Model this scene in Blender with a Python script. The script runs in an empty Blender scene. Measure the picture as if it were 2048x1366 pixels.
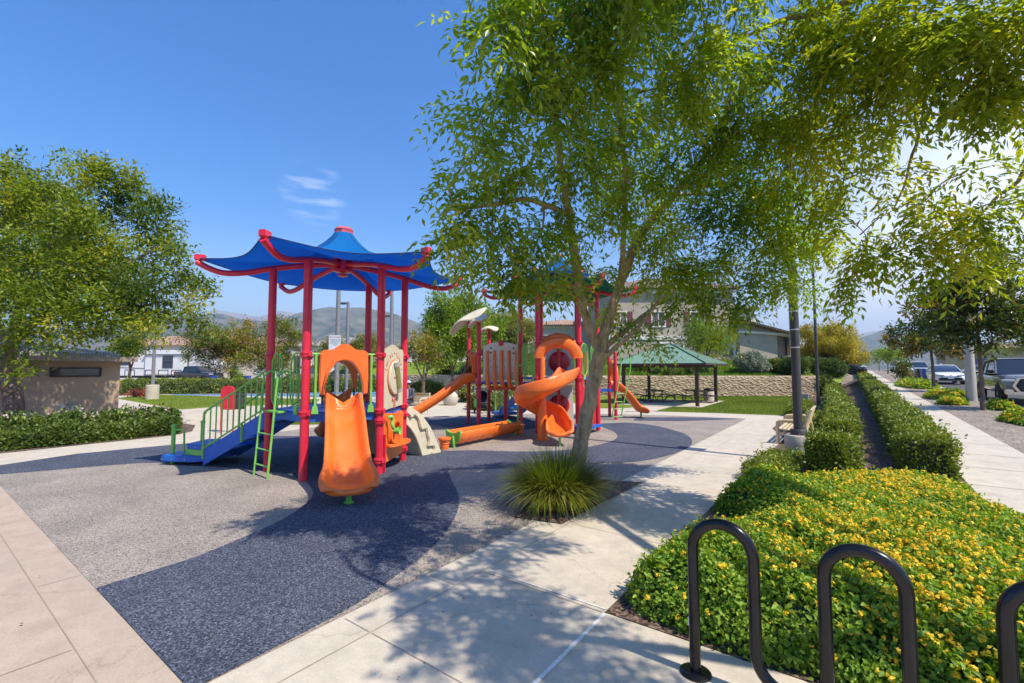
import bpy, bmesh, math, random
import numpy as np
from mathutils import Vector
C = bpy.context.scene.collection
sc = bpy.context.scene
rad, PI = math.radians, math.pi
cos, sin = math.cos, math.sin
random.seed(7)
rng = np.random.default_rng(7)

# ------------------------------------------------------------------ camera
EYE = 1.72
YAW = rad(36.5)
cam = bpy.data.cameras.new('camera')
cam.lens, cam.sensor_width = 16.08, 36
cam.clip_start, cam.clip_end = 0.05, 30000
co = bpy.data.objects.new('camera', cam)
co.location = (0, 0, EYE)
co.rotation_euler = (rad(93.45), 0, YAW)
C.objects.link(co)
sc.camera = co

# ------------------------------------------------------------------ sky, sun, exposure
SUN_EL = 54
w = bpy.data.worlds.new('World')
sc.world = w
w.use_nodes = True
nt = w.node_tree
nt.nodes.clear()
N = nt.nodes.new
wo = N('ShaderNodeOutputWorld'); bg = N('ShaderNodeBackground')
sky = N('ShaderNodeTexSky'); sky.sky_type = 'NISHITA'; sky.sun_disc = False
sky.sun_elevation = rad(SUN_EL); sky.sun_rotation = rad(90)
sky.air_density = 1.0; sky.dust_density = 0.4; sky.ozone_density = 2.5
hs = N('ShaderNodeHueSaturation'); hs.inputs['Hue'].default_value = .508; hs.inputs['Saturation'].default_value = 1.42; hs.inputs['Value'].default_value = .80
nt.links.new(sky.outputs[0], hs.inputs['Color'])
# high cloud veil over the street side of the sky, a wisp over the park
tc = N('ShaderNodeTexCoord')
def wm(op, a, b=None, c=None):
    n = N('ShaderNodeMath'); n.operation = op
    for i, v in enumerate((a, b, c)):
        if v is None: continue
        if isinstance(v, (int, float)): n.inputs[i].default_value = v
        else: nt.links.new(v, n.inputs[i])
    return n.outputs[0]
def wdot(vec):
    n = N('ShaderNodeVectorMath'); n.operation = 'DOT_PRODUCT'
    nt.links.new(tc.outputs['Generated'], n.inputs[0]); n.inputs[1].default_value = vec
    return n.outputs['Value']
def wramp(v, lo, hi):
    n = N('ShaderNodeMapRange'); n.interpolation_type = 'SMOOTHSTEP'
    nt.links.new(v, n.inputs[0]); n.inputs[1].default_value = lo; n.inputs[2].default_value = hi
    return n.outputs[0]
mp = N('ShaderNodeMapping'); mp.inputs['Scale'].default_value = (1.0, 1.0, 2.6)
nt.links.new(tc.outputs['Generated'], mp.inputs[0])
nz = N('ShaderNodeTexNoise'); nz.inputs['Scale'].default_value = 2.2; nz.inputs['Detail'].default_value = 7; nz.inputs['Roughness'].default_value = .55
nt.links.new(mp.outputs[0], nz.inputs['Vector'])
side = wramp(wdot((cos(rad(62)), sin(rad(62)), 0)), .77, .925)
veil = wm('MULTIPLY', side, wramp(nz.outputs[0], .08, .46))
low = wramp(wdot((0, 0, 1)), .95, .10)
veil = wm('MULTIPLY', veil, wm('MULTIPLY_ADD', low, .35, .65))
# wisp
wd = Vector((-.954, .538, .39)).normalized()
mp2 = N('ShaderNodeMapping'); mp2.inputs['Scale'].default_value = (3, 3, 16); mp2.inputs['Rotation'].default_value = (0, rad(9), 0)
nt.links.new(tc.outputs['Generated'], mp2.inputs[0])
nz2 = N('ShaderNodeTexNoise'); nz2.inputs['Scale'].default_value = 3.5; nz2.inputs['Detail'].default_value = 8
nt.links.new(mp2.outputs[0], nz2.inputs['Vector'])
wisp = wm('MULTIPLY', wramp(wdot(tuple(wd)), .9975, .9995), wramp(nz2.outputs[0], .44, .66))
hz_ = wm('MULTIPLY', wramp(wdot((0, 0, 1)), .30, -.02), .42)
cl = wm('MINIMUM', wm('ADD', wm('ADD', wm('MULTIPLY', veil, .92), wm('MULTIPLY', wisp, .26)), hz_), .94)
mx = N('ShaderNodeMix'); mx.data_type = 'RGBA'
nt.links.new(cl, mx.inputs['Factor']); nt.links.new(hs.outputs[0], mx.inputs[6])
mx.inputs[7].default_value = (5.0, 5.05, 5.3, 1)
nt.links.new(mx.outputs[2], bg.inputs[0])
bg.inputs[1].default_value = 0.15
nt.links.new(bg.outputs[0], wo.inputs[0])

sl = bpy.data.lights.new('sun', 'SUN'); sl.energy = 3.4; sl.angle = rad(.53); sl.color = (1, .915, .79)
so = bpy.data.objects.new('sun', sl); so.rotation_euler = (0, rad(90 - SUN_EL), 0); so.location = (30, 0, 40); C.objects.link(so)

sc.view_settings.view_transform = 'Standard'; sc.view_settings.look = 'None'
sc.view_settings.exposure = 1.02; sc.view_settings.gamma = 1.0
cy = sc.cycles
cy.max_bounces = 6; cy.diffuse_bounces = 3; cy.glossy_bounces = 3; cy.transmission_bounces = 4; cy.transparent_max_bounces = 4
cy.caustics_reflective = False; cy.caustics_refractive = False
cy.use_denoising = True; cy.sample_clamp_indirect = 6

# ------------------------------------------------------------------ materials
MATS = {}
def newmat(name):
    m = bpy.data.materials.new(name); m.use_nodes = True
    t = m.node_tree; b = t.nodes['Principled BSDF']
    MATS[name] = m
    return m, t, b
def nd(t, typ, **kw):
    n = t.nodes.new(typ)
    for k, v in kw.items():
        if k in n.inputs: n.inputs[k].default_value = v
        else: setattr(n, k, v)
    return n
def coords(t, kind='Object', scale=None):
    c = nd(t, 'ShaderNodeTexCoord'); o = c.outputs[kind]
    if scale:
        m = nd(t, 'ShaderNodeMapping'); m.inputs['Scale'].default_value = scale
        t.links.new(o, m.inputs[0]); o = m.outputs[0]
    return o
def ramp(t, fac, stops):
    r = nd(t, 'ShaderNodeValToRGB')
    e = r.color_ramp.elements
    while len(e) < len(stops): e.new(.5)
    for el, (p, c) in zip(e, stops): el.position = p; el.color = (*c, 1)
    t.links.new(fac, r.inputs[0])
    return r.outputs[0]
def mixc(t, fac, a, b, mode='MIX'):
    n = nd(t, 'ShaderNodeMix', data_type='RGBA', blend_type=mode)
    for i, v in ((0, fac), (6, a), (7, b)):
        if isinstance(v, (int, float)): n.inputs[i].default_value = v
        elif isinstance(v, tuple): n.inputs[i].default_value = (*v, 1)
        else: t.links.new(v, n.inputs[i])
    return n.outputs[2]
def bumpn(t, b, h, strength, dist=.01):
    n = nd(t, 'ShaderNodeBump', Strength=strength, Distance=dist)
    t.links.new(h, n.inputs['Height']); t.links.new(n.outputs[0], b.inputs['Normal'])
def M(name, col, rough=.5, var=.12, scale=6., bump=0., bscale=40., metal=0., coat=0., dirt=None, spec=.5):
    """painted / moulded surface: colour with faint uneven wear and optional grain"""
    if name in MATS: return MATS[name]
    m, t, b = newmat(name)
    o = coords(t)
    n = nd(t, 'ShaderNodeTexNoise', Scale=scale, Detail=6.)
    t.links.new(o, n.inputs['Vector'])
    lo = tuple(c * (1 - var) for c in col); hi = tuple(min(1, c * (1 + var) + var * .02) for c in col)
    c = ramp(t, n.outputs[0], [(.3, lo), (.7, hi)])
    if dirt:
        n2 = nd(t, 'ShaderNodeTexNoise', Scale=scale * .5, Detail=10., Roughness=.7); t.links.new(o, n2.inputs['Vector'])
        f = ramp(t, n2.outputs[0], [(.52, (0, 0, 0)), (.72, (1, 1, 1))])
        c = mixc(t, f, c, dirt)
    t.links.new(c, b.inputs['Base Color'])
    rr = nd(t, 'ShaderNodeMapRange'); t.links.new(n.outputs[0], rr.inputs[0]); rr.inputs[3].default_value = max(.03, rough - .08); rr.inputs[4].default_value = min(1, rough + .08)
    t.links.new(rr.outputs[0], b.inputs['Roughness'])
    b.inputs['Metallic'].default_value = metal; b.inputs['Coat Weight'].default_value = coat
    b.inputs['Specular IOR Level'].default_value = spec
    if bump:
        nb = nd(t, 'ShaderNodeTexNoise', Scale=bscale, Detail=4.); t.links.new(o, nb.inputs['Vector'])
        bumpn(t, b, nb.outputs[0], bump)
    return m
def leafmat(name, stops, trans=.35, rough=.42, tcol=None, spec=.4):
    """leaves: tint attribute picks the leaf's own colour; light shines through"""
    m, t, b = newmat(name)
    a = nd(t, 'ShaderNodeAttribute', attribute_name='tint')
    c = ramp(t, a.outputs['Fac'], stops)
    t.links.new(c, b.inputs['Base Color']); b.inputs['Roughness'].default_value = rough; b.inputs['Specular IOR Level'].default_value = spec
    if trans:
        tr = nd(t, 'ShaderNodeBsdfTranslucent')
        c2 = mixc(t, 1.0, c, tcol or (1.6, 1.5, .5), 'MULTIPLY')
        t.links.new(c2, tr.inputs[0])
        ms = nd(t, 'ShaderNodeMixShader'); ms.inputs[0].default_value = trans
        t.links.new(b.outputs[0], ms.inputs[1]); t.links.new(tr.outputs[0], ms.inputs[2])
        t.links.new(ms.outputs[0], t.nodes['Material Output'].inputs[0])
    return m
def granule(name, cols, scale=150., big=1.6, bump=.5):
    """bonded rubber crumb / gravel: every grain its own shade"""
    m, t, b = newmat(name)
    o = coords(t)
    v = nd(t, 'ShaderNodeTexVoronoi', Scale=scale); t.links.new(o, v.inputs['Vector'])
    sep = nd(t, 'ShaderNodeSeparateColor'); t.links.new(v.outputs['Color'], sep.inputs[0])
    k = len(cols)
    c = ramp(t, sep.outputs[0], [(i / (k - 1), q) for i, q in enumerate(cols)])
    n = nd(t, 'ShaderNodeTexNoise', Scale=big, Detail=5.); t.links.new(o, n.inputs['Vector'])
    f = ramp(t, n.outputs[0], [(.3, (.82, .82, .82)), (.7, (1.13, 1.12, 1.10))])
    c = mixc(t, 1.0, c, f, 'MULTIPLY')
    t.links.new(c, b.inputs['Base Color']); b.inputs['Roughness'].default_value = .9; b.inputs['Specular IOR Level'].default_value = .25
    bumpn(t, b, v.outputs['Distance'], bump, .006)
    return m
def concrete(name, base, warm, stain=.5):
    m, t, b = newmat(name)
    o = coords(t)
    n1 = nd(t, 'ShaderNodeTexNoise', Scale=.55, Detail=7., Roughness=.6); t.links.new(o, n1.inputs['Vector'])
    n2 = nd(t, 'ShaderNodeTexNoise', Scale=70., Detail=5.); t.links.new(o, n2.inputs['Vector'])
    n3 = nd(t, 'ShaderNodeTexNoise', Scale=4., Detail=9., Roughness=.72); t.links.new(o, n3.inputs['Vector'])
    c = ramp(t, n1.outputs[0], [(.32, base), (.68, warm)])
    f = ramp(t, n2.outputs[0], [(.3, (.9, .9, .9)), (.7, (1.06, 1.06, 1.06))])
    c = mixc(t, 1., c, f, 'MULTIPLY')
    g = ramp(t, n3.outputs[0], [(.3, (1 - stain * .35,) * 3), (.62, (1.04, 1.04, 1.04))])
    c = mixc(t, 1., c, g, 'MULTIPLY')
    v = nd(t, 'ShaderNodeTexVoronoi', Scale=4.5); t.links.new(o, v.inputs['Vector'])
    sp = ramp(t, v.outputs['Distance'], [(.028, (.25, .22, .2)), (.036, (1, 1, 1))])
    c = mixc(t, 1., c, sp, 'MULTIPLY')
    # hairline cracks and a few drip stains
    wv_ = nd(t, 'ShaderNodeVectorMath', operation='MULTIPLY_ADD'); t.links.new(n3.outputs['Color'], wv_.inputs[0]); wv_.inputs[1].default_value = (.35, .35, .35); t.links.new(o, wv_.inputs[2])
    cr = nd(t, 'ShaderNodeTexVoronoi', feature='DISTANCE_TO_EDGE', Scale=.42); t.links.new(wv_.outputs[0], cr.inputs['Vector'])
    c = mixc(t, 1., c, ramp(t, cr.outputs['Distance'], [(.001, (.80, .77, .74)), (.0028, (1, 1, 1))]), 'MULTIPLY')
    v2 = nd(t, 'ShaderNodeTexVoronoi', Scale=.9); t.links.new(wv_.outputs[0], v2.inputs['Vector'])
    c = mixc(t, 1., c, ramp(t, v2.outputs['Distance'], [(.05, (.90, .88, .86)), (.13, (1, 1, 1))]), 'MULTIPLY')
    t.links.new(c, b.inputs['Base Color']); b.inputs['Roughness'].default_value = .85; b.inputs['Specular IOR Level'].default_value = .3
    bumpn(t, b, n2.outputs[0], .12, .004)
    return m

RED = M('red_paint', (.66, .018, .048), .36, .10, 5, coat=.12, dirt=(.62, .045, .07))
REDP = M('red_plastic', (.55, .02, .02), .35, .1, 5)
ORANGE = M('orange_plastic', (.84, .17, .022), .33, .08, 3, .05, 12, coat=.08, spec=.5, dirt=(.86, .225, .06))
BLUE = M('blue_coated_steel', (.012, .12, .48), .40, .14, 7)
GREEN = M('green_paint', (.20, .52, .09), .38, .12, 6)
BEIGE = M('beige_plastic', (.66, .59, .42), .5, .06, 4, .08, 30, dirt=(.5, .43, .3))
GREYP = M('grey_panel', (.42, .40, .37), .5, .06, 4)
BLACK = M('black_paint', (.006, .0055, .008), .25, .25, 9, coat=.25, spec=.3)
DARK = M('dark_rubber', (.02, .02, .02), .7)
BOLT = M('bolt_steel', (.6, .6, .6), .3, .1, metal=1.)
BRONZE = M('bronze_pole_paint', (.055, .05, .05), .45, .15, 5)
BROWN = M('brown_steel', (.05, .028, .018), .5, .15, 6)
WHITE = M('white_paint', (.80, .80, .78), .4, .04, 4)
TAN = M('tan_bench_paint', (.66, .52, .30), .45, .06, 5)
LETTER = M('engraved_red', (.45, .05, .05), .6)
FLAG = M('olive_core', (.25, .24, .08), .6, .6, 60)
def fabric(name, col):
    m, t, b = newmat(name)
    o = coords(t)
    wv = nd(t, 'ShaderNodeTexWave', Scale=14., Distortion=1.5, bands_direction='Z'); t.links.new(o, wv.inputs['Vector'])
    n = nd(t, 'ShaderNodeTexNoise', Scale=240., Detail=2.); t.links.new(o, n.inputs['Vector'])
    c = ramp(t, n.outputs[0], [(.3, tuple(x * .75 for x in col)), (.7, tuple(min(1, x * 1.2) for x in col))])
    t.links.new(c, b.inputs['Base Color']); b.inputs['Roughness'].default_value = .8; b.inputs['Specular IOR Level'].default_value = .2
    tr = nd(t, 'ShaderNodeBsdfTranslucent'); t.links.new(mixc(t, 1., c, (1.25, 1.25, 1.25), 'MULTIPLY'), tr.inputs[0])
    ms = nd(t, 'ShaderNodeMixShader'); ms.inputs[0].default_value = .52
    t.links.new(b.outputs[0], ms.inputs[1]); t.links.new(tr.outputs[0], ms.inputs[2])
    t.links.new(ms.outputs[0], t.nodes['Material Output'].inputs[0])
    bumpn(t, b, wv.outputs[0], .06, .01)
    return m
BLUEFAB = fabric('blue_shade_fabric', (.010, .235, .60))
GREENFAB = fabric('green_shade_fabric', (.015, .16, .115))
RUB_B = granule('beige_rubber_crumb', [(.10, .084, .072), (.245, .208, .175), (.30, .257, .215), (.35, .303, .256), (.45, .395, .34)], 100., 1.3)
RUB_U = granule('blue_rubber_crumb', [(.018, .02, .027), (.048, .056, .08), (.062, .072, .104), (.085, .098, .138), (.19, .205, .25)], 100., 1.3)
MULCH = granule('bark_mulch', [(.035, .022, .016), (.09, .058, .042), (.15, .10, .075), (.24, .17, .13)], 40., 2., 1.0)
GRAVEL = granule('gravel_mulch', [(.10, .08, .065), (.22, .18, .145), (.30, .25, .20), (.42, .36, .30)], 34., 1.5, .9)
CONC = concrete('concrete_paving', (.52, .46, .365), (.59, .51, .40), .6)
CONCW = concrete('warm_concrete_paving', (.42, .335, .26), (.48, .375, .28), .45)
CONCL = concrete('light_concrete', (.52, .46, .365), (.59, .525, .42))
ASPH = granule('asphalt', [(.05, .05, .05), (.085, .083, .08), (.12, .118, .11)], 60., .3, .4)
JOINT = M('joint_grit', (.34, .275, .21), .95)  # own grit colour of the paving joints
JOINTW = M('joint_sealant', (.72, .70, .66), .8, .2, 40)
def grassmat(name, a, b_, scale=18.):
    m, t, b = newmat(name)
    o = coords(t)
    n = nd(t, 'ShaderNodeTexNoise', Scale=scale, Detail=9., Roughness=.75); t.links.new(o, n.inputs['Vector'])
    n2 = nd(t, 'ShaderNodeTexNoise', Scale=.7, Detail=4.); t.links.new(o, n2.inputs['Vector'])
    c = ramp(t, n.outputs[0], [(.3, a), (.7, b_)])
    c = mixc(t, 1., c, ramp(t, n2.outputs[0], [(.3, (.78, .82, .7)), (.7, (1.15, 1.1, 1.1))]), 'MULTIPLY')
    t.links.new(c, b.inputs['Base Color']); b.inputs['Roughness'].default_value = .9; b.inputs['Specular IOR Level'].default_value = .15
    bumpn(t, b, n.outputs[0], .8, .05)
    return m
LAWN = grassmat('lawn_grass', (.10, .15, .015), (.24, .31, .04), 30.)
COVER = grassmat('bank_ground_cover', (.10, .16, .02), (.27, .34, .05), 4.)
SOIL = granule('dry_earth', [(.20, .16, .115), (.26, .21, .16), (.32, .26, .19)], 6., .05, .3)
COURT = M('blue_court_paint', (.10, .24, .40), .7, .08, 1.)
COURTG = M('grey_court_paint', (.33, .35, .37), .7, .08, 1.)
BARK = None
def barkmat(name, a, b_, sc_=13.):
    m, t, b = newmat(name)
    o = coords(t, 'Object', (1, 1, .35))
    n = nd(t, 'ShaderNodeTexNoise', Scale=sc_, Detail=8., Roughness=.65); t.links.new(o, n.inputs['Vector'])
    v = nd(t, 'ShaderNodeTexVoronoi', Scale=sc_ * 5); t.links.new(o, v.inputs['Vector'])
    c = ramp(t, n.outputs[0], [(.3, a), (.55, b_), (.75, tuple(min(1, x * 1.35) for x in b_))])
    c = mixc(t, .5, c, ramp(t, v.outputs['Distance'], [(.1, (.55, .5, .45)), (.5, (1.1, 1.1, 1.1))]), 'MULTIPLY')
    t.links.new(c, b.inputs['Base Color']); b.inputs['Roughness'].default_value = .9
    bumpn(t, b, v.outputs['Distance'], .6, .015)
    return m
BARK = barkmat('grey_brown_bark', (.17, .115, .06), (.43, .31, .18))
BARK2 = barkmat('brown_bark', (.09, .06, .04), (.20, .14, .095))
LF_ASH = leafmat('ash_leaf', [(0, (.085, .18, .016)), (.45, (.24, .36, .026)), (.8, (.37, .475, .04)), (1, (.50, .50, .05))], .54, .28, None, .7)
LF_OVER = leafmat('street_ash_leaf', [(0, (.11, .18, .016)), (.45, (.26, .34, .022)), (.8, (.38, .43, .028)), (1, (.48, .46, .04))], .58, .32, None, .6)
LF_LEFT = leafmat('elm_leaf', [(0, (.045, .095, .010)), (.5, (.165, .24, .018)), (.85, (.29, .34, .026)), (1, (.40, .38, .03))], .42)
LF_MAG = leafmat('magnolia_leaf', [(0, (.03, .065, .012)), (.5, (.085, .13, .018)), (.75, (.21, .19, .02)), (1, (.38, .24, .03))], .25, .3)
LF_OCH = leafmat('golden_leaf', [(0, (.17, .17, .02)), (.5, (.36, .31, .022)), (1, (.50, .38, .03))], .35)
LF_GRN = leafmat('bright_leaf', [(0, (.06, .14, .012)), (.5, (.17, .28, .022)), (1, (.30, .39, .035))], .35)
LF_PALE = leafmat('pale_leaf', [(0, (.10, .13, .03)), (.5, (.20, .23, .05)), (1, (.32, .32, .09))], .35)
LF_MYR = leafmat('myrtle_leaf', [(0, (.08, .13, .015)), (.5, (.20, .23, .025)), (.85, (.30, .28, .035)), (1, (.40, .18, .06))], .3)
LF_PINK = leafmat('pink_blossom', [(0, (.55, .22, .30)), (1, (.80, .45, .52))], .3, .6, (1.1, .9, .95))
LF_HEDGE = leafmat('hedge_leaf', [(0, (.07, .11, .015)), (.5, (.18, .24, .025)), (.85, (.30, .34, .045)), (1, (.40, .31, .06))], .25, .38)
LF_DHEDGE = leafmat('dark_hedge_leaf', [(0, (.035, .07, .012)), (.6, (.10, .155, .02)), (1, (.22, .27, .035))], .2)
LF_GREY = leafmat('sage_leaf', [(0, (.15, .19, .15)), (1, (.32, .37, .31))], .2, .6)
LF_LANT = leafmat('lantana_leaf', [(0, (.07, .16, .014)), (.5, (.19, .325, .026)), (1, (.33, .45, .045))], .36, .5)
LF_YEL = leafmat('lantana_flower', [(0, (.84, .42, .01)), (.4, (.90, .62, .02)), (1, (.92, .76, .08))], .25, .6, (1.1, 1.05, .6))
LF_BLADE = leafmat('sedge_blade', [(0, (.05, .09, .01)), (.5, (.14, .20, .02)), (.85, (.27, .29, .04)), (1, (.42, .34, .14))], .3)
LF_ROSE = leafmat('rose_bloom', [(0, (.75, .50, .52)), (1, (.86, .75, .72))], .25, .6, (1, .95, .95))
LF_DRY = leafmat('dry_bloom', [(0, (.30, .07, .04)), (1, (.5, .2, .12))], .2, .6)

# ------------------------------------------------------------------ geometry helpers
OFF = {}
def tag(o, label=None, cat=None, group=None, kind=None):
    if label: o['label'] = label
    if cat: o['category'] = cat
    if group: o['group'] = group
    if kind: o['kind'] = kind
    return o
def thing(name, loc, label, cat, group=None, rz=0., local=False, kind=None):
    """an Empty at the thing's base that carries its parts; parts are authored in world space unless local"""
    o = bpy.data.objects.new(name, None); C.objects.link(o)
    o.location = loc; o.rotation_euler = (0, 0, rz); o.empty_display_size = .2
    OFF[o.name] = (0., 0., 0.) if local else tuple(loc)
    return tag(o, label, cat, group, kind)
def link(name, me, mat, parent=None):
    o = bpy.data.objects.new(name, me); C.objects.link(o)
    if mat is not None:
        for m in (mat if isinstance(mat, (list, tuple)) else [mat]): me.materials.append(m)
    if parent is not None:
        o.parent = parent; OFF[o.name] = OFF.get(parent.name, (0., 0., 0.))
    return o
def fast_mesh(name, V, loops, starts):
    me = bpy.data.meshes.new(name)
    V = np.asarray(V, np.float32); loops = np.asarray(loops, np.int32).ravel(); starts = np.asarray(starts, np.int32)
    me.vertices.add(len(V)); me.vertices.foreach_set('co', V.ravel())
    me.loops.add(len(loops)); me.loops.foreach_set('vertex_index', loops)
    me.polygons.add(len(starts)); me.polygons.foreach_set('loop_start', starts)
    me.update(calc_edges=True)
    return me
def unit(v):
    v = np.asarray(v, float); n = np.linalg.norm(v, axis=-1, keepdims=True); return v / np.maximum(n, 1e-9)
class MB:
    def __init__(s): s.v = []; s.f = []; s.m = []
    def add(s, vs, fs, mi=0):
        b = len(s.v); s.v += [tuple(float(q) for q in x) for x in vs]; s.f += [tuple(b + i for i in f) for f in fs]; s.m += [mi] * len(fs)
        return s
    def box(s, c, d, rz=0., mi=0, rot=None):
        x, y, z = d[0] / 2, d[1] / 2, d[2] / 2
        vs = [(-x, -y, -z), (x, -y, -z), (x, y, -z), (-x, y, -z), (-x, -y, z), (x, -y, z), (x, y, z), (-x, y, z)]
        cr, sr = cos(rz), sin(rz)
        if rot is not None: vs = [tuple(rot @ Vector(v)) for v in vs]
        vs = [(c[0] + v[0] * cr - v[1] * sr, c[1] + v[0] * sr + v[1] * cr, c[2] + v[2]) for v in vs]
        return s.add(vs, [(3, 2, 1, 0), (4, 5, 6, 7), (0, 1, 5, 4), (1, 2, 6, 5), (2, 3, 7, 6), (3, 0, 4, 7)], mi)
    def sweep(s, prof, pts, up=(0, 0, 1), closed_prof=True, cap=True, scales=None, fixed_up=False, mi=0):
        """sweep a 2-D profile (side, up) along pts with parallel-transported frames"""
        P = [Vector(p) for p in pts]; n = len(P); k = len(prof)
        T = []
        for i in range(n):
            a = P[max(0, i - 1)]; b = P[min(n - 1, i + 1)]; T.append((b - a).normalized())
        u = Vector(up[0]) if isinstance(up[0], (tuple, list, Vector)) else Vector(up)
        if abs(u.dot(T[0])) > .95 and not fixed_up: u = Vector((1, 0, 0)) if abs(T[0].x) < .9 else Vector((0, 1, 0))
        rings = []
        for i in range(n):
            if fixed_up: u = Vector(up[i]) if isinstance(up[0], (tuple, list, Vector)) else Vector(up)
            side = T[i].cross(u)
            if side.length < 1e-6: side = T[i].orthogonal()
            side.normalize(); uu = side.cross(T[i]).normalized()
            if not fixed_up: u = uu
            sc_ = 1 if scales is None else scales[i]
            pr = prof[i] if isinstance(prof[0][0], (tuple, list)) else prof
            rings.append([P[i] + side * (a * sc_) + uu * (b * sc_) for a, b in pr])
        k = len(rings[0])
        vs = [v for r in rings for v in r]; fs = []
        kk = k if closed_prof else k - 1
        for i in range(n - 1):
            for j in range(kk):
                a = i * k + j; b = i * k + (j + 1) % k
                fs.append((a, b, b + k, a + k))
        if cap and closed_prof:
            fs.append(tuple(range(k - 1, -1, -1))); fs.append(tuple((n - 1) * k + j for j in range(k)))
        return s.add(vs, fs, mi)
    def tube(s, pts, r, n=10, cap=True, mi=0):
        rs = r if isinstance(r, (list, tuple)) else [r] * len(pts)
        return s.sweep([(cos(2 * PI * i / n), sin(2 * PI * i / n)) for i in range(n)], pts, cap=cap, scales=rs, mi=mi)
    def lathe(s, prof, c, n=20, mi=0, ax=None):
        """prof: (r, z) from bottom to top; ax: optional frame (ex, ey, ez)"""
        ex, ey, ez = ax or (Vector((1, 0, 0)), Vector((0, 1, 0)), Vector((0, 0, 1)))
        c = Vector(c); vs = []; fs = []
        for r, z in prof:
            for i in range(n):
                a = 2 * PI * i / n; vs.append(c + ex * (r * cos(a)) + ey * (r * sin(a)) + ez * z)
        for j in range(len(prof) - 1):
            for i in range(n):
                a = j * n + i; b = j * n + (i + 1) % n; fs.append((a, b, b + n, a + n))
        fs.append(tuple(range(n - 1, -1, -1))); m = (len(prof) - 1) * n; fs.append(tuple(m + i for i in range(n)))
        return s.add(vs, fs, mi)
    def prism(s, poly, o, ex, ey, t, mi=0):
        """poly in (ex, ey) at origin o, thickness t along ex x ey (centred)"""
        o, ex, ey = Vector(o), Vector(ex).normalized(), Vector(ey).normalized(); ez = ex.cross(ey)
        k = len(poly)
        vs = [o + ex * a + ey * b - ez * (t / 2) for a, b in poly] + [o + ex * a + ey * b + ez * (t / 2) for a, b in poly]
        return s.add(vs, [tuple(range(k - 1, -1, -1)), tuple(range(k, 2 * k))] + [(i, (i + 1) % k, k + (i + 1) % k, k + i) for i in range(k)], mi)
    def ring(s, outer, inner, o, ex, ey, t, mi=0):
        """plate with a hole: outer and inner loops with the same number of points"""
        o, ex, ey = Vector(o), Vector(ex).normalized(), Vector(ey).normalized(); ez = ex.cross(ey); k = len(outer)
        L = []
        for sgn in (-.5, .5):
            for lp in (outer, inner): L += [o + ex * a + ey * b + ez * (t * sgn) for a, b in lp]
        fs = []
        for i in range(k):
            j = (i + 1) % k
            fs += [(k + i, k + j, j, i), (2 * k + i, 2 * k + j, 3 * k + j, 3 * k + i), (i, j, 2 * k + j, 2 * k + i), (3 * k + i, 3 * k + j, k + j, k + i)]
        return s.add(L, fs, mi)
    def grid(s, G, close_u=False, mi=0):
        n, k = len(G), len(G[0]); vs = [p for r in G for p in r]; fs = []
        for i in range(n - 1):
            for j in range(k - (0 if close_u else 1)):
                a, b = i * k + j, i * k + (j + 1) % k; fs.append((a, b, b + k, a + k))
        return s.add(vs, fs, mi)
    def ball(s, c, r, n=12, mi=0):
        rx, ry, rz = r if isinstance(r, (tuple, list)) else (r, r, r)
        h = n // 2
        return s.grid([[(c[0] + rx * sin(PI * i / h) * cos(2 * PI * j / n), c[1] + ry * sin(PI * i / h) * sin(2 * PI * j / n), c[2] - rz * cos(PI * i / h)) for j in range(n)] for i in range(h + 1)], True, mi)
    def build(s, name, mat, parent=None, smooth=True, bevel=0., solid=0., sub=0, angle=38):
        off = OFF.get(parent.name, (0, 0, 0)) if parent is not None else (0, 0, 0)
        me = bpy.data.meshes.new(name)
        me.from_pydata([(v[0] - off[0], v[1] - off[1], v[2] - off[2]) for v in s.v], [], s.f)
        bm = bmesh.new(); bm.from_mesh(me)
        bmesh.ops.remove_doubles(bm, verts=bm.verts, dist=1e-5)
        bmesh.ops.dissolve_degenerate(bm, edges=bm.edges, dist=1e-6)
        bmesh.ops.recalc_face_normals(bm, faces=bm.faces)
        if bevel:
            es = [e for e in bm.edges if len(e.link_faces) == 2 and e.calc_face_angle(0) > rad(35)]
            bmesh.ops.bevel(bm, geom=es, offset=bevel, segments=2, affect='EDGES', clamp_overlap=True)
        bm.to_mesh(me); bm.free()
        if len(set(s.m)) > 1 and not bevel and len(me.polygons) == len(s.m):
            me.polygons.foreach_set('material_index', s.m)
        o = link(name, me, mat, parent)
        if sub:
            md = o.modifiers.new('sub', 'SUBSURF'); md.levels = md.render_levels = sub
        if solid:
            md = o.modifiers.new('solid', 'SOLIDIFY'); md.thickness = solid; md.offset = 0
        if smooth:
            me.polygons.foreach_set('use_smooth', [True] * len(me.polygons))
            if not sub: me.set_sharp_from_angle(angle=rad(angle))
        return o
def tree_copy(o, parent=None):
    c = o.copy(); C.objects.link(c); c.parent = parent
    for ch in o.children: tree_copy(ch, c)
    return c
def arc(cx, cy, r, a0, a1, n):
    return [(cx + r * cos(rad(a0 + (a1 - a0) * i / (n - 1))), cy + r * sin(rad(a0 + (a1 - a0) * i / (n - 1)))) for i in range(n)]
def spline(P, n=8):
    """Catmull-Rom through points"""
    P = [np.array(p, float) for p in P]; out = []
    Q = [2 * P[0] - P[1]] + P + [2 * P[-1] - P[-2]]
    for i in range(1, len(Q) - 2):
        for j in range(n):
            t = j / n; a, b, c, d = Q[i - 1], Q[i], Q[i + 1], Q[i + 2]
            out.append(tuple(.5 * (2 * b + (c - a) * t + (2 * a - 5 * b + 4 * c - d) * t * t + (3 * b - a - 3 * c + d) * t ** 3)))
    out.append(tuple(P[-1])); return out
FWD = (-sin(YAW), cos(YAW)); RGT = (cos(YAW), sin(YAW))
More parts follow.
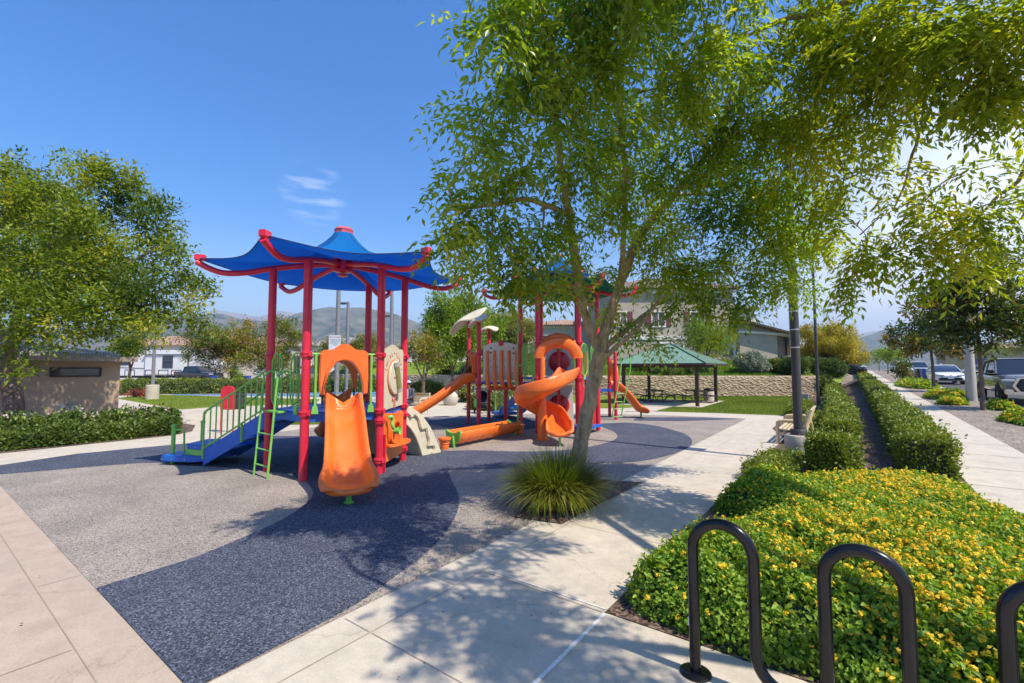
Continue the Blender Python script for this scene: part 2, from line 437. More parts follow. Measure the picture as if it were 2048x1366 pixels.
def LD(lat, dep, z=0.):
    """a place given by metres to the right of and metres ahead of the viewpoint"""
    return (lat * RGT[0] + dep * FWD[0], lat * RGT[1] + dep * FWD[1], z)
def at(px, py, z=0.):
    """ground point under a place in the photograph (2048 px wide), used to survey the ground plan"""
    a = (px - 1024) / 915; b = -(py - 683) / 915; th = rad(3.45)
    fw = cos(th) - b * sin(th); up = sin(th) + b * cos(th); t = (z - EYE) / up
    return LD(a * t, fw * t, z)
def pd(px, py, dep):
    """point dep metres ahead seen at a place in the photograph, used to survey heights"""
    a = (px - 1024) / 915; b = -(py - 683) / 915; th = rad(3.45)
    fw = cos(th) - b * sin(th); up = sin(th) + b * cos(th); t = dep / fw
    return LD(a * t, dep, EYE + up * t)
def smst(a, b, x):
    t = max(0., min(1., (x - a) / (b - a))); return t * t * (3 - 2 * t)
def hz(x, y):
    """the street side climbs gently away from the park"""
    return .0165 * max(0., min(y, 95) - 8) * smst(-1., 1., x)
# ------------------------------------------------------------------ the ground plan
def sheet(name, pts, z, mat, kind='structure', label=None, cat=None):
    me = bpy.data.meshes.new(name)
    me.from_pydata([(p[0], p[1], z) for p in pts], [], [tuple(range(len(pts)))])
    o = link(name, me, mat)
    if me.polygons[0].normal.z < 0: me.flip_normals()
    return tag(o, label, cat, None, kind)
def strip(name, rows, zo, mat, nx=8, kind='structure', z=hz):
    """rows: (y, x0, x1); a sheet lying on the climbing street ground"""
    G = []
    for y, a, b in rows: G.append([(a + (b - a) * i / (nx - 1), y, z(a + (b - a) * i / (nx - 1), y) + zo) for i in range(nx)])
    o = MB().grid(G).build(name, mat, None, smooth=False)
    return tag(o, kind=kind)
def rows(y0, y1, step, f):
    n = max(2, int((y1 - y0) / step) + 1); return [(y0 + (y1 - y0) * i / (n - 1), *f(y0 + (y1 - y0) * i / (n - 1))) for i in range(n)]
YS = [-12, 0, 4, 8, 12, 16, 20, 25, 30, 36, 44, 54, 66, 80, 95, 130, 200, 400]
g = MB(); n_ = 60; G = []
for i in range(n_ + 1):
    a = (i / n_ * 2 - 1); y = 9000 * a * abs(a) ** 3
    G.append([(9000 * (j / n_ * 2 - 1) * abs(j / n_ * 2 - 1) ** 3, y, -.03) for j in range(n_ + 1)])
tag(g.grid(G).build('ground', SOIL, None, smooth=False), kind='structure')
sheet('plaza', [(-45, -9), (-2.58, -9), (-2.58, 1.03), (-45, 1.03)], 0, CONCW)
sheet('walkway', [(-2.58, -9), (1.33, -9), (1.33, 3.08), (-1.46, 3.08), (-1.46, 8), (-1.40, 12), (-1.40, 14.4), (-1.9, 19.5), (-2.2, 28), (-45, 28), (-45, 1.03), (-2.58, 1.03)], 0, CONC)
RUBBER = [(-12.2, 1.03), (-2.9, 1.03), (-2.93, 4), (-2.9, 8), (-2.98, 17.7), (-5.2, 17.3), (-8, 16.2), (-9.6, 14.9), (-11.2, 13.3), (-12.4, 11.6), (-12.9, 9), (-12.7, 6.5), (-12.35, 4.6), (-12.7, 2.3)]
sheet('rubber_surface', RUBBER, .004, RUB_B)
def smooth_poly(pts, n=6): return [(p[0], p[1]) for p in spline([*pts, pts[0]], n)][:-1]
band = spline([(-4.82, 1.03), (-4.84, 1.3), (-4.88, 1.72), (-5.0, 2.08), (-5.24, 2.66), (-5.53, 3.07), (-5.84, 3.4), (-6.2, 3.62), (-6.76, 3.84)], 5)
band += spline([(-7.6, 3.9), (-8.6, 3.62), (-9.6, 3.2), (-10.4, 2.9), (-10.79, 2.18), (-11.25, 1.03)], 5)
band += [(-12.2, 1.03), (-12.68, 2.3), (-12.33, 4.6), (-12.5, 5.6)]
band += spline([(-11.4, 6.3), (-10, 6.6), (-8.6, 6.75), (-7.03, 6.97), (-6.44, 7.41), (-5.61, 7.86), (-4.95, 8.55), (-4.66, 9.6), (-4.74, 10.76), (-5.28, 11.84), (-5.93, 12.53), (-6.41, 13.3)], 5)
band += spline([(-5.9, 14.1), (-5.0, 13.95), (-4.12, 13.2), (-3.4, 12.2), (-2.98, 10.87), (-2.94, 9.6), (-3.21, 8.4), (-3.83, 7.65), (-4.75, 6.5), (-5.6, 5.72)], 5)
band += spline([(-5.04, 5.23), (-4.28, 4.59), (-3.71, 3.9), (-3.28, 3.12), (-3.1, 2.56), (-2.97, 2.09), (-2.92, 1.5), (-2.90, 1.03)], 5)
sheet('rubber_swirl', band, .008, RUB_U)
sheet('rubber_wedge', [(-3.02, 17.55), (-4.2, 17.25), (-6.2, 15.9), (-5.9, 14.75), (-4.6, 15.5)], .008, RUB_U)
sheet('rubber_pool', smooth_poly([(-12.3, 10.6), (-11.6, 11.6), (-10.64, 12.3), (-9.53, 13.5), (-8.3, 12.9), (-7.4, 11.6), (-7.7, 10.4), (-8.8, 9.9), (-10.2, 9.9), (-11.4, 10.1)]), .008, RUB_U)
j = MB()
def jl(a, b, w_=.0032, z=.0045):
    a, b = Vector((a[0], a[1], z)), Vector((b[0], b[1], z)); d = (b - a).normalized(); s_ = Vector((-d.y, d.x, 0)) * w_
    j.add([a + s_, a - s_, b - s_, b + s_], [(0, 1, 2, 3)])
jl((-2.58, -6), (-2.585, 0.74)); jl((-2.585, .76), (-2.62, 17))
jl((-45, .75), (-2.59, .75))
for y in (-.6, 1.94, 3.07, 4.58, 6.9, 8.3, 9.8, 11.3, 12.8, 14.4, 16): jl((-2.57, y), (-1.48, y))
for y in (1.94, 2.75, 4.6, 6.9, 8.3, 9.8): jl((-2.87, y), (-2.6, y))
jl((-1.44, 1.94), (1.3, 1.94)); jl((-.05, -3), (-.05, 3.0))
for x in (-5.23, -7.62, -10.1):
    jl((x, .76), (x, 1.02))
for x in (-3.9, -7.9): jl((x, -6), (x, .74))
for y in (-.62,): jl((-30, y), (-2.6, y))
tag(j.build('pavement_joints', JOINT, None, smooth=False), kind='structure')
j = MB(); jl((-1.452, -3), (-1.452, 3.06), .013, .005); jl((-2.55, 3.12), (-1.47, 3.12), .006, .005)
tag(j.build('joint_sealant', JOINTW, None, smooth=False), kind='structure')
# soil cut-out for the tree and the sedge by the walkway
sheet('tree_pit', [(-3.22, 4.36), (-2.64, 4.5), (-2.60, 6.85), (-3.18, 6.6), (-3.5, 5.6)], .012, MULCH)
# planting strip, sidewalk, parkway, kerb, street
strip('planting_bed', rows(3.08, 62, 2, lambda y: (-1.46 if y < 8 else (-1.40 if y < 14.4 else (-1.9 if y < 20 else -2.3)), 1.33)), .006, MULCH, 9)
def yrows(a, b): return [(y, a, b) for y in YS]
strip('sidewalk', yrows(1.33, 2.62), .006, CONCL, 4)
strip('parkway', yrows(2.62, 4.52), .004, GRAVEL, 5)
k = MB()
for (y0, y1) in zip(YS[:-1], YS[1:]):
    z0, z1 = hz(4.6, y0), hz(4.6, y1)
    k.add([(4.52, y0, z0 - .2), (4.72, y0, z0 - .2), (4.72, y0, z0 + .012), (4.52, y0, z0 + .012), (4.52, y1, z1 - .2), (4.72, y1, z1 - .2), (4.72, y1, z1 + .012), (4.52, y1, z1 + .012)],
          [(0, 1, 2, 3), (3, 2, 6, 7), (1, 5, 6, 2), (0, 3, 7, 4)])
tag(k.build('kerb', CONCL, None, smooth=False), kind='structure')
strip('gutter', yrows(4.72, 5.05), -.125, CONCL, 3)
strip('street', yrows(5.05, 14.2), -.12, ASPH, 5)
strip('far_sidewalk', yrows(14.2, 16.2), .0, CONCL, 3)
strip('far_yards', yrows(16.2, 70), -.01, COVER, 6)
jb = MB()
for y in [5, 6.5, 8, 9.5, 11, 12.5, 14, 15.5, 17, 18.6, 20.3, 22, 24, 26, 28, 31, 34, 37, 41, 45, 50]:
    jb.add([(1.34, y - .008, hz(1.4, y) + .0105), (2.61, y - .008, hz(2.6, y) + .0105), (2.61, y + .008, hz(2.6, y) + .0105), (1.34, y + .008, hz(1.4, y) + .0105)], [(0, 1, 2, 3)])
tag(jb.build('sidewalk_joints', JOINT, None, smooth=False), kind='structure')
# lawns
wallbase = [LD(19.2, 28.8), LD(18.2, 28.85), LD(7.1, 28.85), LD(-1, 30.9), LD(-7, 34.9), LD(-14, 37.8)]
sheet('lawn', [at(1200, 817), at(1258, 815.5), at(1312, 823), at(1440, 826.5), at(1570, 831.5), at(1588, 806), at(1597, 794.5), *wallbase[1:4], at(1120, 800)], .010, LAWN)
sheet('shelter_pad', [at(1237, 809.5), at(1292, 799), at(1450, 802.5), at(1404, 815.5), at(1340, 814)], .02, CONC)
sheet('shelter_path', [at(1277, 812), at(1343, 814.2), at(1313, 822.5), at(1250, 824), at(1258, 817)], .016, CONC)
sheet('far_lawn', [at(238, 796), at(300, 789), at(385, 791.5), at(640, 799), at(625, 809), at(440, 813), at(365, 819), at(300, 809), at(238, 798)], .010, LAWN)
sheet('near_lawn_patch', [at(572, 850), at(560, 836), at(640, 829), at(745, 829), at(720, 838), at(640, 849)], .010, LAWN)
sheet('sport_court', [LD(-22, 30.2), LD(-9.5, 28.4), LD(-5.2, 29.5), LD(-5.8, 41), LD(-26, 42.5), LD(-25, 33)], .008, COURT)
sheet('court_margin', [LD(-9.5, 24.6), LD(-2.6, 24.6), LD(-4, 31), LD(-6.8, 28.3)], .006, COURTG)
j = MB()
for a, b in zip(arc(-14, 34.5, 3.2, 160, 400, 24)[:-1], arc(-14, 34.5, 3.2, 160, 400, 24)[1:]): jl(LD(*a), LD(*b), .05, .014)
jl(LD(-22, 31.8), LD(-6, 30.2), .05, .014); jl(LD(-22, 36), LD(-6, 35.5), .05, .014); jl(LD(-8, 30.5), LD(-8.6, 40), .05, .014)
tag(j.build('court_lines', WHITE, None, smooth=False), kind='structure')
sheet('rose_bed', [(-14.02, -5), (-14.02, 1.4), (-14.2, 4.4), (-14.7, 5.0), (-16.2, 5.6), (-22, 5.1), (-22, -5)], .008, MULCH)
sheet('far_bed', [at(236, 792), at(236, 783), at(620, 781), at(620, 787), at(400, 789), at(300, 788)], .012, MULCH)
# raised ground with the houses, held by the retaining wall
def wdep(lat):
    P = [(-60, 45), (-14, 37.8), (-7, 34.9), (-1, 30.9), (7.1, 28.85), (18.2, 28.85), (40, 28.85)]
    return float(np.interp(lat, [p[0] for p in P], [p[1] for p in P]))
def bank_z(d): return 1.22 + 1.15 * smst(0, 7.5, d) + .35 * smst(8, 60, d)
G = []
for d in (0, .6, 1.5, 2.5, 3.5, 4.5, 6, 7.5, 10, 15, 25, 40, 70):
    r_ = []
    for i in range(41):
        u = i / 40; lat0 = -16; dd = 28.85 + d
        lat1 = (.595 * dd - .75) / .804
        lat = lat0 + (lat1 - lat0) * u; dep = wdep(lat) + .12 + d
        x, y, _ = LD(lat, dep)
        edge = smst(-.7, -4.5, x)
        r_.append((x, y, hz(0, y) + (bank_z(d) - hz(0, y)) * edge + .05 * sin(lat * 1.7) * sin(d * 1.1) * edge))
    G.append(r_)
tag(MB().grid(G).build('house_terrace', COVER, None), kind='structure')
# hills, near green-grey ridge and pale range beyond
def hillmat(name, a, b_):
    m, t, b = newmat(name)
    o = coords(t)
    n = nd(t, 'ShaderNodeTexNoise', Scale=.012, Detail=10., Roughness=.6); t.links.new(o, n.inputs['Vector'])
    t.links.new(ramp(t, n.outputs[0], [(.35, a), (.68, b_)]), b.inputs['Base Color']); b.inputs['Roughness'].default_value = 1.; b.inputs['Specular IOR Level'].default_value = 0.
    return m
HILL = hillmat('chaparral', (.035, .05, .025), (.20, .18, .11))
HILL2 = hillmat('bare_rock', (.30, .26, .22), (.42, .37, .32))
def ridge(name, dep, prof, mat, rough, seed):
    """prof: (px, py) skyline surveyed from the photograph; the hill falls towards the viewer and away behind"""
    r = np.random.default_rng(seed); G = []
    xs = np.linspace(prof[0][0], prof[-1][0], 150)
    top = np.interp(xs, [p[0] for p in prof], [p[1] for p in prof])
    nrow = 26
    for j_ in range(nrow):
        u = j_ / (nrow - 1)
        row = []
        for i, x in enumerate(xs):
            lat = (x - 1024) / 915 * dep; h = max(2, (738 - top[i]) / 915 * dep)
            dd = dep * (.62 + .55 * u)
            k_ = 1 - abs(u - .69) / .69 if u < .69 else 1 - (u - .69) / .31
            gul = .10 * h * sin(x * .09 + 3 * u + seed) * (1 - k_) * k_ * 4 * .5 + .05 * h * sin(x * .31 + 7 * u) * k_ * (1 - k_) * 2
            z = h * (k_ ** 1.15) + gul + rough * h * r.normal() * (1 if 0 < u < .97 else 0) * .35
            row.append(LD(lat, dd, max(-5, z) if 0 < u < 1 else -5))
        G.append(row)
    tag(MB().grid(G).build(name, mat, None), kind='structure')
ridge('hills', 3000, [(-900, 700), (-400, 690), (0, 668), (150, 655), (300, 634), (400, 628), (440, 624), (500, 640), (560, 640), (600, 622), (660, 612), (720, 612), (780, 622), (840, 645), (900, 668), (1000, 690), (1300, 712), (1600, 700), (1700, 680), (1780, 652), (1840, 672), (1950, 700), (2200, 712)], HILL, .02, 3)
ridge('far_mountains', 5600, [(-600, 690), (200, 660), (380, 628), (430, 618), (470, 622), (520, 632), (560, 620), (620, 630), (720, 650), (900, 690), (1400, 715), (1600, 690), (1720, 665), (1800, 655), (1900, 668), (2050, 690)], HILL2, .015, 5)

# ------------------------------------------------------------------ front play structure
def frame6(c, R_, a0):
    V = [(c[0] + R_ * cos(rad(a0 + 60 * k)), c[1] + R_ * sin(rad(a0 + 60 * k))) for k in range(6)]
    return V
class Edge:
    """local frame on a deck edge: s along it, d outward, z up"""
    def __init__(s, p, q):
        s.m = Vector(((p[0] + q[0]) / 2, (p[1] + q[1]) / 2, 0)); s.e = Vector((q[0] - p[0], q[1] - p[1], 0)); s.w = s.e.length; s.e.normalize()
        s.n = Vector((s.e.y, -s.e.x, 0)); s.u = Vector((0, 0, 1))
    def __call__(s, a, d, z): return s.m + s.e * a + s.n * d + s.u * z
def clamp(parent, x, y, z, r=.066, mat=None):
    m = MB().lathe([(r, -.045), (r + .022, -.04), (r + .026, -.012), (r + .008, -.004), (r + .008, .004), (r + .026, .012), (r + .022, .04), (r, .045)], (x, y, z), 16)
    m.box((x + r + .03, y, z), (.03, .05, .05))
    return m.build('clamp', mat or RED, parent)
def post(parent, x, y, h, r=.064, clamps=(), z0=0., cap=False):
    p = [(r, z0), (r, h)] if not cap else [(r, z0), (r, h - .02), (r * .9, h), (r * .4, h + .02)]
    o = MB().lathe(p, (x, y, 0), 20).build('post', RED, parent)
    for z in clamps: clamp(o, x, y, z)
    return o
def slide_profile(w_, h):
    return [(-w_, h), (-w_ + .035, .09), (-w_ + .07, .03), (-w_ + .13, 0), (w_ - .13, 0), (w_ - .07, .03), (w_ - .035, .09), (w_, h), (w_ + .03, h + .022), (w_ + .06, h + .012), (w_ + .068, h - .03),
            (w_ + .035, .05), (w_ - .02, -.035), (w_ - .10, -.06), (-w_ + .10, -.06), (-w_ + .02, -.035), (-w_ - .035, .05), (-w_ - .068, h - .03), (-w_ - .06, h + .012), (-w_ - .03, h + .022)]
def chute(parent, E, st, mat=ORANGE, name='slide', s0=0.):
    """st: (d, z, half width, wall height)"""
    S = spline(st, 7)
    pr = [slide_profile(a[2], a[3]) for a in S]
    return MB().sweep(pr, [E(s0, a[0], a[1]) for a in S], up=(0, 0, 1)).build(name, mat, parent, sub=1)
def hood(parent, E, z0, s0=0., w_=.36, top=.98, mat=ORANGE):
    """moulded arch panel above a slide entrance; z0 is the deck"""
    out = [(-w_, .26), (-w_ - .01, .5), (-w_, top - .06), (-w_ + .02, top - .015), (-w_ + .06, top - .01), (-.17, top + .005), (-.12, top + .045), (-.06, top + .085), (0, top + .095), (.06, top + .085), (.12, top + .045), (.17, top + .005), (w_ - .06, top - .01), (w_ - .02, top - .015), (w_, top - .06), (w_ + .01, .5), (w_, .26)]
    inn = [(w_ - .075, .26), (w_ - .085, .42), (w_ - .12, .58), (w_ - .17, .68), (.12, .77), (.06, .80), (0, .81), (-.06, .80), (-.12, .77), (-w_ + .17, .68), (-w_ + .12, .58), (-w_ + .085, .42), (-w_ + .075, .26)]
    o = MB().prism(out + inn, E(s0, .02, z0), E.e, E.u, .13).build('slide_hood', mat, parent, bevel=.018)
    cowl = [(w_ - .05, .27), (w_ - .065, .46), (w_ - .10, .63), (w_ - .15, .73), (.13, .82), (.07, .88), (0, .90), (-.07, .88), (-.13, .82), (-w_ + .15, .73), (-w_ + .10, .63), (-w_ + .065, .46), (-w_ + .05, .27)]
    MB().prism(cowl + inn[::-1], E(s0, -.10 + .21, z0), E.e, E.u, .10).build('cowl', mat, o, bevel=.02)
    for sg in (-1, 1): MB().tube([E(s0 + sg * (w_ - .045), .02, z0 + .12), E(s0 + sg * (w_ - .045), .02, z0 + .30)], .018, 8).build('bracket', DARK, o)
    return o
def loop_panel(parent, E, s0, s1, z0, z1, d=.0, bars=3, name='barrier', mat=GREEN, foot=True):
    """rounded tubular loop with inner bars"""
    r = (s1 - s0) / 2; c = (s0 + s1) / 2; m = MB()
    P = [E(c + r * cos(rad(a)), d, z1 - r + r * sin(rad(a))) for a in range(0, 181, 20)] + [E(c - r * cos(rad(a)), d, z0 + r - r * sin(rad(a))) for a in range(0, 181, 20)]
    m.tube(P + [P[0]], .014, 8)
    for k_ in range(bars):
        a = s0 + (s1 - s0) * (k_ + 1) / (bars + 1); q = math.sqrt(max(0, r * r - (a - c) ** 2))
        m.tube([E(a, d, z0 + r - q), E(a, d, z1 - r + q)], .009, 6)
    if foot: m.box(E(c, d, z0 - .05), (.10, .025, .12), rz=math.atan2(E.e.y, E.e.x))
    return m.build(name, mat, parent)
def text_verts(body, size):
    cu = bpy.data.curves.new('lettering', 'FONT'); cu.body = body; cu.size = size; cu.align_x = 'CENTER'; cu.extrude = .002; cu.resolution_u = 2
    o = bpy.data.objects.new('lettering', cu); C.objects.link(o)
    me = bpy.data.meshes.new_from_object(o.evaluated_get(bpy.context.evaluated_depsgraph_get()))
    r = ([tuple(v.co) for v in me.vertices], [tuple(p.vertices) for p in me.polygons])
    bpy.data.objects.remove(o); bpy.data.curves.remove(cu); bpy.data.meshes.remove(me)
    return r
def put_text(mb, body, size, o, ex, ey, ez, rot=0.):
    vs, fs = text_verts(body, size); cr, sr = cos(rot), sin(rot)
    return mb.add([o + ex * (v[0] * cr - v[1] * sr) + ey * (v[0] * sr + v[1] * cr) + ez * v[2] for v in vs], fs)
def roof_arms(parent, c, a0, prof, r=.048, zs=1.):
    for k_ in range(6):
        a = rad(a0 + 60 * k_); dx, dy = cos(a), sin(a)
        P = spline([(c[0] + dx * q, c[1] + dy * q, z) for q, z in prof], 5)
        o = MB().tube(P, r, 14).build('roof_arm', RED, parent)
        q, z = prof[-1]
        b = MB()
        ang = math.atan2(dy, dx)
        b.box((c[0] + dx * (q - .05), c[1] + dy * (q - .05), z + .075), (.16, .10, .10), rz=ang)
        b.build('end_bracket', RED, o, bevel=.012)
def canopy(parent, c, a0, r0, Rt, Rm, zt, zc, zm, mat, pw=2.1, name='shade_canopy'):
    nA, nR = 72, 14; G = []
    for j_ in range(nR + 1):
        t = j_ / nR; row = []
        for i in range(nA):
            th = 2 * PI * i / nA; u = ((math.degrees(th) - a0) % 60) / 60; cm = abs(2 * u - 1)     # 1 at corner
            Re = Rt * cos(rad(30)) / cos(rad((u - .5) * 60)) - (Rt * cos(rad(30)) - Rm) * (1 - cm * cm); ze = zm + (zc - zm) * cm ** 2
            tt = t ** 1.25
            rr = r0 + (Re - r0) * tt
            z = ze + (zt - ze) * (.42 * math.exp(-(rr - r0) / (.12 * Rt)) + .58 * (1 - tt) ** pw) - .04 * sin(PI * tt) * (1 - cm)
            row.append((c[0] + rr * cos(th), c[1] + rr * sin(th), z))
        G.append(row)
    o = MB().grid(G, True).build(name, mat, parent, solid=.006)
    h = MB()
    for i in range(0, nA):
        pass
    edge = G[-1]
    h.tube(edge + [edge[0]], .008, 6, cap=False)
    for k_ in range(6):
        i = int(round((a0 + 60 * k_) / 360 * nA)) % nA
        h.tube([(p[0], p[1], p[2] + .003) for p in [G[j_][i] for j_ in range(nR + 1)]], .005, 6)
    h.build('hem', M('dark_blue_webbing', (.01, .03, .12), .7) if mat is BLUEFAB else M('dark_green_webbing', (.008, .04, .03), .7), o)
    return o
FC = (-7.42, 4.82); DK = 1.05
fs = thing('play_structure', (FC[0], FC[1], 0), 'red posted play tower under a blue fabric canopy, orange slide facing the walkway', 'play structure', 'playground structures')
V6 = frame6(FC, 1.13, 0)                      # C D E F A B
nm = dict(zip('CDEFAB', V6))
for kk in 'CDEFAB': post(fs, *nm[kk], 3.45, clamps=(DK - .02, 1.95) + ((.22,) if kk in 'CD' else ()) + ((.86,) if kk in 'CD' else ()))
roof_arms(fs, FC, 0, [(.12, 3.62), (.6, 3.56), (1.13, 3.46), (1.55, 3.35), (1.85, 3.32), (2.05, 3.37), (2.25, 3.47)])
o = MB().lathe([(.12, 3.48), (.16, 3.50), (.16, 3.53), (.10, 3.55), (.10, 3.70), (.17, 3.72), (.17, 3.75), (.05, 3.76)], (*FC, 0), 18).build('roof_hub', RED, fs)
h = MB()
for k_ in range(6):
    a = rad(60 * k_ + 30); h.box((FC[0] + .14 * cos(a), FC[1] + .14 * sin(a), 3.62), (.03, .09, .18), rz=a)
h.lathe([(.035, 3.40), (.09, 3.42), (.09, 3.45), (.03, 3.47)], (*FC, 0), 14)
h.build('hub_plate', RED, o)
cn = canopy(fs, FC, 0, .13, 2.24, 1.74, 4.24, 3.53, 3.44, BLUEFAB)
MB().lathe([(.10, 4.18), (.165, 4.20), (.16, 4.24), (.175, 4.27), (.14, 4.31), (.05, 4.33)], (*FC, 0), 8).build('canopy_cap', M('faded_red_plastic', (.62, .10, .13), .45), cn)
o = MB().prism([(v[0] - FC[0], v[1] - FC[1]) for v in frame6((FC[0], FC[1]), 1.09, 0)], (FC[0], FC[1], DK - .03), (1, 0, 0), (0, 1, 0), .05).build('deck', BLUE, fs, bevel=.008)
d_ = MB()
for k_ in range(6):
    E_ = Edge(V6[k_], V6[(k_ + 1) % 6]); d_.box(E_(0, -.035, DK - .10), (.98, .03, .12), rz=math.atan2(E_.e.y, E_.e.x))
d_.build('deck_skirt', BLUE, o)
# entrance B-C: hood, green bars, slide
EB = Edge(nm['B'], nm['C'])
def bars(parent, E, z0, ss):
    m = MB().tube([E(-E.w / 2 + .05, 0, z0 + .91), E(E.w / 2 - .05, 0, z0 + .91)], .017, 8)
    for s_ in ss:
        m.tube([E(s_, 0, z0 + .04), E(s_, 0, z0 + .91)], .022, 10)
        m.prism([(-.055, 0), (.055, 0), (.035, .12), (-.035, .12)], E(s_, .02, z0 - .03), E.e, E.u, .03)
    return m.build('safety_rail', GREEN, parent)
bars(fs, EB, DK, (-.42, .42))
hood(fs, EB, DK, 0.)
sl_ = chute(fs, EB, [(-.02, DK + .02, .21, .26), (.16, DK + .01, .21, .25), (.34, DK - .07, .22, .17), (.62, .82, .225, .15), (.95, .53, .235, .15), (1.24, .31, .255, .17), (1.46, .225, .295, .16), (1.64, .21, .305, .10), (1.74, .20, .27, .03)])
for sg in (-1, 1):
    MB().prism([(-.03, DK + .02), (.20, DK + .02), (.34, DK + .10), (.24, DK + .17), (.06, DK + .27), (-.03, DK + .28)], EB(sg * .255, 0, 0), EB.n, EB.u, .05).build('side_wing', ORANGE, sl_, bevel=.018)
MB().box(EB(0, 1.55, .09), (.05, .05, .2)).box(EB(0, 1.55, .015), (.09, .09, .03)).build('slide_foot', GREEN, sl_, bevel=.004)
# entrance E-F: the second slide
EE = Edge(nm['E'], nm['F'])
bars(fs, EE, DK, (-.42, .42)); hood(fs, EE, DK, 0.)
chute(fs, EE, [(-.02, DK + .02, .21, .26), (.16, DK + .01, .21, .25), (.34, DK - .07, .22, .17), (.62, .82, .225, .15), (.95, .53, .235, .15), (1.24, .31, .27, .17), (1.46, .235, .33, .16), (1.64, .225, .34, .10), (1.74, .215, .30, .03)])
# side C-D: panels
EC = Edge(nm['C'], nm['D'])
pan = [(-.46, -.03), (.46, .0), (.47, .95), (.45, 1.02), (.40, 1.035), (.28, 1.03), (.16, 1.06), (.02, 1.10), (-.12, 1.105), (-.24, 1.085), (-.34, 1.12), (-.41, 1.14), (-.455, 1.10)]
pl = MB().prism(pan, EC(0, .0, DK), EC.e, EC.u, .045).build('activity_panel', BEIGE, fs, bevel=.008)
MB().lathe([(.28, -.03), (.30, -.02), (.305, .0), (.29, .02), (.10, .03)], EC(0, .045, DK + .52), 32, ax=(EC.e, EC.u, EC.n)).build('spinner_disc', BEIGE, pl)
MB().lathe([(.309, -.03), (.318, -.02), (.318, -.005), (.309, .0)], EC(0, .045, DK + .52), 32, ax=(EC.e, EC.u, EC.n)).build('spinner_rim', M('orange_rim', (.6, .14, .04), .5), pl)
t_ = MB().sweep([(.075 * cos(rad(a)), .045 * sin(rad(a))) for a in range(0, 360, 30)], [EC(-.05, .085, DK + .73), EC(.10, .085, DK + .33)], up=tuple(EC.n))
t_.build('rain_tube', FLAG, pl)
MB().sweep([(.078 * cos(rad(a)), .05 * sin(rad(a))) for a in range(0, 360, 30)], [EC(-.075, .085, DK + .80), EC(-.048, .085, DK + .72)], up=tuple(EC.n)).build('tube_end', GREYP, pl)
MB().sweep([(.078 * cos(rad(a)), .05 * sin(rad(a))) for a in range(0, 360, 30)], [EC(.10, .085, DK + .335), EC(.125, .085, DK + .27)], up=tuple(EC.n)).build('tube_end', GREYP, pl)
tx = MB()
for i, ch in enumerate('SWIRL*TUNES'):
    a = rad(158 - 136 * i / 10)
    put_text(tx, ch, .10, EC(.37 * cos(a), .024, DK + .50 + .40 * sin(a)), EC.e, EC.u, EC.n, a - PI / 2)
tx.build('lettering', LETTER, pl, smooth=False)
for a, b, s_ in ((-.02, .30, .05), (.06, .22, .035), (.10, .27, .03), (.02, .14, .04), (.03, .07, .045), (-.06, .24, .03)):
    q = arc(0, 0, s_, 0, 360, 14); MB().tube([EC(a * 1. + x, .024, DK - .03 + b * .62 + y * 1.) for x, y in q], .006, 5).build('engraved_ring', LETTER, pl)
for a, b in ((-.10, .52), (.13, .66), (.03, .40)):
    MB().lathe([(.02, 0), (.02, .008)], EC(a, .075, DK + b), 8, ax=(EC.e, EC.u, EC.n)).build('engraved_dot', LETTER, pl)

lo = [(-.44, .14), (.44, .17), (.46, .9), (.40, .955), (.30, .95), (.2, .93), (.05, .93), (-.1, .95), (-.25, .965), (-.40, .96), (-.46, .92)]
wi = [(-.12, .42), (.20, .44), (.24, .55), (.22, .66), (.16, .74), (.05, .78), (-.06, .76), (-.13, .70), (-.17, .62), (-.18, .54), (-.155, .48)]
pl2 = MB().ring(lo, wi, EC(0, 0, 0), EC.e, EC.u, .09).build('shop_panel', ORANGE, fs, bevel=.01)
MB().prism([(-.36, 0), (.36, 0), (.42, .10), (.33, .20), (.1, .24), (-.16, .22), (-.34, .15), (-.40, .08)], EC(0, .04, .42), EC.e, EC.n, .05).build('counter', ORANGE, pl2, bevel=.012)
w2 = [(a * .93 + (.015 if a < 0 else -.0), b) for a, b in wi]
MB().ring([(a * 1.35 + .0, .60 + (b - .60) * 1.30) for a, b in wi], w2, EC(0, .06, 0), EC.e, EC.u, .05).build('window_surround', ORANGE, pl2, bevel=.01)
MB().box(EC(-.475, .06, .32), (.035, .035, .62), rz=math.atan2(EC.e.y, EC.e.x)).build('panel_post', RED, pl2)
tb = MB().tube(spline([EC(-.43, .10, .90), EC(-.40, .14, .92), EC(-.365, .15, .86), EC(-.385, .15, .78), EC(-.36, .17, .72)], 6), .03, 10)
tb.lathe([(.028, -.06), (.035, -.02), (.06, .03), (.075, .06), (.062, .055), (.03, .01)], EC(-.33, .21, .68), 16, ax=(EC.e, EC.u, (EC.n * .8 + EC.e * .5).normalized()))
tb.build('talk_tube', GREEN, fs)
